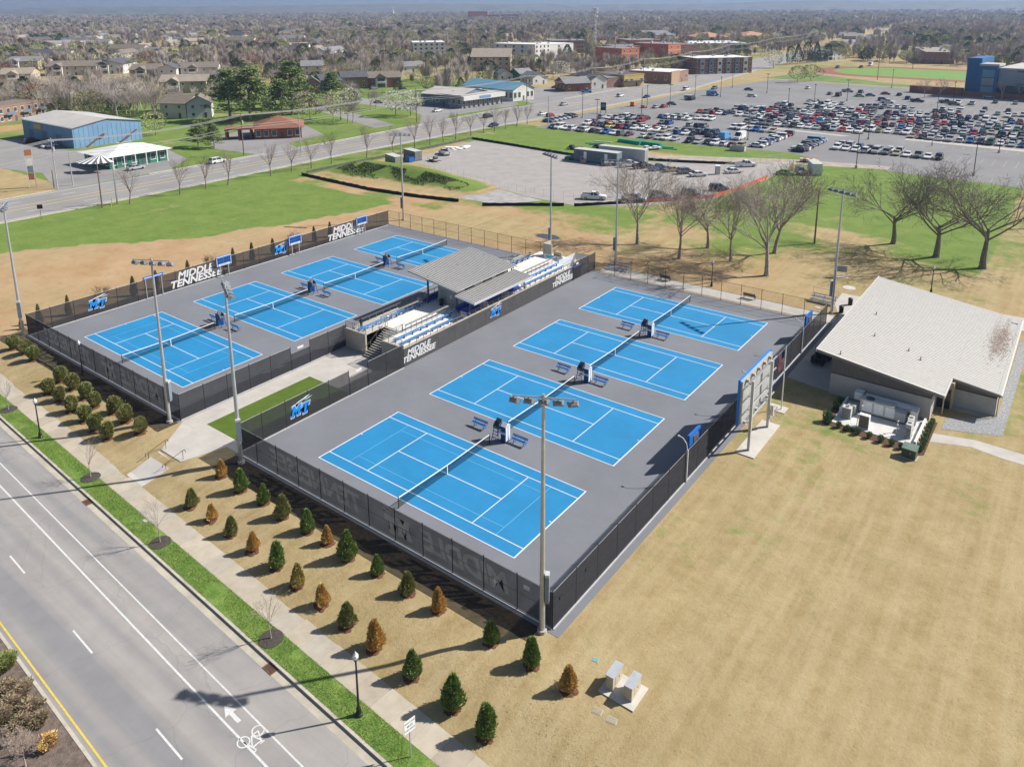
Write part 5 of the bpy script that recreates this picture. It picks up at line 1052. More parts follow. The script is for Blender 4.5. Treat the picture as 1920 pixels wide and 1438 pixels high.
for (u0, v0, u1, v1, dp, h, wm_, rm_, rd, lb) in APT:
    p0, p1 = (u0, v0), (u1, v1)
    if u1 < u0: p0, p1 = p1, p0
    t, L = bld('apartment_house' if h > 5 else 'house', lb, 'house', p0, p1, dp, h, wm_, rm_, 'gable', 2 if h > 5 else 1, max(2, int((at(*p1) - at(*p0)).length / 4.5)), rd, 2.8, .6, chimney=h < 5)
    if h > 5 and L > 16:      # projecting gabled bays with balconies
        for k in range(int(L / 16)):
            x = 4 + 15 * k; MB().box(x, x + 6, -2.2, -.01, 0, h - .1).build('bay', W_white, t); MB().add([(x - .4, -2.7, h - .2), (x + 6.4, -2.7, h - .2), (x + 3, -2.7, h + 2.0), (x - .4, dp * .4, h - .2), (x + 6.4, dp * .4, h - .2), (x + 3, dp * .4, h + 2.0)], [(0, 2, 5, 3), (2, 1, 4, 5), (0, 1, 2)]).build('bay_roof', rm_, t)
            MB().box(x + 1, x + 5, -2.26, -2.21, .6, 2.4).build('balcony_opening', tint, t); MB().box(x + 1, x + 5, -2.26, -2.21, h / 2 + .9, h / 2 + 2.5).build('balcony_opening', tint, t); MB().box(x + .8, x + 5.2, -2.9, -2.27, h / 2 + .3, h / 2 + .9).build('balcony', white, t)
# ---- commercial strip
t, L = bld('showroom', 'long blue-grey shop building with a white front canopy and pillars', 'shop', (866, 204), (938, 194), 26, 5.0, W_grey, R_pale, 'flat', 1, 8, wsz=(2.0, 2.2))
MB().box(-.5, L + 1.5, -1.8, -.02, 3.3, 5.1).build('canopy', W_white, t)
for k in range(9): MB().box(.5 + (L - 1) * k / 8 - .2, .5 + (L - 1) * k / 8 + .2, -1.6, -1.2, 0, 3.3).build('pillar', R_dark, t)
MB().box(L * .38, L * .38 + 7, -1.95, -1.81, 3.8, 4.8).build('sign_panel', W_blue, t)
t, L = bld('workshop', 'slate-blue workshop with a pale curved-looking roof behind the showroom', 'workshop', (790, 197), (864, 203), 22, 5.2, W_slate, R_pale, 'gable', 1, 6, 'x', 2.2, .4, wsz=(2, 1.6))
t, L = bld('hall', 'white hall with a bright blue metal roof and tall blue windows', 'hall', (962, 191), (1001, 186), 34, 5.2, W_white, R_blue, 'gable', 1, 5, 'y', 3.0, .5, wsz=(1.8, 2.6))
t, L = bld('yellow_restaurant', 'brown and yellow restaurant with dark awnings by the roadside', 'restaurant', (1170, 164), (1207, 161), 24, 6, W_yel, R_dark, 'flat', 1, 4, wsz=(2, 2)); MB().box(0, L, -2.2, -.05, 2.8, 3.3).build('awning', R_dark, t); MB().box(-14, -.05, 2, 20, 0, 5).build('side_wing', W_brown, t); MB().box(-14.1, -.05, 1.9, 20.1, 5.002, 5.3).build('side_roof', R_grey, t)
t, L = bld('brick_shop', 'boxy brown brick shop with clipped hedges on the street corner', 'shop', (1258, 158), (1290, 152), 26, 6, W_brown, R_white, 'flat', 1, 4, wsz=(1.6, 2.4)); MB().box(-.3, L * .45, -.3, -.02, 0, 6.9).build('front_pylon', C('tan_brick', (.34, .24, .15)), t)
t, L = bld('townhouses', 'new three-storey townhouse terrace in grey, brick and white panels', 'townhouses', (1305, 140), (1409, 137), 24, 9.5, W_brick, R_white, 'flat', 3, 14, wsz=(1.5, 1.7))
for k in range(6): x = L * (.06 + .155 * k); MB().box(x, x + L * .075, -.8, -.02, 0, 10.1).build('front_panel', (W_grey, W_slate, W_white)[k % 3], t); put('window', window(2, 2), t, (x + L * .037, -.81, 1.5)); put('window', window(2, 2), t, (x + L * .037, -.81, 5.5))
# ---- apartments in the middle distance
bld('white_hotel', 'four-storey white building with a flat pale roof among bare trees', 'building', (1003, 117), (1031, 114), 40, 13, W_white, R_white, 'flat', 4, 4, side_cols=5, wsz=(2.2, 2.0)); bld('white_hotel', 'lower white wing with a pale roof joining the four-storey white building', 'building', (948, 113), (1000, 116), 50, 12, W_white, R_white, 'flat', 4, 6, side_cols=4, wsz=(2.2, 2.0))
bld('tan_apartments', 'tan three-storey apartment house with a big brown roof', 'apartments', (885, 134), (956, 134), 26, 9.5, W_tan, R_tan, 'gable', 3, 6, 'x', 5.0, 1.0, wsz=(1.8, 1.8)); bld('white_block', 'white four-storey block behind bare trees', 'building', (775, 111), (835, 110), 30, 13, W_white, R_white, 'flat', 4, 6, wsz=(2, 1.8))
for (u0, v0, u1, v1, dp, h, wl_, lb) in ((1165, 121, 1198, 119, 30, 11, W_red, 'red brick apartment block end nearest the white blossom tree'), (1128, 112, 1166, 116, 30, 11, W_brown, 'brown brick apartment wing beside the red block'), (1252, 117, 1288, 114, 34, 13, W_red, 'tall red brick apartment block on the side street'), (1196, 110, 1250, 116, 30, 12, W_brown, 'long brown brick apartment wing with bay columns'), (1034, 101, 1100, 100, 30, 11, W_brown, 'dark brick apartment row beside the white hotel'), (1180, 100, 1240, 99, 40, 11, W_red, 'red brick apartment row behind the other brick blocks')):
    t, L = bld('brick_apartments', lb, 'apartments', (u0, v0), (u1, v1), dp, h, wl_, R_grey, 'flat', 3, max(3, int((at(u1, v1) - at(u0, v0)).length / 7)), side_cols=3, wsz=(1.6, 1.9)); MB().box(-.1, L + .1, -.1, -.02, h * .33, h * .33 + .35).build('stone_band', W_cream, t); MB().box(-.1, L + .1, -.1, -.02, h * .66, h * .66 + .35).build('stone_band', W_cream, t)
bld('long_warehouse', 'long white low warehouse behind the brick apartments', 'warehouse', (1290, 97), (1400, 96), 50, 7, W_white, R_white, 'flat', 1, 10); bld('orange_roof_block', 'building with an orange-brown hip roof beyond the warehouse', 'building', (1312, 80), (1368, 79), 40, 6, W_cream, R_or, 'hip', 1, 8, rh=5); bld('orange_roof_block', 'second orange-brown roofed building among the trees', 'building', (1395, 78), (1450, 77), 40, 6, W_cream, R_or, 'hip', 1, 8, rh=5); bld('grey_roof_block', 'grey-roofed building left of the orange roofs', 'building', (1215, 78), (1262, 77), 40, 7, W_grey, R_grey, 'gable', 1, 6, rh=5)
t, L = bld('brick_warehouse', 'brown brick warehouse with a white side wall beyond the running track', 'warehouse', (1733, 120), (1788, 121), 70, 8, W_brown, R_tan, 'flat', 1, 6, side_cols=8); MB().box(L + .06, L + .12, 0, 70, 0, 8.3).build('white_wall', W_white, t)
# ---- the blue stadium hall at the right
t = thing('stadium_hall', 'blue and grey stadium hall with corner tower at the edge of the car park', 'stadium', (11.5, 383, 0), RAD(-8)); FOOT.append((45, 400, 45)); FP.append((8, 380, 0, 80, 40))
MB().box(8, 70, 1, 40, 0, 5.6).build('wall', C('hall_glass', (.03, .06, .09), r=.3), t); MB().box(6.5, 72, -.6, 41, 5.602, 13).build('upper_wall', C('hall_panel', (.25, .29, .34)), t); MB().box(6, 72.5, -1, 41.5, 13.002, 13.6).build('roof', R_pale, t); MB().box(-1, 6.4, -2, 8, 0, 14.2).build('tower', W_dblue, t); MB().box(-1.3, 6.7, -2.3, 8.3, 14.202, 15.2).build('tower_cap', R_pale, t); MB().box(-7, -1.05, 0, 20, 0, 17.5).build('tower', W_dblue, t)
for k in range(3): MB().box(.2, 5.2, -2.14, -2.02, 1.6 + 3.8 * k, 4.9 + 3.8 * k).build('banner', (R_blue, W_grey, R_blue)[k], t)
for k in range(10): MB().box(9 + 6 * k, 9.5 + 6 * k, .3, .95, 0, 5.6).build('mullion', W_grey, t)
MB().box(-30, -7.1, -4, 0, 0, 3.4).build('brick_wing', W_brick, t); MB().box(-7, 70, -3, .9, 0, 2.2).build('plinth', W_brick, t)
emblem((24.0 + 11.5, 380.6 - 3.4, 9.6), (cos(RAD(-8)), sin(RAD(-8)), 0), 3.4, t)
for z_, n_ in ((11.9, 6), (6.2, 7)):
    for k in range(n_): MB().box(14 + 7 * k, 19.5 + 7 * k - (k % 3) * .8, -.72, -.62, z_, z_ + .6).build('letter_strip', W_dblue, t)
# running track
trk = C('track_red', (.23, .075, .05)); inf = C('infield_green', (.13, .24, .035))
def oval(cx, cy, a, b, ang, z, mat, name):
    R_ = Matrix.Rotation(ang, 2); pts = []
    for k in range(40):
        th = 2 * pi * k / 40; x = (a - b) * (1 if cos(th) > 0 else -1) + b * cos(th); p = R_ @ Vector((x, b * sin(th))); pts.append((cx + p.x, cy + p.y, z))
    return struct(MB().poly(pts).build(name, mat))
oval(-6, 500, 92, 46, RAD(-6), .012, trk, 'running_track'); oval(-6, 500, 80, 34, RAD(-6), .02, inf, 'infield')
sheet('lawn_strip', [(-105, 420), (-60, 414), (30, 396), (30, 402), (-40, 428), (-95, 470)], .010, C('far_green', (.12, .18, .04), .25, .1))
# ---- far suburb: small plain houses between the trees
rnd = random.Random(11); HT = []
for k, (wm_, rm_) in enumerate(((W_white, R_grey), (W_cream, R_brown), (W_brick, R_dark), (W_tan, R_tan), (W_white, R_dark))):
    for j, (L_, D_, h_) in enumerate(((16, 10, 5.5), (22, 11, 4), (34, 13, 6.5))):
        mb = MB().box(-L_ / 2, L_ / 2, -D_ / 2, D_ / 2, 0, h_, 0); e = .6
        mb.add([(-L_ / 2 - e, -D_ / 2 - e, h_ - .1), (L_ / 2 + e, -D_ / 2 - e, h_ - .1), (L_ / 2 + e, 0, h_ + 3.2), (-L_ / 2 - e, 0, h_ + 3.2), (L_ / 2 + e, D_ / 2 + e, h_ - .1), (-L_ / 2 - e, D_ / 2 + e, h_ - .1)], [(0, 1, 2, 3), (3, 2, 4, 5)], 1)
        mb.add([(-L_ / 2, -D_ / 2, h_), (-L_ / 2, D_ / 2, h_), (-L_ / 2, 0, h_ + 3)], [(0, 1, 2)], 0); mb.add([(L_ / 2, -D_ / 2, h_), (L_ / 2, D_ / 2, h_), (L_ / 2, 0, h_ + 3)], [(0, 1, 2)], 0)
        for f in range(2 if h_ > 5 else 1):
            for i in range(int(L_ / 4)): x = -L_ / 2 + 2 + 4 * i; mb.box(x - .6, x + .6, -D_ / 2 - .06, -D_ / 2 - .01, .9 + 2.7 * f, 2.2 + 2.7 * f, 2)
        HT.append((mb.mesh('far_house', [wm_, rm_, tint]), ('white', 'cream', 'brick', 'tan', 'white')[k], ('grey', 'brown', 'dark', 'tan', 'dark')[k], ('two-storey', 'low', 'long')[j]))
SUBF = len(FOOT)
SUB = [(95, 350, 56, 88, 44), (355, 560, 58, 90, 34), (640, 900, 34, 62, 60), (230, 640, 42, 58, 40), (60, 300, 92, 122, 14), (960, 1280, 44, 62, 14), (0, 90, 62, 100, 8), (900, 1250, 62, 80, 9), (1560, 1700, 60, 90, 7), (520, 640, 84, 112, 8)]
for (ua, ub, va, vb, n_) in SUB:
    for k in range(n_):
        p = at(rnd.uniform(ua, ub), rnd.uniform(va, vb))
        if any((p.x - x) ** 2 + (p.y - y) ** 2 < (r + 9) ** 2 for x, y, r in FOOT): continue
        me, c1, c2, c3 = rnd.choice(HT); o = put('far_house', me, None, (p.x, p.y, 0), RAD(rnd.choice((0, 25, 30, 90, 110, 115)) + rnd.uniform(-8, 8)))
        s_ = 'far %s %s house with %s roof among the suburb trees' % (c3, c1, c2); tag(o, s_, 'house', s_.replace('far', 'far suburb', 1)); FOOT.append((p.x, p.y, 12))
p = at(727, 33); t = thing('church', 'far white church with a thin pointed spire', 'church', (p.x, p.y, 0), .4); MB().box(-20, 20, -8, 8, 0, 9).build('nave', W_white, t); MB().add([(-20, -8, 9), (20, -8, 9), (20, 0, 16), (-20, 0, 16), (20, 8, 9), (-20, 8, 9)], [(0, 1, 2, 3), (3, 2, 4, 5)]).build('roof', R_grey, t); MB().box(20, 27, -3.5, 3.5, 0, 18).build('tower', W_white, t); MB().tube((23.5, 0, 18), (23.5, 0, 38), 4, .3, 6).build('spire', W_white, t)
for (u, v, w, h, m_, lb) in ((877, 15, 60, 26, W_red, 'tall brick block on the far skyline'), (915, 16, 90, 16, W_brick, 'wide brick block on the far skyline'), (1384, 5, 70, 14, W_yel, 'pale yellow building on the right-hand hill'), (1490, 22, 60, 22, W_cream, 'cream block below the right-hand hill')):
    d = ray(u, max(v, 24)); d2 = Vector((d.x, d.y)).normalized() * 2400; bld('far_block', lb, 'building', 0, 0, 40, h, m_, R_grey, 'flat', 3, 8, frame=(Vector((CAMP.x + d2.x, CAMP.y + d2.y, 0)), RAD(36), w), wsz=(3, 3))
# cell tower
p = at(1115, 88); t = thing('cell_tower', 'tall grey lattice cell tower with ringed antennas behind the brick apartments', 'cell tower', (p.x, p.y, 0)); 
for a in (0, 2.09, 4.19): MB().tube((2.2 * cos(a), 2.2 * sin(a), 0), (.7 * cos(a), .7 * sin(a), 40), .25, n=5).build('leg', galv, t)
for k in range(10):
    z = 4 * k; r0, r1 = 2.2 - 1.5 * z / 40, 2.2 - 1.5 * (z + 4) / 40
    for a, b_ in ((0, 2.09), (2.09, 4.19), (4.19, 0)): MB().tube((r0 * cos(a), r0 * sin(a), z), (r1 * cos(b_), r1 * sin(b_), z + 4), .12, n=4).build('brace', galv, t)
for z in (30, 34.5, 38):
    for k in range(9): a = 2 * pi * k / 9; MB().box(2.4 * cos(a) - .3, 2.4 * cos(a) + .3, 2.4 * sin(a) - .3, 2.4 * sin(a) + .3, z, z + 2.2).build('antenna', steelw, t)
    MB().lathe([(2.2, z + .9), (2.5, z + .9), (2.5, z + 1.1), (2.2, z + 1.1)], 12).build('ring', galv, t)
# ================================================================== HILLS
mb = MB(); N = 160
for layer, (dist, base, amp, seed) in enumerate(((5200, 50, 22, 1.0), (8600, 112, 26, 9.0))):
    prev = None
    for k in range(N + 1):
        a = RAD(36.7 + 90) + RAD(60) * (1 - 2 * k / N); d = Vector((cos(a), sin(a)))
        nz_ = noise.noise(Vector((k * .035, seed, 0))) + .5 * noise.noise(Vector((k * .1, seed, 4))) + .16 * noise.noise(Vector((k * .45, seed, 8)))
        side = k / N; top = base + amp * nz_ + (16 * smooth(.55, .75, side) + 12 * (1 - smooth(.2, .45, side))) * (1 if layer else .5)
        rows = [(dist - 1500, 0), (dist - 700, top * .35), (dist - 250, top * .8), (dist, top), (dist + 800, top * .6), (dist + 1600, 0)]
        cur = [(CAMP.x + d.x * r, CAMP.y + d.y * r, z - 1) for r, z in rows]
        if prev:
            for i in range(5): mb.quad(prev[i], cur[i], cur[i + 1], prev[i + 1])
        prev = cur
hillm = M('wooded_hill', (.085, .085, .065), .95, var=.5, scale=.012, detail=8, col2=(.15, .13, .10))
struct(mb.build('hills', hillm, smooth_=True))
# ================================================================== TREES AND SHRUBS
def limb(mb, p, d, L, r, lev, maxlev, rnd, kids, spread, up, minr, m=0, wob=.18, segs=4):
    n = (7, 6, 5, 3, 3, 3)[min(lev, 5)]; segs = segs if lev < 2 else (3 if lev < 3 else 2); q = p.copy(); dd = d.copy(); pts = [(q.copy(), r, dd.copy())]
    for k in range(segs):
        dd = (dd + Vector((rnd.gauss(0, wob * (.35 if lev == 0 else 1)), rnd.gauss(0, wob * (.35 if lev == 0 else 1)), rnd.gauss(0, wob * .5) + up * .12))).normalized(); e = q + dd * (L / segs); re = max(minr * .7, r * (1 - .62 * (k + 1) / segs))
        mb.tube(q, e, pts[-1][1], re, n, m, cap=False); q = e; pts.append((q.copy(), re, dd.copy()))
    if lev >= maxlev: return
    nk = kids[min(lev, len(kids) - 1)]
    for k in range(nk):
        t = .30 + .70 * (k + rnd.random() * .6) / nk if lev else .62 + .38 * (k + .5) / nk
        t = min(t, .999); i = int(t * segs); f = t * segs - i; a, b = pts[i], pts[min(i + 1, segs)]; pos = a[0].lerp(b[0], f); rr = (a[1] + (b[1] - a[1]) * f); ax = a[2]
        side = ax.orthogonal().normalized(); side = Matrix.Rotation(rnd.random() * 2 * pi + 2.4 * k, 3, ax) @ side
        sp = spread[min(lev, len(spread) - 1)] * rnd.uniform(.75, 1.25); nd = (ax * cos(sp) + side * sin(sp) + Vector((0, 0, up * .22))).normalized()
        limb(mb, pos, nd, L * rnd.uniform(.52, .74) * (1.12 - .35 * t if lev else 2.1), max(minr, rr * rnd.uniform(.5, .68)), lev + 1, maxlev, rnd, kids, spread, up, minr, m, wob)
def bare_tree(seed, h, trunk=.28, r=.3, maxlev=4, kids=(6, 5, 4, 3), spread=(.42, .5, .6, .7), up=.5, minr=.012, mats=None, wob=.15, name='limbs'):
    k = 1.0
    for _ in range(2):
        rnd = random.Random(seed); mb = MB(); mb.tube((0, 0, -.15), (0, 0, .35), r * 1.35, r, 8, 0, False)
        limb(mb, Vector((0, 0, .3)), Vector((rnd.gauss(0, .04), rnd.gauss(0, .04), 1)).normalized(), h * trunk * k, r, 0, maxlev, rnd, kids, spread, up, minr, 0, wob)
        k *= h / max(v[2] for v in mb.v)
    return mb.mesh(name, mats or bark)
def split_tree(mesh, h, z):          # cut one grown mesh into trunk and crown parts
    tr, cr = MB(), MB(); V = [v.co.copy() for v in mesh.vertices]
    for p in mesh.polygons:
        c = sum((V[i].z for i in p.vertices), 0) / len(p.vertices); mbx = tr if c < z else cr; mbx.add([V[i] for i in p.vertices], [tuple(range(len(p.vertices)))])
    return tr.mesh('trunk', mesh.materials[0]), cr.mesh('crown', mesh.materials[0])
def plant_tree(parts, loc, rz, sc, name, label, group=None):
    t = thing(name, label, 'tree', loc, rz, group); t.scale = (sc, sc, sc) if not hasattr(sc, '__len__') else sc
    for nm, me in parts: put(nm, me, t)
    return t
# big bare trees behind the courts
BIG = [bare_tree(s, 15, tr, r, 5, (9, 6, 4, 3, 2), sp, up, .016, m_, .13) for s, tr, r, sp, up, m_ in ((3, .24, .27, (.52, .46, .5, .6, .7), .32, bark), (14, .25, .24, (.50, .48, .55, .6, .7), .34, bark), (21, .20, .31, (.66, .5, .5, .6, .7), .26, bark), (33, .20, .38, (.80, .62, .6, .7, .8), .14, barkd), (47, .19, .40, (.82, .62, .65, .7, .8), .12, barkd))]
BIGP = [split_tree(m, 15, 3.6) for m in BIG]
for (u, v, k, hh, rz, lb) in ((1195, 458, 0, 15, .3, 'beside the two pale light poles'), (1273, 485, 1, 14.5, 1.9, 'growing second from the light poles'), (1327, 465, 2, 12.5, 3.4, 'with a crooked trunk, behind the row'), (1370, 490, 1, 14, 4.6, 'slender, fourth from the light poles'), (1437, 517, 2, 17, 2.2, 'with the widest fan of branches, nearest the walk'), (1452, 475, 0, 16, 5.0, 'half hidden behind the widest one'),
                          (1675, 457, 3, 14.5, .8, 'of the oaks, nearest the timber pole'), (1755, 482, 4, 16, 2.7, 'of the oaks, between its two neighbours'), (1842, 503, 3, 17.5, 4.1, 'of the oaks, with a low sweeping limb beside the clubhouse')):
    p = at(u, v); plant_tree([('trunk', BIGP[k][0]), ('crown', BIGP[k][1])], (p.x, p.y, 0), rz, (hh / 15 * 1.25, hh / 15 * 1.25, hh / 15 * 1.07), 'bare_tree', 'large leafless tree ' + lb)
# small street trees
ST = [bare_tree(60 + s, 8.5, .34, .16, 4, (8, 4, 3, 2), (.5, .5, .6, .7), .6, .012, M('street_tree_bark', (.21, .155, .145), .95, var=.25, scale=3), .12) for s in range(3)]; STP = [split_tree(m, 8.5, 2.2) for m in ST]
for k, (u, v) in enumerate(((243, 382), (338, 365), (387, 354), (428, 347), (508, 330), (547, 322), (584, 316), (622, 307), (688, 296), (750, 288), (780, 278), (808, 272), (835, 267), (857, 262), (883, 255), (907, 250), (931, 247), (955, 243), (979, 239), (1000, 235))):
    p = at(u, v); p.x = max(-113.6, min(-110.5, p.x)); plant_tree([('trunk', STP[k % 3][0]), ('crown', STP[k % 3][1])], (p.x, p.y, 0), k * 1.7, random.uniform(.95, 1.2), 'street_tree', 'leafless pinkish street tree in the row between the green field and the far road', 'street trees along the far road')
YT = [bare_tree(80 + s, 4.4, .42, .05, 3, (7, 4, 3), (.55, .6, .7), .5, .006, M('young_bark', (.27, .235, .21), .95, var=.2, scale=4), .1) for s in range(2)]; YTP = [split_tree(m, 4.4, 1.5) for m in YT]
ringm = MB().lathe([(.95, -.05), (.85, .03), (.4, .07), (.08, .06)], 18).mesh('mulch_ring', M('dark_mulch', (.07, .058, .05), .97, var=.4, scale=7, bump=1, bscale=24))
for k, (u, v, w_) in enumerate(((16, 768, 'nearest the far end of the shrubs'), (170, 895, 'below the path steps'), (300, 1017, 'beside the pale valve lid'), (508, 1197, 'beside a storm drain'))):
    p = at(u, v); plant_tree([('trunk', YTP[k % 2][0]), ('crown', YTP[k % 2][1]), ('mulch_ring', ringm)], (p.x, p.y, p.z), k * 2.1, 1.0, 'young_tree', 'thin young leafless tree in the green verge, ' + w_)
# ---- evergreen shrubs of the roadside planting
def leaf_crown(seed, n, shape, size, mats, core=True, aspect=1.0, up=.35):
    rnd = random.Random(seed); mb = MB(); lumps = [(Vector((rnd.gauss(0, 1), rnd.gauss(0, 1), rnd.gauss(0, 1))).normalized(), rnd.uniform(-.12, .32)) for _ in range(30)]
    for k in range(n):
        z = rnd.random() ** .9; a = rnd.random() * 2 * pi; d = Vector((cos(a), sin(a), (z - .45) * 1.6)).normalized()
        bump_ = 1 + sum(w * max(0, d.dot(l) - .8) * 5 for l, w in lumps); r = shape(z) * bump_ * (1 - .5 * rnd.random() ** 2.2 + (.22 * rnd.random() if rnd.random() < .12 else 0))
        p = Vector((cos(a) * r, sin(a) * r, z)); s_ = size * rnd.uniform(.6, 1.4); o = Vector((cos(a) * .7, sin(a) * .7, up + rnd.random() * .6)).normalized(); w = o.cross(Vector((rnd.gauss(0, 1), rnd.gauss(0, 1), rnd.gauss(0, 1)))).normalized() * s_ * .45
        b = Vector((rnd.gauss(0, .3), rnd.gauss(0, .3), rnd.gauss(0, .3))) * s_
        mb.add([p - w, p + w, p + o * s_ * 1.5 + b], [(0, 1, 2)], rnd.choices(range(len(mats)), [5, 3, 2, 1][:len(mats)])[0])
    if core:
        prof = [(max(.01, shape(z) * .62), z) for z in (.05, .15, .3, .5, .7, .85, .95)]; mb.lathe(prof, 9, 0)
    return mb
def cone_shape(z): return .46 * (1 - z) ** .78 * min(1, .55 + z * 3.2) + .015
def tear_shape(z): return .44 * (1 - z) ** .62 * min(1, .6 + z * 2.4) + .012
def round_shape(z): return .50 * math.sqrt(max(0, 1 - (2 * z - .96) ** 2)) * .95 + .02
def egg_shape(z): return .42 * math.sqrt(max(0.0, 1 - abs(z - .38) ** 2.2 / (.62 ** 2.2))) if z > .38 else .42 * (.66 + .34 * z / .38)
def Lm(n, c): return M(n, c, .75, var=.18, scale=2.5, pos=False)
GD = [Lm('evergreen_dark', (0.121, 0.201, 0.055)), Lm('evergreen_mid', (0.199, 0.311, 0.074)), Lm('evergreen_light', (0.281, 0.345, 0.084)), Lm('evergreen_tip', (0.357, 0.357, 0.114))]
GO = [Lm('olive_dark', (0.170, 0.178, 0.060)), Lm('olive_mid', (0.257, 0.268, 0.084)), Lm('olive_light', (0.309, 0.293, 0.106)), Lm('evergreen_tip', (0.000, 0.000, 0.000))]
BR = [Lm('rust_dark', (0.458, 0.261, 0.078)), Lm('rust_mid', (0.700, 0.432, 0.143)), Lm('rust_light', (0.630, 0.519, 0.202)), Lm('rust_green', (0.276, 0.253, 0.073))]
BM = [Lm('rust_green', (0.000, 0.000, 0.000)), Lm('olive_mid', (0.000, 0.000, 0.000)), Lm('rust_mid', (0.000, 0.000, 0.000)), Lm('rust_light', (0.000, 0.000, 0.000))]
SH = {'d': [leaf_crown(1, 3400, cone_shape, .06, GD).mesh('foliage', GD), leaf_crown(2, 3400, tear_shape, .06, GD).mesh('foliage', GD)], 'g': [leaf_crown(3, 3200, tear_shape, .06, GO).mesh('foliage', GO), leaf_crown(4, 3200, cone_shape, .06, GO).mesh('foliage', GO)],
      'b': [leaf_crown(5, 3000, tear_shape, .058, BR).mesh('foliage', BR), leaf_crown(6, 3000, cone_shape, .058, BR).mesh('foliage', BR)], 'm': [leaf_crown(7, 3000, tear_shape, .058, BM).mesh('foliage', BM)], 'r': [leaf_crown(8, 3400, round_shape, .065, GO).mesh('foliage', GO), leaf_crown(9, 3400, round_shape, .065, GD).mesh('foliage', [GO[0], GD[1], GO[2], GD[3]])]}
stem = MB().tube((0, 0, -.1), (0, 0, .3), .05, .04, 6).mesh('stem', barkd); 
mring = []
for s_ in range(3):
    rnd = random.Random(s_); mb = MB(); c = 22; pr = [(rnd.uniform(.62, .82)) for _ in range(c)]
    vs_ = [(0, 0, .05)] + [(pr[k] * .55 * cos(2 * pi * k / c), pr[k] * .55 * sin(2 * pi * k / c), .05 + rnd.uniform(0, .05)) for k in range(c)] + [(pr[k] * cos(2 * pi * k / c), pr[k] * sin(2 * pi * k / c), -.03) for k in range(c)]
    fs_ = [(0, 1 + k, 1 + (k + 1) % c) for k in range(c)] + [(1 + k, 1 + c + k, 1 + c + (k + 1) % c, 1 + (k + 1) % c) for k in range(c)]; mb.add(vs_, fs_)
    mring.append(mb.mesh('mulch_ring', M('red_mulch', (.13, .058, .032), .95, var=.45, scale=9, bump=1, bscale=30)))
LB = {'d': 'dark green conical evergreen shrub', 'g': 'olive green upright evergreen shrub', 'b': 'rust-brown dying conical shrub', 'm': 'half brown, half green evergreen shrub', 'r': 'round bushy green evergreen shrub'}
def shrub(u, v, kind, h, where, ring=True, w=1.0, xy=None):
    p = at(u, v) if xy is None else Vector((xy[0], xy[1], H(*xy))); s_ = LB[kind] + where
    t = thing('evergreen_shrub', s_, 'shrub', (p.x, p.y, p.z), random.random() * 6, 'shrubs: ' + s_)
    hh = h * random.uniform(.94, 1.06); k = random.randrange(len(SH[kind])); o = put('foliage', SH[kind][k], t, (0, 0, .12)); hh *= .84; o.scale = (hh * w * .66, hh * w * .66, hh); put('stem', stem, t)
    if ring: put('mulch_ring', random.choice(mring), t).scale = (.92, .92, 1)
W1 = ' in the tan bed, row beside the roadside fence'; W1B = ' in the tan bed, row beside the sidewalk'; N1 = 0
for u, v, k, h in ((416, 893, 'b', 1.9), (452, 920, 'd', 2.5), (495, 943, 'd', 2.0), (530, 969, 'g', 2.3), (577, 996, 'd', 2.2), (614, 1019, 'b', 1.9), (652, 1047, 'd', 2.7), (708, 1076, 'd', 1.9), (765, 1112, 'g', 2.0), (822, 1144, 'b', 2.1), (921, 1204, 'd', 2.1), (997, 1247, 'd', 2.3), (1066, 1294, 'b', 2.0),
                   (360, 949, 'g', 2.0), (398, 974, 'b', 1.7), (435, 1001, 'g', 1.9), (475, 1032, 'b', 1.8), (520, 1062, 'd', 2.4), (559, 1097, 'm', 2.1), (605, 1133, 'b', 2.0), (652, 1172, 'g', 2.0), (704, 1214, 'b', 2.4), (774, 1267, 'd', 2.3), (850, 1325, 'd', 2.6), (912, 1378, 'd', 2.6)): N1 += 1; shrub(u, v, k, h, W1 if N1 < 14 else W1B, w=1.0 if k != 'g' else 1.1)
W2 = ' in the crowded bed beside the field-side courts'
for u, v in ((26, 654), (50, 662), (63, 675), (115, 715), (139, 729), (93, 737), (114, 751), (162, 746), (134, 771), (180, 762), (160, 789), (214, 774), (238, 790), (179, 807), (204, 822), (265, 811)): shrub(u, v, 'r', 2.0, W2, w=1.02)
for k, y in enumerate((-1.5, 2.4, 11.9, 15.6, 21.0, 29.3, 33.0, 37.3, 46.5, 50.3, -3.8)): shrub(0, 0, 'g' if k < 10 else 'm', 3.3 if k < 10 else 2.0, ' outside the lettered fence on the bare soil', True, .5, (-57.2, y))
tw = bare_tree(101, 3.6, .12, .05, 3, (12, 5, 4), (.8, .5, .6), .3, .012, M('shrub_twig', (.11, .085, .06), .95), .1)
for k, y in enumerate((7.2, 25.0, 42.0)): t = plant_tree([('stems', tw)], (-57.4, y, 0), k * 2, 1.0, 'twiggy_shrub', 'loose twiggy brown shrub behind the lettered fence', 'twiggy shrubs behind the lettered fence'); t['category'] = 'shrub'
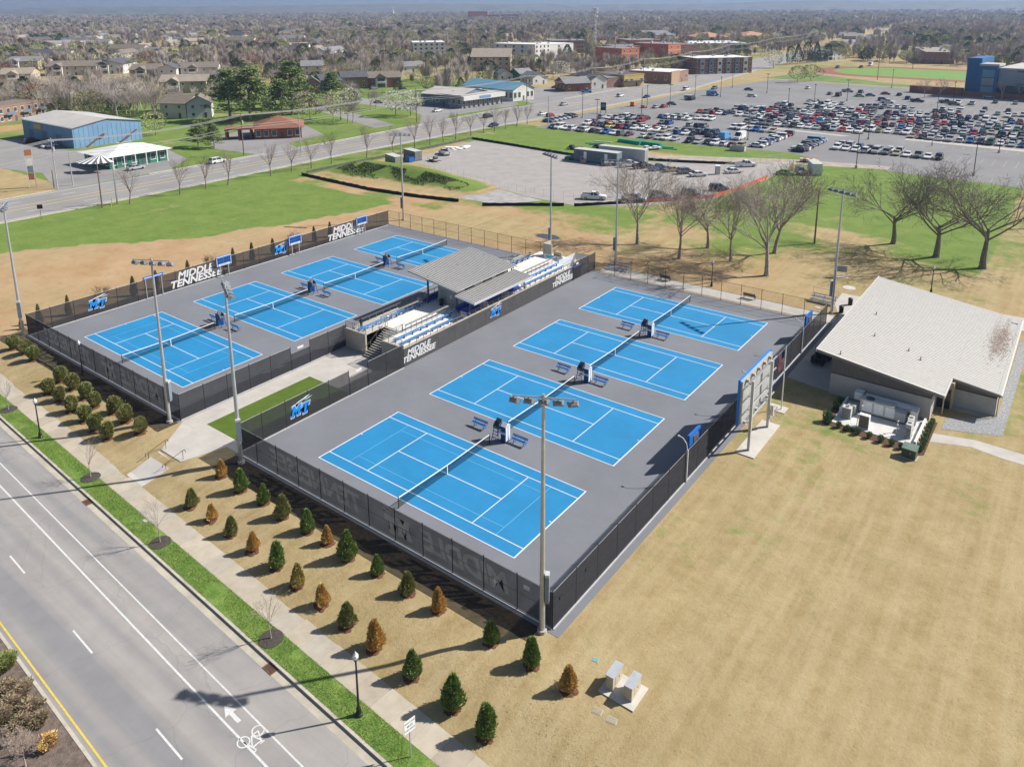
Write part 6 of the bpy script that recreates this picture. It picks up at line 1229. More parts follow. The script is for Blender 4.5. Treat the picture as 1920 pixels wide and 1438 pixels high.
# planting round the service yard
lf_ = [Lm('yard_leaf_dark', (0.074, 0.157, 0.062)), Lm('yard_leaf', (0.127, 0.237, 0.091)), Lm('yard_leaf_pale', (0.208, 0.286, 0.143)), Lm('yard_leaf_rust', (0.455, 0.208, 0.052))]
YP = [leaf_crown(20 + k, 300, round_shape, .15, lf_, True).mesh('foliage', lf_) for k in range(2)]
for k, (x, y, s_) in enumerate(((37.6, 36.4, 1.3), (37.9, 35.95, .7), (38.9, 35.8, .75), (39.8, 35.7, .7), (40.8, 35.6, .8), (41.9, 35.55, .75), (43.0, 35.45, .8), (44.0, 35.4, .75), (44.9, 35.3, .7), (46.5, 36.0, .8), (46.5, 36.9, .75), (46.5, 37.8, .8), (46.5, 38.7, .8), (46.5, 39.6, .75), (46.5, 40.5, .8), (46.5, 41.5, .8), (46.5, 42.4, .7), (37.6, 39.8, .9), (37.6, 41.2, .9))):
    t = thing('garden_shrub', 'small leafy shrub in the mulch round the service yard', 'shrub', (x, y, .022), k * 1.3, 'shrubs round the service yard'); put('foliage', YP[k % 2], t, (0, 0, .02)).scale = (s_ * .62, s_ * .62, s_ * .85); put('stem', stem, t).scale = (.4, .4, .5)
# median planting
mA = [Lm('bronze_leaf', (.24, .165, .115)), Lm('bronze_green', (.12, .135, .05)), Lm('bronze_pink', (.36, .26, .19)), Lm('bronze_deep', (.10, .07, .035))]
for k, (u, v, w, h) in enumerate(((6, 1298, 1.2, .55), (36, 1300, 1.2, .5), (20, 1325, 1.3, .55), (52, 1330, 1.2, .5), (0, 1350, 1.3, .6), (38, 1358, 1.2, .5), (70, 1352, 1.0, .45))):
    p = at(u, v, -.47); me = leaf_crown(200 + k, 2200, round_shape, .085, mA).mesh('foliage', mA); t = thing('median_shrub', 'low spreading bronze-green shrub in the road median', 'shrub', (p.x, p.y, -.47), k, 'bronze shrubs in the median'); put('foliage', me, t, (0, 0, -.15)).scale = (w, w, h * 1.35); put('stem', stem, t).scale = (.5, .5, .6)
p = at(8, 1252, -.47); t = thing('boxwood', 'clipped dark green ball shrub in the road median', 'shrub', (p.x, p.y, -.47)); put('foliage', SH['r'][1], t, (0, 0, -.05)).scale = (1.25, 1.25, 1.0); put('stem', stem, t)
for k, (u, v, h, sd) in enumerate(((48, 1436, 2.4, 300), (20, 1418, 1.6, 301), (72, 1408, 1.5, 302), (40, 1395, 1.5, 303), (8, 1395, 1.4, 304))):
    p = at(u, v, -.47); me = bare_tree(sd, h, .14, .045, 4, (9, 5, 4, 3), (.75, .6, .6, .7), .35, .006, M('median_twig', (.36, .29, .24), .95, var=.2, scale=5), .15); plant_tree([('stems', me)], (p.x, p.y, -.47), k, 1.0, 'leafless_shrub', 'grey-tan leafless shrub with fine twigs in the road median', 'leafless shrubs in the median')['category'] = 'shrub'
p = at(88, 1400, -.47); me = leaf_crown(310, 900, round_shape, .09, BR, False).mesh('foliage', BR); t = thing('rusty_shrub', 'small rust-orange leafy shrub in the road median', 'shrub', (p.x, p.y, -.47)); put('foliage', me, t).scale = (1.0, 1.0, .8); put('stem', stem, t)
# weeds on the bank
wm_ = [Lm('weed_dark', (.06, .10, .028)), Lm('weed_mid', (.10, .15, .04)), Lm('weed_olive', (.15, .17, .06))]
def wp():
    x = random.uniform(-104, -62); y = 86 + random.uniform(0, 10) + .05 * (x + 100)
    if random.random() > mound(x, y) / 1.6 or grad_noise(x, y, .2) < -.1: return None
    return (x, y, H(x, y) - .02)
o = blades('bank_weeds', 26000, wp, wm_, (.15, .5), .09, lean=.8); tag(o, 'dark green weeds on the sunny bank beside the gravel lot', 'weeds')
# ---- background trees
tw_m = [M('wood_twig_a', (.34, .295, .265), .95, var=.2, scale=.3, objvar=.28), M('wood_twig_b', (.38, .325, .275), .95, var=.2, scale=.3, objvar=.25), M('wood_twig_c', (.35, .295, .28), .95, var=.2, scale=.3, objvar=.25)]
BT = [bare_tree(400 + k, 15, .28, .26, 4, (7, 5, 4, 2), (.5, .55, .6, .7), .4, .035, tw_m[k % 3], .15, 'bare_wood_tree') for k in range(5)]
def far_crown(seed, n, shape, size, mats, tr=.2, name='far_tree', up=.2):
    mb = leaf_crown(seed, n, shape, size, mats, False, up=up); mb.v = [(x, y, tr + z * (1 - tr)) for x, y, z in mb.v]; mb.tube((0, 0, 0), (0, 0, tr + .35), .02, .01, 5, len(mats)); return mb.mesh(name, mats + [barkd])
def cloud(z): return .42 * math.sqrt(max(0, 1 - (2 * z - 1) ** 2)) + .05
spr = [M('spring_green', (.25, .255, .105), .9, var=.2, scale=.3, objvar=.25), M('spring_green_b', (.31, .30, .15), .9, var=.2, scale=.3, objvar=.2)]; blo = [M('blossom', (.56, .55, .48), .9, var=.1, scale=.3), M('blossom_b', (.40, .41, .30), .9, var=.1, scale=.3)]; evg = [M('pine_dark', (.04, .07, .025), .9, var=.25, scale=.4, objvar=.2), M('pine_mid', (.085, .13, .04), .9, var=.25, scale=.4, objvar=.2)]; redb = [M('red_bud', (.22, .085, .065), .9, var=.2, scale=.3), M('red_bud_b', (.26, .13, .10), .9, var=.2, scale=.3)]
FT = {'green': [far_crown(500 + k, 900, cloud, .045, spr) for k in range(2)], 'white': [far_crown(510 + k, 1000, cloud, .045, blo) for k in range(2)], 'ever': [far_crown(520 + k, 1100, (cone_shape, egg_shape)[k], .05, evg, .1) for k in range(2)], 'red': [far_crown(530, 800, cloud, .045, redb)]}
LOWB = []
for k in range(4):           # cheap leafless trees for the far wood: fan of coarse twigs
    rnd = random.Random(600 + k); mb = MB(); mb.tube((0, 0, 0), (0, 0, 6), .3, .15, 4, 0, False)
    for j in range(170):
        a = rnd.random() * 2 * pi; e = rnd.random() ** .6; r_ = 5.4 * e * rnd.uniform(.5, 1); z0_ = rnd.uniform(3.5, 8.5); z1_ = 6 + 8.6 * math.sqrt(max(0, 1 - (r_ / 6) ** 2)) * rnd.uniform(.55, 1); p0_ = Vector((cos(a) * r_ * .35, sin(a) * r_ * .35, z0_)); p1_ = Vector((cos(a) * r_, sin(a) * r_, z1_)); w_ = Vector((-sin(a + rnd.random()), cos(a), rnd.gauss(0, .3))) * rnd.uniform(.10, .26)
        mb.add([p0_ - w_, p0_ + w_, p1_], [(0, 1, 2)])
    LOWB.append(mb.mesh('far_bare_tree', tw_m[k % 3]))
GLB = {'bare': 'leafless grey-brown tree of the wood behind the far road', 'green': 'fresh yellow-green tree of the neighbourhood behind the far road', 'white': 'white flowering tree of the neighbourhood behind the far road', 'ever': 'dark evergreen tree of the neighbourhood behind the far road', 'red': 'reddish budding tree of the neighbourhood behind the far road'}
def inpoly(x, y, P):
    c = False; j = len(P) - 1
    for i in range(len(P)):
        if (P[i][1] > y) != (P[j][1] > y) and x < (P[j][0] - P[i][0]) * (y - P[i][1]) / (P[j][1] - P[i][1]) + P[i][0]: c = not c
        j = i
    return c
KEEP = [LOT, [(-141, 30), (-141, 150), (-200, 150), (-200, 66), (-245, 64), (-245, 36)], [(-143, 160), (-143, 345), (-200, 330), (-210, 262), (-196, 240), (-230, 218), (-230, 196), (-190, 192)], [(-145, 374), (-145, 404), (-440, 478), (-440, 450)], [(-120, 405), (40, 388), (100, 420), (100, 560), (-115, 575)], [(-150, 148), (-335, 212), (-335, 228), (-150, 163)]]
rnd_s = random.Random(4); FWD = Vector((cos(RAD(126.7)), sin(RAD(126.7))))
def sightline(x, y):        # ground in front of a building that must stay open
    for (fx, fy, rz, L, D) in FP:
        dx, dy = x - fx, y - fy; lx = dx * cos(rz) + dy * sin(rz); ly = -dx * sin(rz) + dy * cos(rz)
        if -3 < lx < L + 3 and -12 < ly < D + 3: return True
        if -4 < lx < L + 4 and -55 < ly <= -12 and rnd_s.random() < .86: return True
    return False
def open_ground(x, y):
    if lerp_tab(BX, y) - 7 < x < lerp_tab(AX, y) + 7 or any(inpoly(x, y, P) for P in KEEP) or sightline(x, y): return False
    
    for a, b, r in FOOT[SUBF:]:
        dx, dy = x - a, y - b; f = -(dx * FWD.x + dy * FWD.y); w = abs(dx * FWD.y - dy * FWD.x)
        if w < 13 and -8 < f < 45 and (f < 12 or rnd_s.random() < .6): return False
    return True
rnd = random.Random(99); ind = []; mid = []; far = []
HD = RAD(37.3 + 90)
def kind_at(x, y, r):
    v = grad_noise(x, y, .011); q = rnd.random()
    if v > .28 and q < .35: return 'green' if rnd.random() < .65 else 'ever'
    if q < .82: return 'bare'
    if q < .89: return 'green'
    if q < .94: return 'ever'
    if q < .955: return 'white' if grad_noise(x + 300, y, .01) > -.1 else 'bare'
    return 'red' if rnd.random() < .3 else 'bare'
for k in range(30000):
    r = 190 + (3200 - 190) * rnd.random() ** 1.35; a = HD + RAD(rnd.uniform(-41, 41)); x, y = CAMP.x + r * cos(a), CAMP.y + r * sin(a)
    if x > -146 and y < 575: continue
    if not open_ground(x, y): continue
    dn = .45 + .9 * grad_noise(x + 77, y - 31, .006)
    if r < 420: dn = .12 + 1.0 * grad_noise(x + 7, y - 31, .012)
    if rnd.random() > dn + (.17 if r < 420 else .28): continue
    K = kind_at(x, y, r)
    if r < 560 and len(ind) < 285: ind.append((r, x, y, K))
    elif r < 1150: mid.append((x, y, K))
    else: far.append((x, y, K))
# named places: the wood beside the warehouse, trees by the apartments
for (ua, ub, va, vb, n_) in ((0, 300, 186, 222, 120), (240, 470, 150, 190, 14), (640, 800, 120, 150, 16), (980, 1140, 118, 140, 26), (1420, 1700, 92, 104, 40), (840, 940, 138, 152, 10)):
    for k in range(n_):
        p = at(rnd.uniform(ua, ub), rnd.uniform(va, vb))
        if open_ground(p.x, p.y) or (vb > 180 and rnd.random() < .3): ind.append((0 if vb > 200 else 1, p.x, p.y, 'bare' if rnd.random() < .92 else 'green'))
ind.sort()
cnt = {}
for (r, x, y, K) in ind:
    if cnt.get(K, 0) >= 270: mid.append((x, y, K)); continue
    cnt[K] = cnt.get(K, 0) + 1
    if K == 'bare': me = rnd.choice(BT); s_ = rnd.uniform(.5, .9) if r else rnd.uniform(.75, 1.05); sc = (s_, s_, s_ * rnd.uniform(.85, 1.0))
    else: me = rnd.choice(FT[K]); s_ = rnd.uniform(6, 10); sc = (s_ * (1.0 if K != 'ever' else .8), s_ * (1.0 if K != 'ever' else .8), s_ * rnd.uniform(.85, 1.15))
    o = put({'bare': 'leafless_tree', 'green': 'leafing_tree', 'white': 'flowering_tree', 'ever': 'evergreen_tree', 'red': 'budding_tree'}[K], me, None, (x, y, 0), rnd.random() * 6, sc); tag(o, GLB[K], 'tree', 'neighbourhood trees: ' + K)
# forests too many to count: instanced on points
def forest(name, label, pts, sources, smin, smax, zsc=1.0):
    col = bpy.data.collections.new(name + '_sources')
    for me in sources: col.objects.link(bpy.data.objects.new(me.name, me))
    me = bpy.data.meshes.new(name); me.from_pydata([(x, y, 0) for x, y, _ in pts], [], [])
    o = stuff(put(name, me)); tag(o, label, 'wood')
    ai = me.attributes.new('pick', 'INT', 'POINT'); ai.data.foreach_set('value', [i for _, _, i in pts])
    asx = me.attributes.new('size', 'FLOAT_VECTOR', 'POINT'); b_ = []
    for _ in pts: s_ = rnd.uniform(smin, smax); b_ += [s_, s_, s_ * zsc * rnd.uniform(.8, 1.15)]
    asx.data.foreach_set('vector', b_); ar_ = me.attributes.new('turn', 'FLOAT', 'POINT'); ar_.data.foreach_set('value', [rnd.random() * 6.28 for _ in pts])
    ng = bpy.data.node_groups.new(name, 'GeometryNodeTree'); ng.interface.new_socket('Geometry', in_out='INPUT', socket_type='NodeSocketGeometry'); ng.interface.new_socket('Geometry', in_out='OUTPUT', socket_type='NodeSocketGeometry')
    n = ng.nodes; l = ng.links; gi = n.new('NodeGroupInput'); go = n.new('NodeGroupOutput'); ci = n.new('GeometryNodeCollectionInfo'); ci.inputs[0].default_value = col; ci.inputs['Separate Children'].default_value = True; ci.inputs['Reset Children'].default_value = True
    ip = n.new('GeometryNodeInstanceOnPoints'); ip.inputs['Pick Instance'].default_value = True
    def attr(nm, ty):
        a = n.new('GeometryNodeInputNamedAttribute'); a.data_type = ty; a.inputs[0].default_value = nm; return a.outputs[0]
    cx = n.new('ShaderNodeCombineXYZ'); l.new(attr('turn', 'FLOAT'), cx.inputs[2]); e2r = n.new('FunctionNodeEulerToRotation'); l.new(cx.outputs[0], e2r.inputs[0])
    l.new(gi.outputs[0], ip.inputs['Points']); l.new(ci.outputs[0], ip.inputs['Instance']); l.new(attr('pick', 'INT'), ip.inputs['Instance Index']); l.new(e2r.outputs[0], ip.inputs['Rotation']); l.new(attr('size', 'FLOAT_VECTOR'), ip.inputs['Scale']); l.new(ip.outputs[0], go.inputs[0])
    md = o.modifiers.new('scatter', 'NODES'); md.node_group = ng; return o
# unit-height crowns are about 1 m, bare ones 15 m: bring to one scale by separate forests
bm_pts = [(x, y, rnd.randrange(4)) for x, y, K in mid if K == 'bare']; forest('leafless_wood', 'leafless grey-brown woodland between the far houses', bm_pts, LOWB, .5, .95)
src = FT['green'] + FT['white'] + FT['ever'] + FT['red']; ix = {'green': (0, 1), 'white': (2, 3), 'ever': (4, 5), 'red': (6,)}
names = sorted(range(7), key=lambda i: src[i].name)
forest('leafy_wood', 'scattered green, white and evergreen trees between the far houses', [(x, y, names.index(rnd.choice(ix[K]))) for x, y, K in mid if K != 'bare'], src, 7, 12)
forest('far_leafless_wood', 'far leafless woodland fading into haze', [(x, y, rnd.randrange(4)) for x, y, K in far if K == 'bare'], LOWB, .9, 1.6, .75)
forest('far_leafy_wood', 'far green, white and evergreen trees fading into haze', [(x, y, names.index(rnd.choice(ix[K]))) for x, y, K in far if K != 'bare'], src, 11, 19, .7)
pts = []
for k in range(5000):
    r = rnd.uniform(2900, 5200); a = HD + RAD(rnd.uniform(-42, 42)); pts.append((CAMP.x + r * cos(a), CAMP.y + r * sin(a), rnd.choice((0, 1, 2, 3))))
forest('horizon_wood', 'woodland at the foot of the hills', pts, LOWB, 1.8, 3.2, .45)
# named single trees
pinem = [M('pine_needle', (.10, .15, .045), .9, var=.2, scale=.4), M('pine_needle_light', (.18, .23, .075), .9, var=.2, scale=.4)]
def pine(seed, h):
    rnd = random.Random(seed); mb = MB(); mb.tube((0, 0, 0), (0, 0, h), .35, .06, 7, 2, False)
    for k in range(70):
        z = h * (.16 + .83 * rnd.random()); L_ = (h - z) * .36 + 1.2; a = rnd.random() * 6.28; d = Vector((cos(a), sin(a), rnd.uniform(.05, .4))).normalized(); mb.tube((0, 0, z), Vector((0, 0, z)) + d * L_, .07, .02, 3, 2, False)
        for j in range(60):
            t_ = .3 + .75 * rnd.random(); c = Vector((0, 0, z)) + d * (L_ * t_) + Vector((rnd.gauss(0, .5), rnd.gauss(0, .5), rnd.gauss(.1, .28))); w = Vector((rnd.gauss(0, 1), rnd.gauss(0, 1), rnd.gauss(0, .6))).normalized() * rnd.uniform(.16, .36); e = Vector((rnd.gauss(0, 1), rnd.gauss(0, 1), rnd.gauss(.6, .6))).normalized() * rnd.uniform(.4, .85)
            mb.add([c - w, c + w, c + e], [(0, 1, 2)], 0 if rnd.random() < .5 else 1)
    return mb.mesh('pine', pinem + [barkd])
PN = [pine(1, 18), pine(2, 18)]
for k, (u, v, h, lb) in enumerate(((432, 226, 19, 'nearest the apartments'), (470, 228, 20, 'in the middle of the clump'), (548, 216, 21, 'with a double top beside the clump'), (530, 222, 15, 'leaning out of the clump'), (624, 198, 14, 'standing alone before the townhouses'), (402, 278, 7, 'of small size beside the diner lot'), (372, 276, 8, 'small, in the lawn behind the diner'), (392, 262, 7, 'small, between the diner and the brick restaurant'))):
    p = at(u, v); o = put('pine_tree', None, None, (p.x, p.y, 0), k); tag(o, 'tall feathery green pine ' + lb if h > 10 else 'young green pine ' + lb, 'tree'); c = put('crown', PN[k % 2], o); c.scale = (h / 18 * 1.5,) * 2 + (h / 18,)
for k, (u, v, K, h, lb) in enumerate(((660, 206, 'white', 9, 'round white flowering tree, first of three on the corner lawn'), (742, 217, 'white', 10, 'round white flowering tree, middle of three on the corner lawn'), (770, 218, 'white', 10, 'round white flowering tree, last of three by the showroom'), (292, 254, 'green', 8, 'pale green willow-like tree beside the blue warehouse'), (885, 160, 'green', 8, 'bright yellow-green tree behind the workshop'), (905, 158, 'green', 7, 'smaller yellow-green tree behind the workshop'), (1450, 128, 'white', 12, 'white flowering tree beside the townhouse terrace'), (1480, 122, 'ever', 13, 'dark cedar, first of the row by the junction'), (1495, 121, 'ever', 14, 'dark cedar, second of the row by the junction'), (1512, 119, 'ever', 15, 'dark cedar, third of the row by the junction'), (1530, 118, 'ever', 15, 'dark cedar, fourth of the row by the junction'), (1552, 116, 'ever', 13, 'dark cedar beside the white house'), (1495, 155, 'green', 9, 'pale leafing tree on the junction lawn'), (1520, 152, 'green', 9, 'fuller leafing tree on the junction lawn'), (1620, 114, 'green', 8, 'bright green bush tree past the white house'), (1168, 118, 'white', 11, 'white flowering tree before the red brick block'))):
    p = at(u, v); o = put('garden_tree', FT[K][k % 2], None, (p.x, p.y, 0), k, (h * (.95 if K != 'ever' else .5), h * (.95 if K != 'ever' else .5), h)); tag(o, lb, 'tree')
for k, (u, v, lb) in enumerate(((1733, 184, 'first'), (1762, 182, 'second'), (1845, 182, 'third'), (1878, 186, 'fourth'), (1912, 186, 'fifth'))):
    p = at(u, v); o = put('bare_park_tree', None, None, (p.x, p.y, 0), k); tag(o, 'twiggy pale tree before the stadium hall, %s from the infield' % lb, 'tree'); put('crown', BT[k % 5], o).scale = (.62,) * 3
# ================================================================== VEHICLES
PAINT = {'white': (.66, .66, .66), 'silver': (.36, .37, .385), 'grey': (.13, .135, .145), 'black': (.014, .014, .016), 'navy blue': (.012, .028, .085), 'blue': (.015, .09, .30), 'red': (.34, .012, .016), 'maroon': (.10, .012, .022), 'tan': (.34, .29, .21), 'green': (.03, .10, .06), 'yellow': (.62, .40, .02), 'lime': (.12, .50, .02), 'sky blue': (.10, .30, .58)}
def paint(c): return M('car_paint_' + c.replace(' ', '_'), PAINT[c], .22, .0, var=0, spec=.6)
lampw = M('head_lamp', (.62, .64, .66), .15, var=0); lampr = M('tail_lamp', (.30, .01, .01), .3, var=0); plastic = M('bumper_plastic', (.03, .03, .032), .7, var=0); rim = M('wheel_rim', (.38, .39, .40), .35, .6, var=0)
# profile: (length, width, bonnet z, belt z, roof z, cabin x0 base, x1 base, roof x0, roof x1)
KIND = {'saloon': (4.7, 1.82, .78, .92, 1.44, -1.75, 1.10, -1.05, .35), 'hatchback': (4.2, 1.78, .82, .95, 1.50, -1.95, 1.05, -1.65, .30), 'suv': (4.7, 1.92, 1.0, 1.08, 1.74, -2.2, 1.05, -1.95, .40), 'van': (5.4, 2.0, 1.1, 1.25, 2.05, -2.6, 1.85, -2.5, .95), 'pickup': (5.7, 1.98, 1.05, 1.12, 1.85, -.75, 1.25, -.5, .55), 'cargo van': (6.0, 2.05, 1.25, 1.4, 2.6, -2.9, 2.1, -2.85, 1.25)}
def body_shape(mb, k, m=0):
    L, W, zb, zl, zr_, ca, cb_, ra, rb = KIND[k]; h = L / 2; w = W / 2; lo = .28
    back = zl if k in ('suv', 'hatchback', 'van', 'pickup', 'cargo van') else zl - .02
    st_ = [(-h, .62 * w / w, lo + .16, back - .20, .88), (-h + .12, 1, lo, back - .04, .96), (-h + .9, 1, lo - .02, back, 1.0), (ca, 1, lo - .02, zl, 1.0), (cb_, 1, lo - .02, zl, 1.0), (cb_ + .25, 1, lo - .02, zb + .06, .99), (h - .35, 1, lo, zb - .06, .95), (h - .06, 1, lo + .1, zb - .18, .88), (h, 1, lo + .18, zb - .30, .82)]
    st_.sort(); rings = []
    for x, _, z0, z1, ww in st_: a = w * ww; rings.append([(x, -a * .93, z0), (x, -a, z0 + (z1 - z0) * .45), (x, -a * .93, z1), (x, a * .93, z1), (x, a, z0 + (z1 - z0) * .45), (x, a * .93, z0)])
    vs_ = [p for r in rings for p in r]; fs_ = []
    for i in range(len(rings) - 1):
        for j in range(6): fs_.append((i * 6 + j, i * 6 + (j + 1) % 6, (i + 1) * 6 + (j + 1) % 6, (i + 1) * 6 + j))
    fs_ += [(5, 4, 3, 2, 1, 0), tuple(range(len(vs_) - 6, len(vs_)))]
    mb.add(vs_, fs_, m)
def cabin(mb, k, mg=1, mp=0):
    L, W, zb, zl, zr_, ca, cb_, ra, rb = KIND[k]; w = W / 2 * .91; wr = W / 2 * .76 if 'van' not in k else W / 2 * .86; zm = zr_ - .05
    b = [(ca, -w, zl - .02), (cb_, -w, zl - .02), (cb_, w, zl - .02), (ca, w, zl - .02)]; t = [(ra, -wr, zm), (rb, -wr, zm), (rb, wr, zm), (ra, wr, zm)]; t2 = [(ra + .06, -wr + .08, zr_), (rb - .1, -wr + .08, zr_), (rb - .1, wr - .08, zr_), (ra + .06, wr - .08, zr_)]
    mb.add(b + t, [(1, 2, 6, 5)], mg)
    mb.add(b + t, [(0, 1, 5, 4), (2, 3, 7, 6), (3, 0, 4, 7)], mp if k == 'cargo van' else mg)
    mb.add(t + t2, [(4, 5, 6, 7), (0, 1, 5, 4), (1, 2, 6, 5), (2, 3, 7, 6), (3, 0, 4, 7)], mp)
    for s_ in (-1, 1):                # pillars
        for (xb, xt) in ((ca, ra), ((ca + cb_) / 2 - .15, (ra + rb) / 2 - .1), (cb_, rb)):
            mb.add([(xb - .05, s_ * (w + .006), zl - .02), (xb + .05, s_ * (w + .006), zl - .02), (xt + .05, s_ * (wr + .006), zm), (xt - .05, s_ * (wr + .006), zm)], [(0, 1, 2, 3)], mp)
    if k == 'cargo van': mb.add([(cb_ - .9, -w - .008, zl), (cb_ - .15, -w - .008, zl), (rb - .1, -wr - .03, zr_ - .55), (rb - .8, -wr - .03, zr_ - .55)], [(0, 1, 2, 3)], mg); mb.add([(cb_ - .9, w + .008, zl), (cb_ - .15, w + .008, zl), (rb - .1, wr + .03, zr_ - .55), (rb - .8, wr + .03, zr_ - .55)], [(3, 2, 1, 0)], mg)
def bed_shape(mb, m=0, md=2):
    L, W, zb, zl, *_ = KIND['pickup']; w = W / 2 * .9; mb.box(-L / 2 + .12, -.85, -w + .1, w - .1, zl + .001, zl + .006, md)
    for s_ in (-1, 1): mb.box(-L / 2 + .1, -.8, s_ * w - .06, s_ * w + .06, zl, zl + .18, m)
    mb.box(-L / 2 + .03, -L / 2 + .1, -w, w, zl - .1, zl + .18, m)
def wheel_xy(k): L, W = KIND[k][:2]; return [(sx * L * .30 + (.06 if sx > 0 else 0), sy * (W / 2 - .10)) for sx in (-1, 1) for sy in (-1, 1)], (.36 if k in ('suv', 'pickup', 'van', 'cargo van') else .32)
_car = {}
def car_mesh(k, c):               # one-piece car for the distance
    if (k, c) not in _car:
        mb = MB(); body_shape(mb, k); cabin(mb, k)
        if k == 'pickup': bed_shape(mb)
        ws, r = wheel_xy(k); L, W, zb, zl = KIND[k][:4]
        for x, y in ws: mb.tube((x, y - .10, r), (x, y + .105, r), r, n=10, m=2)
        for s_ in (-1, 1): mb.box(L / 2 - .2, L / 2 - .02, s_ * W * .36 - .18, s_ * W * .36 + .18, zb - .26, zb - .12, 3); mb.box(-L / 2 + .0, -L / 2 + .08, s_ * W * .38 - .14, s_ * W * .38 + .14, zl - .28, zl - .10, 4)
        _car[(k, c)] = mb.mesh('parked_car', [paint(c), glass, tyre, lampw, lampr])
    return _car[(k, c)]
_wheelm = {}
def detailed_car(k, c, loc, rz, label, name=None, group=None):
    t = thing(name or ('pickup_truck' if k == 'pickup' else 'parked_car'), label, 'truck' if k == 'pickup' else ('van' if 'van' in k else 'car'), loc, rz, group); L, W, zb, zl = KIND[k][:4]
    mb = MB(); body_shape(mb, k); 
    if k == 'pickup': bed_shape(mb, 0, 1)
    mb.build('body', [paint(c), plastic], t); g_ = MB(); cabin(g_, k, 0, 1); g_.build('cabin', [glass, paint(c)], t)
    ws, r = wheel_xy(k)
    if r not in _wheelm: _wheelm[r] = (MB().tube((0, -.11, 0), (0, .11, 0), r, n=16).mesh('tyre', tyre), MB().tube((0, -.115, 0), (0, .115, 0), r * .6, n=10).mesh('rim', rim))
    for x, y in ws: w_ = put('wheel', None, t, (x, y, r)); put('tyre', _wheelm[r][0], w_); put('rim', _wheelm[r][1], w_)
    for s_ in (-1, 1):
        MB().box(L / 2 - .2, L / 2 - .015, s_ * W * .36 - .2, s_ * W * .36 + .2, zb - .27, zb - .12).build('headlight', lampw, t); MB().box(-L / 2 - .005, -L / 2 + .08, s_ * W * .38 - .13, s_ * W * .38 + .13, zl - .32, zl - .10).build('tail_light', lampr, t); MB().box(KIND[k][6] - .2, KIND[k][6] - .02, s_ * (W / 2 + .09) - .09, s_ * (W / 2 + .09) + .09, zl, zl + .16).build('mirror', paint(c), t)
    MB().box(L / 2 - .12, L / 2 + .03, -W * .42, W * .42, .30, .48).build('bumper', plastic, t); MB().box(-L / 2 - .03, -L / 2 + .14, -W * .40, W * .40, .34, .52).build('bumper', plastic, t)
    return t
# ---- the crowded car park
rnd = random.Random(42); CARS = []
MIX = ['white'] * 32 + ['silver'] * 22 + ['grey'] * 19 + ['black'] * 15 + ['navy blue'] * 12 + ['blue'] * 5 + ['red'] * 9 + ['maroon'] * 5 + ['tan'] * 4 + ['green'] * 2
KM = ['saloon'] * 38 + ['hatchback'] * 14 + ['suv'] * 30 + ['pickup'] * 9 + ['van'] * 4
def row(x0, x1, y, p, face=1):
    x = x0
    while x < x1:
        if rnd.random() < p: CARS.append((x + rnd.uniform(-.15, .15), y + rnd.uniform(-.3, .3), (pi / 2 if (rnd.random() < .8) == (face > 0) else -pi / 2) + rnd.uniform(-.03, .03)))
        x += 2.75
row(-98, -29, 187.6, .97, -1)
row(-92, -37, 201, .97, -1); row(-92, -44, 206.2, .97, 1)
row(-96, -79, 219, .95, -1); row(-94, -80, 224.2, .9, 1); row(-71, -66, 219, 1); row(-60, -53, 219, 1); row(-45, -31, 222, 1, -1); row(-78, -66, 233, .9)
row(-76, -58, 237, .95, -1); row(-46, -6, 238, .97, -1); row(9, 60, 237, .97, -1)
row(-46, 62, 243.2, .96, 1)
for k in range(4):
    y = 255 + 18 * k; row(-72 + 8 * k, 75, y, (.96, .95, .86, .6)[k], -1); row(-70 + 8 * k, 75, y + 5.2, (.95, .92, .75, .4)[k], 1)
row(-30, 80, 327, .12); row(-20, 80, 345, .1); row(-80, 60, 365, .05)
row(-5, 24, 201.5, .95, -1); row(-5, 12, 206.7, .95, 1)
for k in range(11): CARS.append((-25.5 + rnd.uniform(-.2, .2), 191 + 2.8 * k, pi + rnd.uniform(-.04, .04) if k % 3 else 0))
for k in range(9): CARS.append((-13.0 + rnd.uniform(-.2, .2), 190.5 + 2.8 * k, rnd.choice((0, pi)) + rnd.uniform(-.04, .04)))
for k in range(7): CARS.append((-107.3, 198 + 2.9 * k, rnd.uniform(-.05, .05)))
for (u, v) in ((1230, 203), (1245, 202), (1260, 197), (1297, 188), (1340, 180), (1404, 170), (1410, 182), (1515, 167), (1556, 178), (1572, 181), (1590, 173), (1612, 182), (1632, 181), (1614, 175), (1661, 178), (1656, 190), (1664, 194), (1702, 187), (1720, 192), (1774, 194), (1789, 198), (1823, 195), (1866, 194), (1904, 196), (1853, 184)): p = at(u, v); CARS.append((p.x, p.y, rnd.choice((0, pi / 2, pi / 2, .1))))
def in_view(x, y):
    d = CAMR.transposed() @ (Vector((x, y, .7)) - CAMP); return d.z < 0 and -1000 < d.x / -d.z * FPX < 1010
CARS = [c for c in CARS if in_view(c[0], c[1])]
CARS.sort(key=lambda c: (c[0] - CAMP.x) ** 2 + (c[1] - CAMP.y) ** 2)
rest = MB(); rest_m = []
special = {(-48, 201): None}
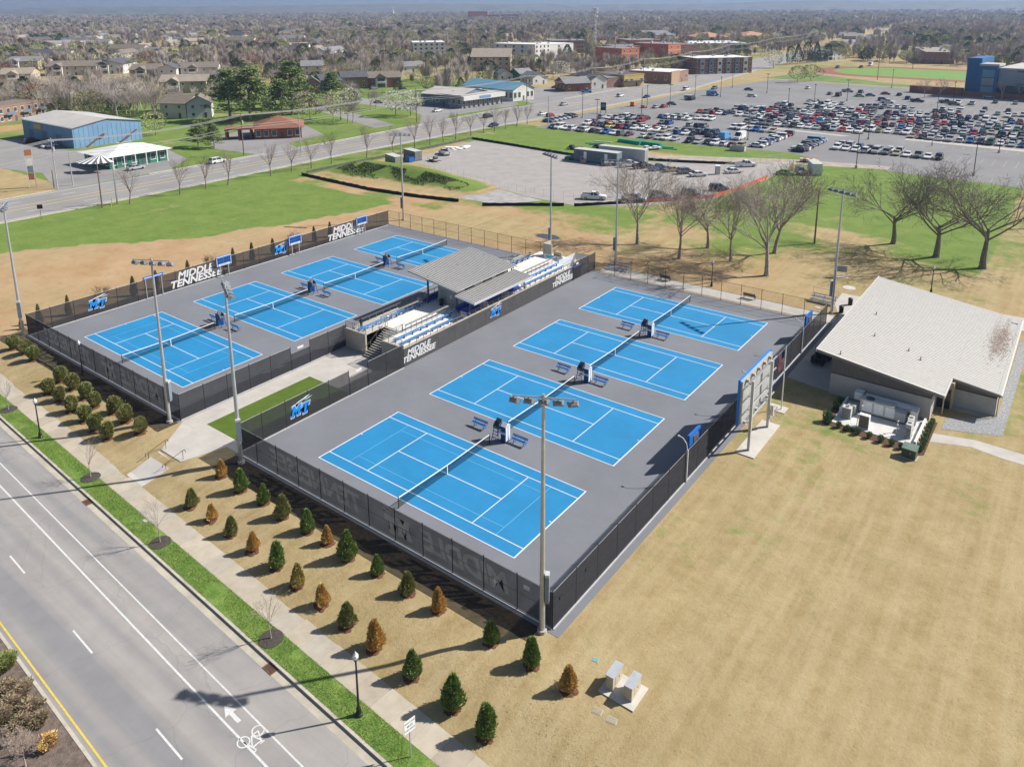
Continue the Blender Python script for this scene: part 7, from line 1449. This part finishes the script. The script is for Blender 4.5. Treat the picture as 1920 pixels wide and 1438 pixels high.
for i, (x, y, rz) in enumerate(CARS):
    k, c = rnd.choice(KM), rnd.choice(MIX)
    if i < 295:
        o = put('parked_car', car_mesh(k, c), None, (x, y, .02), rz); s_ = '%s %s parked in the crowded car park' % (c, k); tag(o, s_, 'car', 'car park: ' + c + ' ' + k)
    else:
        me = car_mesh(k, c); R_ = Matrix.Translation((x, y, .02)) @ Matrix.Rotation(rz, 4, 'Z')
        mats_ = me.materials; o0 = len(rest.v); rest.v += [tuple(R_ @ v.co) for v in me.vertices]
        for p in me.polygons:
            mm = mats_[p.material_index]
            if mm not in rest_m: rest_m.append(mm)
            rest.f.append(tuple(i_ + o0 for i_ in p.vertices)); rest.m.append(rest_m.index(mm))
if rest.f: o = stuff(rest.build('far_parked_cars', rest_m)); tag(o, 'farther rows of cars in the crowded car park', 'cars')
for (u, v, k, c, rz, lb) in ((1143, 240, 'suv', 'yellow', -1.5, 'bright yellow off-road car in the car park'), (1360, 262, 'cargo van', 'sky blue', 1.55, 'sky blue cargo van at the end of a car park row'), (1387, 262, 'cargo van', 'white', -1.6, 'white high-roof cargo van at the end of a car park row'), (1530, 268, 'van', 'sky blue', .1, 'sky blue passenger van at the side of the car park'), (1293, 187, 'van', 'white', .5, 'white passenger van parked by the road verge'), (1336, 180, 'cargo van', 'sky blue', .35, 'sky blue cargo van parked by the road verge')):
    p = at(u, v); o = put('parked_van' if 'van' in k else 'parked_car', car_mesh(k, c), None, (p.x, p.y, .02), rz); tag(o, lb, 'van' if 'van' in k else 'car')
# ---- cars on the roads and side lots
for (u, v, k, c, dirn, lb) in ((408, 306, 'suv', 'white', 1, 'white car driving past the brick restaurant'), (915, 221, 'suv', 'black', 1, 'black car driving in the outer lane opposite the showroom'), (925, 238, 'saloon', 'navy blue', -1, 'dark blue saloon driving beside the street trees'), (1017, 216, 'saloon', 'white', 1, 'white saloon driving next to a red car'), (1032, 219, 'hatchback', 'red', 1, 'red hatchback driving next to a white saloon'), (1057, 198, 'saloon', 'silver', 1, 'silver saloon turning out of the forecourt'), (1163, 182, 'suv', 'white', 1, 'white car driving before the white shop'), (1212, 184, 'saloon', 'navy blue', -1, 'navy saloon driving toward the junction'), (1287, 170, 'van', 'white', 1, 'white van driving at the junction'), (1339, 168, 'suv', 'grey', -1, 'grey car driving at the junction'), (1570, 128, 'suv', 'blue', -1, 'blue car driving beside the running track'), (1614, 128, 'suv', 'maroon', -1, 'maroon car driving ahead of a white truck'), (1632, 124, 'cargo van', 'white', -1, 'white truck-like van driving beside the running track'), (1642, 117, 'saloon', 'silver', -1, 'silver saloon on the road by the brick warehouse'), (255, 318, 'saloon', 'silver', 1, 'silver saloon parked before the diner'), (93, 277, 'saloon', 'white', 1, 'white car parked beside the blue warehouse'), (60, 268, 'suv', 'maroon', 1, 'maroon car parked beside the blue warehouse'), (820, 210, 'saloon', 'white', 1, 'white saloon parked at the showroom'), (755, 168, 'saloon', 'navy blue', 1, 'navy saloon parked at the townhouses'), (700, 168, 'suv', 'grey', 1, 'grey car parked at the townhouses'), (710, 194, 'saloon', 'silver', 0, 'silver saloon behind the white flowering trees'), (1042, 166, 'saloon', 'red', 0, 'red saloon on the wide forecourt'), (1050, 166, 'saloon', 'silver', 0, 'silver saloon on the wide forecourt'), (1150, 163, 'saloon', 'white', 0, 'white saloon beside the white shop'), (1100, 174, 'pickup', 'sky blue', 0, 'blue pickup beside the brick shop')):
    p = at(u, v); o = put('driving_car' if dirn and u > 330 else 'parked_car', car_mesh(k, c), None, (p.x, p.y, .015), (pi / 2 if dirn >= 0 else -pi / 2) if dirn else .4); tag(o, lb, 'van' if 'van' in k else 'car')
# ---- vehicles of the gravel lot
ZL = .021
for (u, v, k, c, rz, lb) in ((1113, 374, 'pickup', 'white', RAD(25), 'white pickup truck at the near edge of the gravel lot'), (833, 290, 'pickup', 'white', RAD(150), 'white pickup truck with a blue windscreen beside the stacked boards'), (1078, 300, 'pickup', 'green', RAD(200), 'dark green pickup beside the grey site office'), (1160, 309, 'suv', 'black', RAD(60), 'black car nearest the silver trailer'), (1180, 313, 'pickup', 'white', RAD(58), 'white pickup in the row before the silver trailer'), (1205, 316, 'pickup', 'black', RAD(58), 'black pickup in the row before the silver trailer'), (1235, 320, 'pickup', 'blue', RAD(56), 'blue pickup in the row before the silver trailer'), (1260, 322, 'saloon', 'tan', RAD(55), 'tan car in the row along the silt fence'), (1285, 326, 'suv', 'grey', RAD(55), 'grey car in the row along the silt fence'), (1309, 331, 'saloon', 'white', RAD(50), 'white saloon at the end of the silt fence'), (1375, 325, 'saloon', 'white', RAD(50), 'white saloon beside the portable toilet'), (1398, 313, 'pickup', 'white', RAD(45), 'white pickup at the lot entrance'),
                            (1190, 377, 'pickup', 'silver', RAD(10), 'silver pickup behind the first bare tree'), (1237, 373, 'suv', 'black', RAD(8), 'black car beside the orange fence, nearest the first bare tree'), (1296, 368, 'suv', 'grey', RAD(12), 'dark grey car beside the orange fence, in the middle'), (1348, 358, 'suv', 'navy blue', RAD(30), 'navy car beside the orange fence, at the bend'), (1473, 328, 'saloon', 'lime', RAD(10), 'bright lime green saloon on the grass beside a trailer'), (1500, 326, 'suv', 'grey', RAD(-60), 'old grey van-like car on the grass beside a white trailer')):
    p = at(u, v); detailed_car(k, c, (p.x, p.y, ZL if u < 1440 else .0), rz, lb)
def container(u, v, L, W, Hh, rz, mat, label, doors=True, name='shipping_container'):
    p = at(u, v); t = thing(name, label, 'container', (p.x, p.y, .02), rz); MB().box(-L / 2, L / 2, -W / 2, W / 2, .12, Hh).build('body', mat, t); n = int(L / .45); r_ = MB().box(-.08, .08, -W / 2 - .035, -W / 2 - .002, .3, Hh - .2).mesh('corrugation', mat); r2 = MB().box(-.08, .08, W / 2 + .002, W / 2 + .035, .3, Hh - .2).mesh('corrugation', mat)
    for k in range(n): put('corrugation', r_, t, (-L / 2 + .3 + (L - .6) * k / (n - 1), 0, 0)); put('corrugation', r2, t, (-L / 2 + .3 + (L - .6) * k / (n - 1), 0, 0))
    MB().box(-L / 2 - .05, L / 2 + .05, -W / 2 - .05, W / 2 + .05, Hh + .002, Hh + .08).build('roof', M('container_roof', (.45, .46, .42), .6, var=.1, scale=1), t); MB().box(-L / 2, L / 2, -W / 2 + .1, W / 2 - .1, 0, .118).build('skid', M('skid_dark', (.05, .05, .05), .8), t)
    if doors:
        for s_ in (-1, 1): MB().box(L / 2 + .005, L / 2 + .06, s_ * .03 if s_ > 0 else -W / 2 + .05, W / 2 - .05 if s_ > 0 else -.03, .2, Hh - .1).build('door', mat, t); MB().box(L / 2 + .062, L / 2 + .09, s_ * .5 - .02, s_ * .5 + .02, .25, Hh - .15).build('lock_bar', steelw, t)
    return t
cg = M('container_green', (.27, .29, .22), .7, var=.1, scale=1); cg2 = M('container_grey', (.16, .185, .18), .7, var=.1, scale=1)
container(739, 309, 6.1, 2.4, 2.7, RAD(-18), cg, 'pale olive shipping container at the corner of the gravel lot'); container(774, 299, 6.1, 2.4, 2.7, RAD(-14), cg2, 'grey shipping container with an open white door'); t = container(1120, 305, 13.5, 3.0, 3.4, RAD(2), M('office_grey', (.13, .165, .20), .7, var=.08, scale=1), 'grey site office trailer with two flights of wooden steps', False, 'site_office'); 
for x in (-3.5, 3.0): MB().box(x, x + .9, -1.58, -1.53, .9, 2.9).build('door', white, t); MB().box(x - .3, x + 1.2, -2.7, -1.6, .0, .8).build('landing', W_tan, t); MB().beam((x - .3, -2.7, .8), (x - .3, -2.7, 1.7), .06, .06).beam((x + 1.2, -2.7, .8), (x + 1.2, -2.7, 1.7), .06, .06).beam((x - .3, -2.7, 1.7), (x + 1.2, -2.7, 1.7), .06, .06).build('step_rail', steelw, t)
for x in (-5.5, -.5, 5.5): MB().box(x, x + .9, -1.58, -1.54, 1.7, 2.6).build('window', tint, t)
container(1168, 301, 14, 2.5, 3.7, RAD(4), M('trailer_silver', (.42, .44, .46), .4, .5, var=.05, scale=1), 'long silver box trailer behind the row of pickups', True, 'box_trailer'); t = container(1527, 325, 6.0, 2.4, 2.9, RAD(-62), M('trailer_white', (.62, .63, .64), .5, var=.04, scale=1), 'white cargo trailer on the grass by the car park light pole', True, 'cargo_trailer')
for s_ in (-1, 1): MB().tube((-.4, s_ * 1.22, .34), (-.4, s_ * 1.24, .34), .34, n=12).tube((.45, s_ * 1.22, .34), (.45, s_ * 1.24, .34), .34, n=12).build('wheel', tyre, t)
p = at(775, 300); t = thing('dumpster', 'blue waste skip beside the grey container', 'skip', (p.x + 1.2, p.y - 2.6, .02), RAD(-14)); MB().prism([(-1, -.8), (1, -.8), (1, .8), (-1, .8)], .1, 1.5).build('tub', blue, t); MB().box(-1.05, 1.05, -.85, .85, 1.502, 1.58).build('lid', M('lid_navy', (.01, .03, .10), .6), t)
p = at(815, 303); t = thing('flatbed_trailer', 'small open trailer with a dark tank and reels before the containers', 'trailer', (p.x, p.y, .02), RAD(-12)); MB().box(-2.2, 1.6, -1.0, 1.0, .55, .66).build('deck', W_tan, t); MB().beam((1.6, 0, .6), (3.2, 0, .5), .12, .12).build('drawbar', black, t)
for x in (-.7, .2):
    for s_ in (-1, 1): MB().tube((x, s_ * 1.02, .34), (x, s_ * 1.22, .34), .34, n=12).build('wheel', tyre, t)
MB().tube((.4, -.6, 1.1), (.4, .6, 1.1), .45, n=12).build('tank', M('tank_dark', (.05, .06, .08), .6), t)
for x in (-2.1, -.9, .3): MB().beam((x, -.95, .66), (x, -.95, 1.5), .05, .05).beam((x, .95, .66), (x, .95, 1.5), .05, .05).build('stake', galv, t)
p = at(835, 283); 
for k in range(6):
    o = MB().box(-3.2, 3.2, -.7, .7, 0, .12).build('foam_board', white, None, (p.x - 1 + .5 * k, p.y + 4 + .5 * k, .02 + .13 * (k % 3)), RAD(-20 + 23 * k)); tag(o, 'white foam board in the loose stack beyond the white pickup', 'board', 'white boards in the gravel lot')
gp = M('pipe_green', (.02, .33, .27), .5, var=.12, scale=.6)
for (u, v, lb, n_) in ((1181, 269, 'stack of teal plastic pipes, half nearer the grey trailer', 5), (1218, 273, 'stack of teal plastic pipes, half nearer the parked cars', 6)):
    p = at(u, v); t = thing('pipe_stack', lb, 'pipes', (p.x, p.y, 0), RAD(-8))
    for j in range(3):
        for k in range(n_ - j): MB().tube((-4.2, -.9 + .38 * k + .19 * j, .2 + .33 * j), (4.2, -.9 + .38 * k + .19 * j, .2 + .33 * j), .18, n=8).build('pipe', gp, t)
for k, (u, v, a) in enumerate(((1115, 270, .5), (1130, 267, .2), (1122, 273, .35), (1245, 277, .3), (1252, 280, .1))):
    p = at(u, v); o = MB().tube((-3, 0, .16), (3, 0, .16), .16, n=8).build('loose_pipe', gp if k != 1 else white, None, (p.x, p.y, 0), a); tag(o, 'loose teal pipe lying on the grass by the pipe stacks' if k != 1 else 'loose white pipe lying on the grass by the pipe stacks', 'pipe', 'loose pipes: white' if k == 1 else 'loose pipes: teal')
for k, (u, v, rz, lb) in enumerate(((1082, 281, .1, 'dark low machine trailer nearest the silt fence'), (1130, 279, .2, 'dark low machine trailer behind the site office'), (1222, 281, 1.0, 'pale rubble heap beside the loose pipes'))):
    p = at(u, v); t = thing('site_machine', lb, 'machine', (p.x, p.y, 0), rz); m_ = M('machine_dark', (.05, .045, .04), .8) if k < 2 else W_white
    MB().box(-3, 3, -1, 1, .45, .7).build('chassis', m_, t); MB().box(-2.4, -1.2, -.7, .7, .7, 1.3).box(.4, 1.8, -.8, .5, .7, 1.1).build('engine_box', m_, t)
    for x in (-1.5, 1.5): MB().tube((x, -1.1, .35), (x, 1.1, .35), .35, n=10).build('wheel', tyre, t)
p = at(1383, 283); t = thing('rubble_skip', 'pale grey open skip at the end of the front car row', 'skip', (p.x, p.y, .02), .1); 
for b_ in ((-2.2, 2.2, -1, -.9), (-2.2, 2.2, .9, 1), (-2.2, -2.1, -.9, .9), (2.1, 2.2, -.9, .9)): MB().box(*b_, 0, 1.5).build('side', cab, t)
MB().box(-2.1, 2.1, -.9, .9, .05, .9).build('load', M('skip_load', (.12, .1, .08), .9, var=.4, scale=3), t)
p = at(1345, 327); t = thing('portable_toilet', 'grey portable toilet at the end of the silt fence', 'toilet', (p.x, p.y, .02), .6); MB().box(-.55, .55, -.55, .55, 0, 2.1).build('cabin', cab, t); MB().box(-.6, .6, -.6, .6, 2.102, 2.3).build('roof', white, t); MB().box(-.4, .4, -.58, -.552, .1, 1.95).build('door', unit, t)
p = at(1517, 305); t = thing('skid_loader', 'orange and dark striped barrier trailer beside the white cargo trailer', 'machine', (p.x, p.y, .02), .2)
for k in range(6): MB().box(-2.4 + .8 * k, -1.65 + .8 * k, -.6, .6, .3, 1.0).build('barrier_panel', M('barrier_orange', (.50, .12, .03), .7) if k % 2 else W_white, t)
MB().box(-2.4, 2.4, -.5, .5, .02, .29).build('frame', black, t)
for (u, v) in ((1186, 200), (1206, 203)): p = at(u, v); t = thing('orange_barrier', 'orange roadwork marker on the island by the car park entrance' if u < 1200 else 'orange cone marker at the verge corner', 'barrier', (p.x, p.y, .02)); MB().box(-.9, .9, -.5, .5, .3, 2.0 if u < 1200 else 1.2).build('panel', M('marker_orange', (.60, .16, .03), .7), t); MB().box(-1, 1, -.6, .6, 0, .29).build('base', black, t)
p = at(1131, 213); t = thing('entrance_sign', 'dark sign with a blue panel at the car park entrance', 'sign', (p.x, p.y, 0), RAD(25)); MB().box(-1.1, -.9, -.15, .15, 0, 4.4).box(.9, 1.1, -.15, .15, 0, 4.4).box(-.9, .9, -.15, .15, 1.2, 4.4).build('frame', M('sign_dark', (.02, .03, .04), .5), t); MB().box(-.8, .8, -.2, -.152, 2.5, 3.7).build('panel', W_blue, t)
# ---- silt fences, site fence posts, orange fence
silt = M('silt_fabric', (.012, .014, .016), .8, var=.2, scale=2); ornge = M('orange_mesh', (.62, .12, .04), .7, var=.2, scale=2)
def silt_fence(label, pts, mat=None, h=.75, name='silt_fence', n_sub=2.2):
    P = [Vector((a[0], a[1], 0)) for a in pts]; t = thing(name, label, 'fence', (P[0].x, P[0].y, 0)); rnd2 = random.Random(len(label)); o0 = P[0]; pm = MB().box(-.03, .03, -.03, .03, -.1, h + .12).mesh('stake', plank); prev = None
    for a, b in zip(P, P[1:]):
        L = (b - a).length; n = max(1, int(L / n_sub))
        for k in range(n):
            q0 = a.lerp(b, k / n); q1 = a.lerp(b, (k + 1) / n); h0, h1 = H(q0.x, q0.y), H(q1.x, q1.y); hm = h * rnd2.uniform(.82, 1.0); put('stake', pm, t, (q0.x - o0.x, q0.y - o0.y, h0)); nrm = (q1 - q0).normalized().cross(Vector((0, 0, 1))) * .04; mid_ = (q0 + q1) / 2 - o0
            a_, b_ = q0 - o0, q1 - o0; MB().add([(a_ + nrm) + Vector((0, 0, h0 - .05)), mid_ + nrm * 2.4 + Vector((0, 0, h0)), (b_ + nrm) + Vector((0, 0, h1 - .05)), b_ + nrm + Vector((0, 0, h1 + h)), mid_ + nrm * 2.0 + Vector((0, 0, (h0 + h1) / 2 + hm)), a_ + nrm + Vector((0, 0, h0 + h))], [(0, 1, 4, 5), (1, 2, 3, 4)]).build('fabric_panel', mat or silt, t)
    return t
silt_fence('black silt fence along the foot of the grassy bank', [(-106.8, 83.0), (-92, 82.2), (-79, 81.6), (-66, 83), (-55, 85.3)]); silt_fence('short black silt fence beside the gravel apron', [(-48.5, 85.6), (-42, 90.5), (-34, 96.0)]); silt_fence('black silt fence between the gravel lot and the bright green field', [(-106.5, 152.3), (-88, 149.8), (-66, 146.8), (-56, 147.4)]); silt_fence('sagging grey silt fence between the lot and the street trees', [(-107.4, 85), (-107, 108), (-106.4, 130), (-106.5, 152)], M('silt_grey', (.09, .09, .08), .9, var=.3, scale=2)); silt_fence('black silt fence behind the row of pickups', [(-44, 153.0), (-33, 156), (-24, 160), (-18, 163)])
silt_fence('crumpled orange safety fence curving round the gravel lot', [(-21.5, 108.6), (-16, 115.0), (-11.0, 121.5), (-9.0, 133), (-8.0, 150)], ornge, .85, 'safety_fence', 1.6); silt_fence('black silt fence beside the near white pickup', [(-32, 97.0), (-26.5, 103), (-21.7, 108.3)])
t = thing('site_fence', 'thin grey wire fence along the near side of the gravel lot', 'fence', (-92, 108.5, 0)); pm = MB().tube((0, 0, -.1), (0, 0, 1.9), .035, n=5).mesh('post', galv)
for k in range(24): f = k / 23; x, y = -92 + 60 * f, 110 - 8.5 * f - 4 * sin(f * 3); put('post', pm, t, (x + 92, y - 108.5, H(x, y)))
t = thing('yard_fence', 'pale chain-link fence round the small green storage yard', 'fence', (-20, 152, 0)); pts_ = [(-20, 152), (-17, 165), (-12, 176)]
for a, b in zip(pts_, pts_[1:]):
    for k in range(5): f = k / 5; put('post', pm, t, (a[0] + (b[0] - a[0]) * f + 20, a[1] + (b[1] - a[1]) * f - 152, 0))
    MB().tube((a[0] + 20, a[1] - 152, 1.85), (b[0] + 20, b[1] - 152, 1.85), .03, n=4).build('rail', steelw, t); MB().quad((a[0] + 20, a[1] - 152, .05), (b[0] + 20, b[1] - 152, .05), (b[0] + 20, b[1] - 152, 1.85), (a[0] + 20, a[1] - 152, 1.85)).build('mesh_panel', see_mat('pale_link', (.5, .52, .52), .14), t)
# puddle by the pole
p = at(1027, 444); o = MB().poly([(p.x + 2.6 * cos(2 * pi * k / 24) * (1 + .15 * sin(3 * k)), p.y + 1.5 * sin(2 * pi * k / 24) * (1 + .1 * cos(5 * k)), .012) for k in range(24)]).build('puddle', M('muddy_water', (.06, .055, .06), .06, var=.2, scale=.5)); struct(o)
# ================================================================== POLES AND WIRES
woodp = M('pole_wood', (.17, .125, .085), .9, var=.2, scale=2)
def util_pole(u, v, h, label, mat=None, arm=True, xy=None):
    p = at(u, v) if xy is None else Vector((xy[0], xy[1], 0)); t = thing('utility_pole', label, 'utility pole', (p.x, p.y, 0), 0); MB().tube((0, 0, -.3), (0, 0, h), .18, .11, 8).build('shaft', mat or woodp, t)
    if arm:
        MB().box(-1.3, 1.3, -.08, .08, h - .9, h - .75).build('crossarm', mat or woodp, t)
        for x in (-1.2, 0, 1.2): MB().lathe([(.05, h - .75), (.08, h - .6), (.03, h - .5)], 6, c=(x, 0, 0)).build('insulator', steelw, t)
        MB().tube((.3, .2, h - 3.2), (.3, .2, h - 2.2), .22, n=8).build('transformer_can', unit, t)
    return p, h
UP = [util_pole(-330, 420, 12, 'timber utility pole beside the far road, out past the lot', xy=(-141.5, -10)), util_pole(98, 352, 12.5, 'white-topped utility pole before the diner lot', galv, xy=(-142.5, 38)), util_pole(454, 290, 12.5, 'timber utility pole before the brick restaurant', xy=(-143.5, 91)), util_pole(880, 222, 13, 'timber utility pole before the showroom', xy=(-146.5, 168)), util_pole(1043, 196, 13, 'timber utility pole beside the white hall', xy=(-146, 238)), util_pole(1108, 184, 13, 'timber utility pole beside the white shop', xy=(-145.5, 292)), util_pole(1195, 168, 14, 'timber utility pole before the yellow restaurant', xy=(-148, 352)), util_pole(1318, 150, 14, 'timber utility pole at the junction', xy=(-154, 430)), util_pole(1470, 140, 15, 'tall grey utility pole at the junction lawn', galv, xy=(-160, 505)), util_pole(1600, 122, 15, 'tall timber utility pole past the junction', xy=(-172, 640)), util_pole(1700, 108, 15, 'far timber utility pole along the road', xy=(-190, 830))]
for z_, dx in ((-.55, -1.2), (-.55, 0), (-.55, 1.2), (-3.6, .2), (-4.3, .2)):
    for (p, h), (q, h2) in zip(UP, UP[1:]):
        pts_ = []
        for k in range(9): f = k / 8; pts_.append((p.x + (q.x - p.x) * f + dx, p.y + (q.y - p.y) * f, h + (h2 - h) * f + z_ - 1.3 * 4 * f * (1 - f)))
        w = MB().path(pts_, .06, 3).build('overhead_wire', M('wire', (.50, .49, .48), .5, .3)); tag(w, 'grey overhead wire sagging between the utility poles of the far road', 'wire', 'overhead wires along the far road')
for (u, v, h, m_, lb) in ((192, 390, 11, woodp, 'bare timber pole on the verge beside a street tree'), (220, 383, 9, galv, 'thin grey pole on the verge beside a street tree'), (137, 348, 9, galv, 'slender pale pole on the diner forecourt'), (102, 353, 4.5, woodp, 'short leaning timber post by the diner sign'), (565, 292, 12.5, galv, 'grey pole before the brick restaurant'), (1028, 237, 11, galv, 'grey pole among the street trees'), (1203, 214, 10, woodp, 'timber pole at the car park entrance'), (1527, 457, 10, woodp, 'brown timber pole among the bare trees'), (1645, 150, 22, M('pole_dark', (.13, .12, .11), .8), 'tall dark pole at the bend of the running track'), (1711, 130, 22, M('pole_dark', (0, 0, 0)), 'tall dark pole behind the infield')): util_pole(u, v, h, lb, m_, False)
t = thing('pylon_sign', 'tall thin pole sign with an orange top at the edge of the diner lot', 'sign', tuple(at(62, 352)), RAD(70)); MB().box(-.8, -.68, -.12, .12, 0, 9.5).box(.68, .8, -.12, .12, 0, 9.5).build('leg', W_white, t); MB().box(-.7, .7, -.2, .2, 8.0, 9.4).build('top_panel', M('sign_orange', (.38, .14, .06), .6), t)
for k in range(3): MB().box(-.6, .6, -.15, .15, 2.0 + 1.8 * k, 3.5 + 1.8 * k).build('tenant_panel', (W_brick, W_slate, W_white)[k], t)
p = at(78, 412); t = thing('verge_sign', 'small dark square sign on a thin post at the edge of the green field', 'sign', (p.x, p.y, 0), 1.0); MB().tube((0, 0, -.1), (0, 0, 2.6), .06, n=6).build('post', woodp, t); MB().box(-.5, .5, -.05, .05, 2.3, 3.2).build('plate', black, t)
p = at(208, 392); o = MB().tube((0, 0, 0), (.5, .3, 2.6), .08, n=6).build('guy_marker', M('marker_yellow', (.60, .48, .05), .6), None, (p.x, p.y, 0)); tag(o, 'yellow guy-wire guard slanting beside the timber pole', 'guard')
def lot_lamp(u, v, h, label):
    p = at(u, v); t = thing('lot_lamp', label, 'lamp post', (p.x, p.y, .02), random.random() * 3, 'car park lamp posts'); MB().lathe([(.35, 0), (.35, .8)], 10).build('base', conc, t); MB().tube((0, 0, .8), (0, 0, h), .11, .08, 8).build('post', black, t); MB().box(-.9, .9, -.25, .25, h, h + .22).build('lamp_head', black, t)
for (u, v, lb) in ((1605, 316, 'at the near corner beside the white cargo trailer'), (1402, 263, 'at the end of the van row'), (1119, 235, 'beside the entrance sign'), (1092, 222, 'along the road verge'), (1256, 200, 'in the front rows'), (1303, 180, 'near the road verge'), (1351, 182, 'near the road verge, second'), (1438, 175, 'in the empty far part'), (1477, 210, 'in the middle rows'), (1526, 200, 'by the long grass island'), (1588, 190, 'beside the infield rows'), (1628, 262, 'beside the pale walk, left end'), (1672, 165, 'beside the running track'), (1755, 222, 'on the round grass island'), (1787, 195, 'before the stadium hall'), (1873, 287, 'beside the pale walk, right end'), (1825, 330, 'behind the bare oaks'), (1213, 203, 'by the orange marker'), (1373, 165, 'at the road edge')): lot_lamp(u, v, 9.2, 'black car park lamp post ' + lb)
# ================================================================== PEOPLE
def person(loc, rz, label, top, legs, skin, hair, lean=.0, arm=.3):
    t = thing('person', label, 'person', loc, rz)
    J = [((0, 0, .98), .145), ((0, 0, 1.15), .135), ((.01 + lean * .3, 0, 1.36), .165), ((.02 + lean * .4, 0, 1.5), .07), ((.03 + lean * .5, 0, 1.58), .065), ((.04 + lean * .5, 0, 1.68), .098), ((.04 + lean * .5, 0, 1.76), .075), ((0, -.10, .93), .11), ((.05, -.11, .5), .075), ((-.02, -.11, .08), .05), ((.13, -.12, .04), .04), ((0, .10, .93), .11), ((-.06, .11, .5), .075), ((-.16, .11, .09), .05), ((-.02, .12, .04), .04), ((lean * .35, -.2, 1.42), .06), ((.02 + lean * .2, -.26, 1.15), .045), ((arm, -.22, 1.02), .035), ((lean * .35, .2, 1.42), .06), ((.02 + lean * .2, .26, 1.15), .045), ((arm, .2, 1.04), .035), ((arm + .08, -.21, 1.0), .03), ((arm + .08, .19, 1.02), .03)]
    E_ = [(0, 1), (1, 2), (2, 3), (3, 4), (4, 5), (5, 6), (0, 7), (7, 8), (8, 9), (9, 10), (0, 11), (11, 12), (12, 13), (13, 14), (2, 15), (15, 16), (16, 17), (17, 21), (2, 18), (18, 19), (19, 20), (20, 22)]
    me = bpy.data.meshes.new('body'); me.from_pydata([j[0] for j in J], E_, []); o = put('body', me, t); sk = o.modifiers.new('skin', 'SKIN'); 
    for v, j in zip(me.skin_vertices[0].data, J): v.radius = (j[1], j[1])
    me.skin_vertices[0].data[0].use_root = True; o.modifiers.new('sub', 'SUBSURF').levels = 1; o.modifiers[-1].render_levels = 2
    m = bpy.data.materials.new('clothes_' + label[:6]); m.use_nodes = True; n = m.node_tree.nodes; l = m.node_tree.links; tc = n.new('ShaderNodeTexCoord'); sx = n.new('ShaderNodeSeparateXYZ'); l.new(tc.outputs['Object'], sx.inputs[0]); cr = n.new('ShaderNodeValToRGB'); cr.color_ramp.interpolation = 'CONSTANT'; mr = n.new('ShaderNodeMath'); mr.operation = 'DIVIDE'; mr.inputs[1].default_value = 2; l.new(sx.outputs[2], mr.inputs[0]); l.new(mr.outputs[0], cr.inputs[0]); e = cr.color_ramp.elements; e[0].position = 0; e[0].color = (.03, .03, .03, 1); e[1].position = .05; e[1].color = legs + (1,); a = e.new(.49); a.color = top + (1,); b = e.new(.765); b.color = skin + (1,)
    l.new(cr.outputs[0], n['Principled BSDF'].inputs['Base Color']); me.materials.append(m)
    hx = .03 + lean * .5; MB().lathe([(.02, 1.87), (.075, 1.855), (.108, 1.80), (.112, 1.74), (.10, 1.70)][::-1], 10, c=(hx - .012, 0, 0)).build('hair', M('hair_' + label[:6], hair, .7, var=0), t); MB().box(hx + .095, hx + .125, -.016, .016, 1.67, 1.71).build('nose', M('skin_' + label[:6], skin, .6, var=0), t)
person((-16.1, 20.6, 2.0), RAD(160), 'person in dark clothes leaning on the stand railing above the steps', (.02, .02, .028), (.05, .05, .06), (.20, .11, .07), (.015, .012, .01), -.15, .34)
p = at(1747, 275); person((p.x, p.y, .022), RAD(200), 'person in a blue shirt walking on the pale car park walk', (.02, .12, .45), (.08, .07, .06), (.34, .20, .14), (.04, .025, .015), .05, .15)
# ================================================================== HAZE
def haze(density):
    me = MB().box(-9800, 2600, -300, 11800, -2.0, 300).mesh('haze', bpy.data.materials.new('haze_air')); m = me.materials[0]; m.use_nodes = True; n = m.node_tree.nodes; l = m.node_tree.links; n.clear(); o = n.new('ShaderNodeOutputMaterial'); v = n.new('ShaderNodeVolumePrincipled'); v.inputs['Color'].default_value = (.45, .64, 1.0, 1); v.inputs['Density'].default_value = density; v.inputs['Anisotropy'].default_value = .2; l.new(v.outputs[0], o.inputs['Volume'])
    stuff(put('haze', me)); m.cycles.homogeneous_volume = True if hasattr(m, 'cycles') else None
haze(1.2e-4)
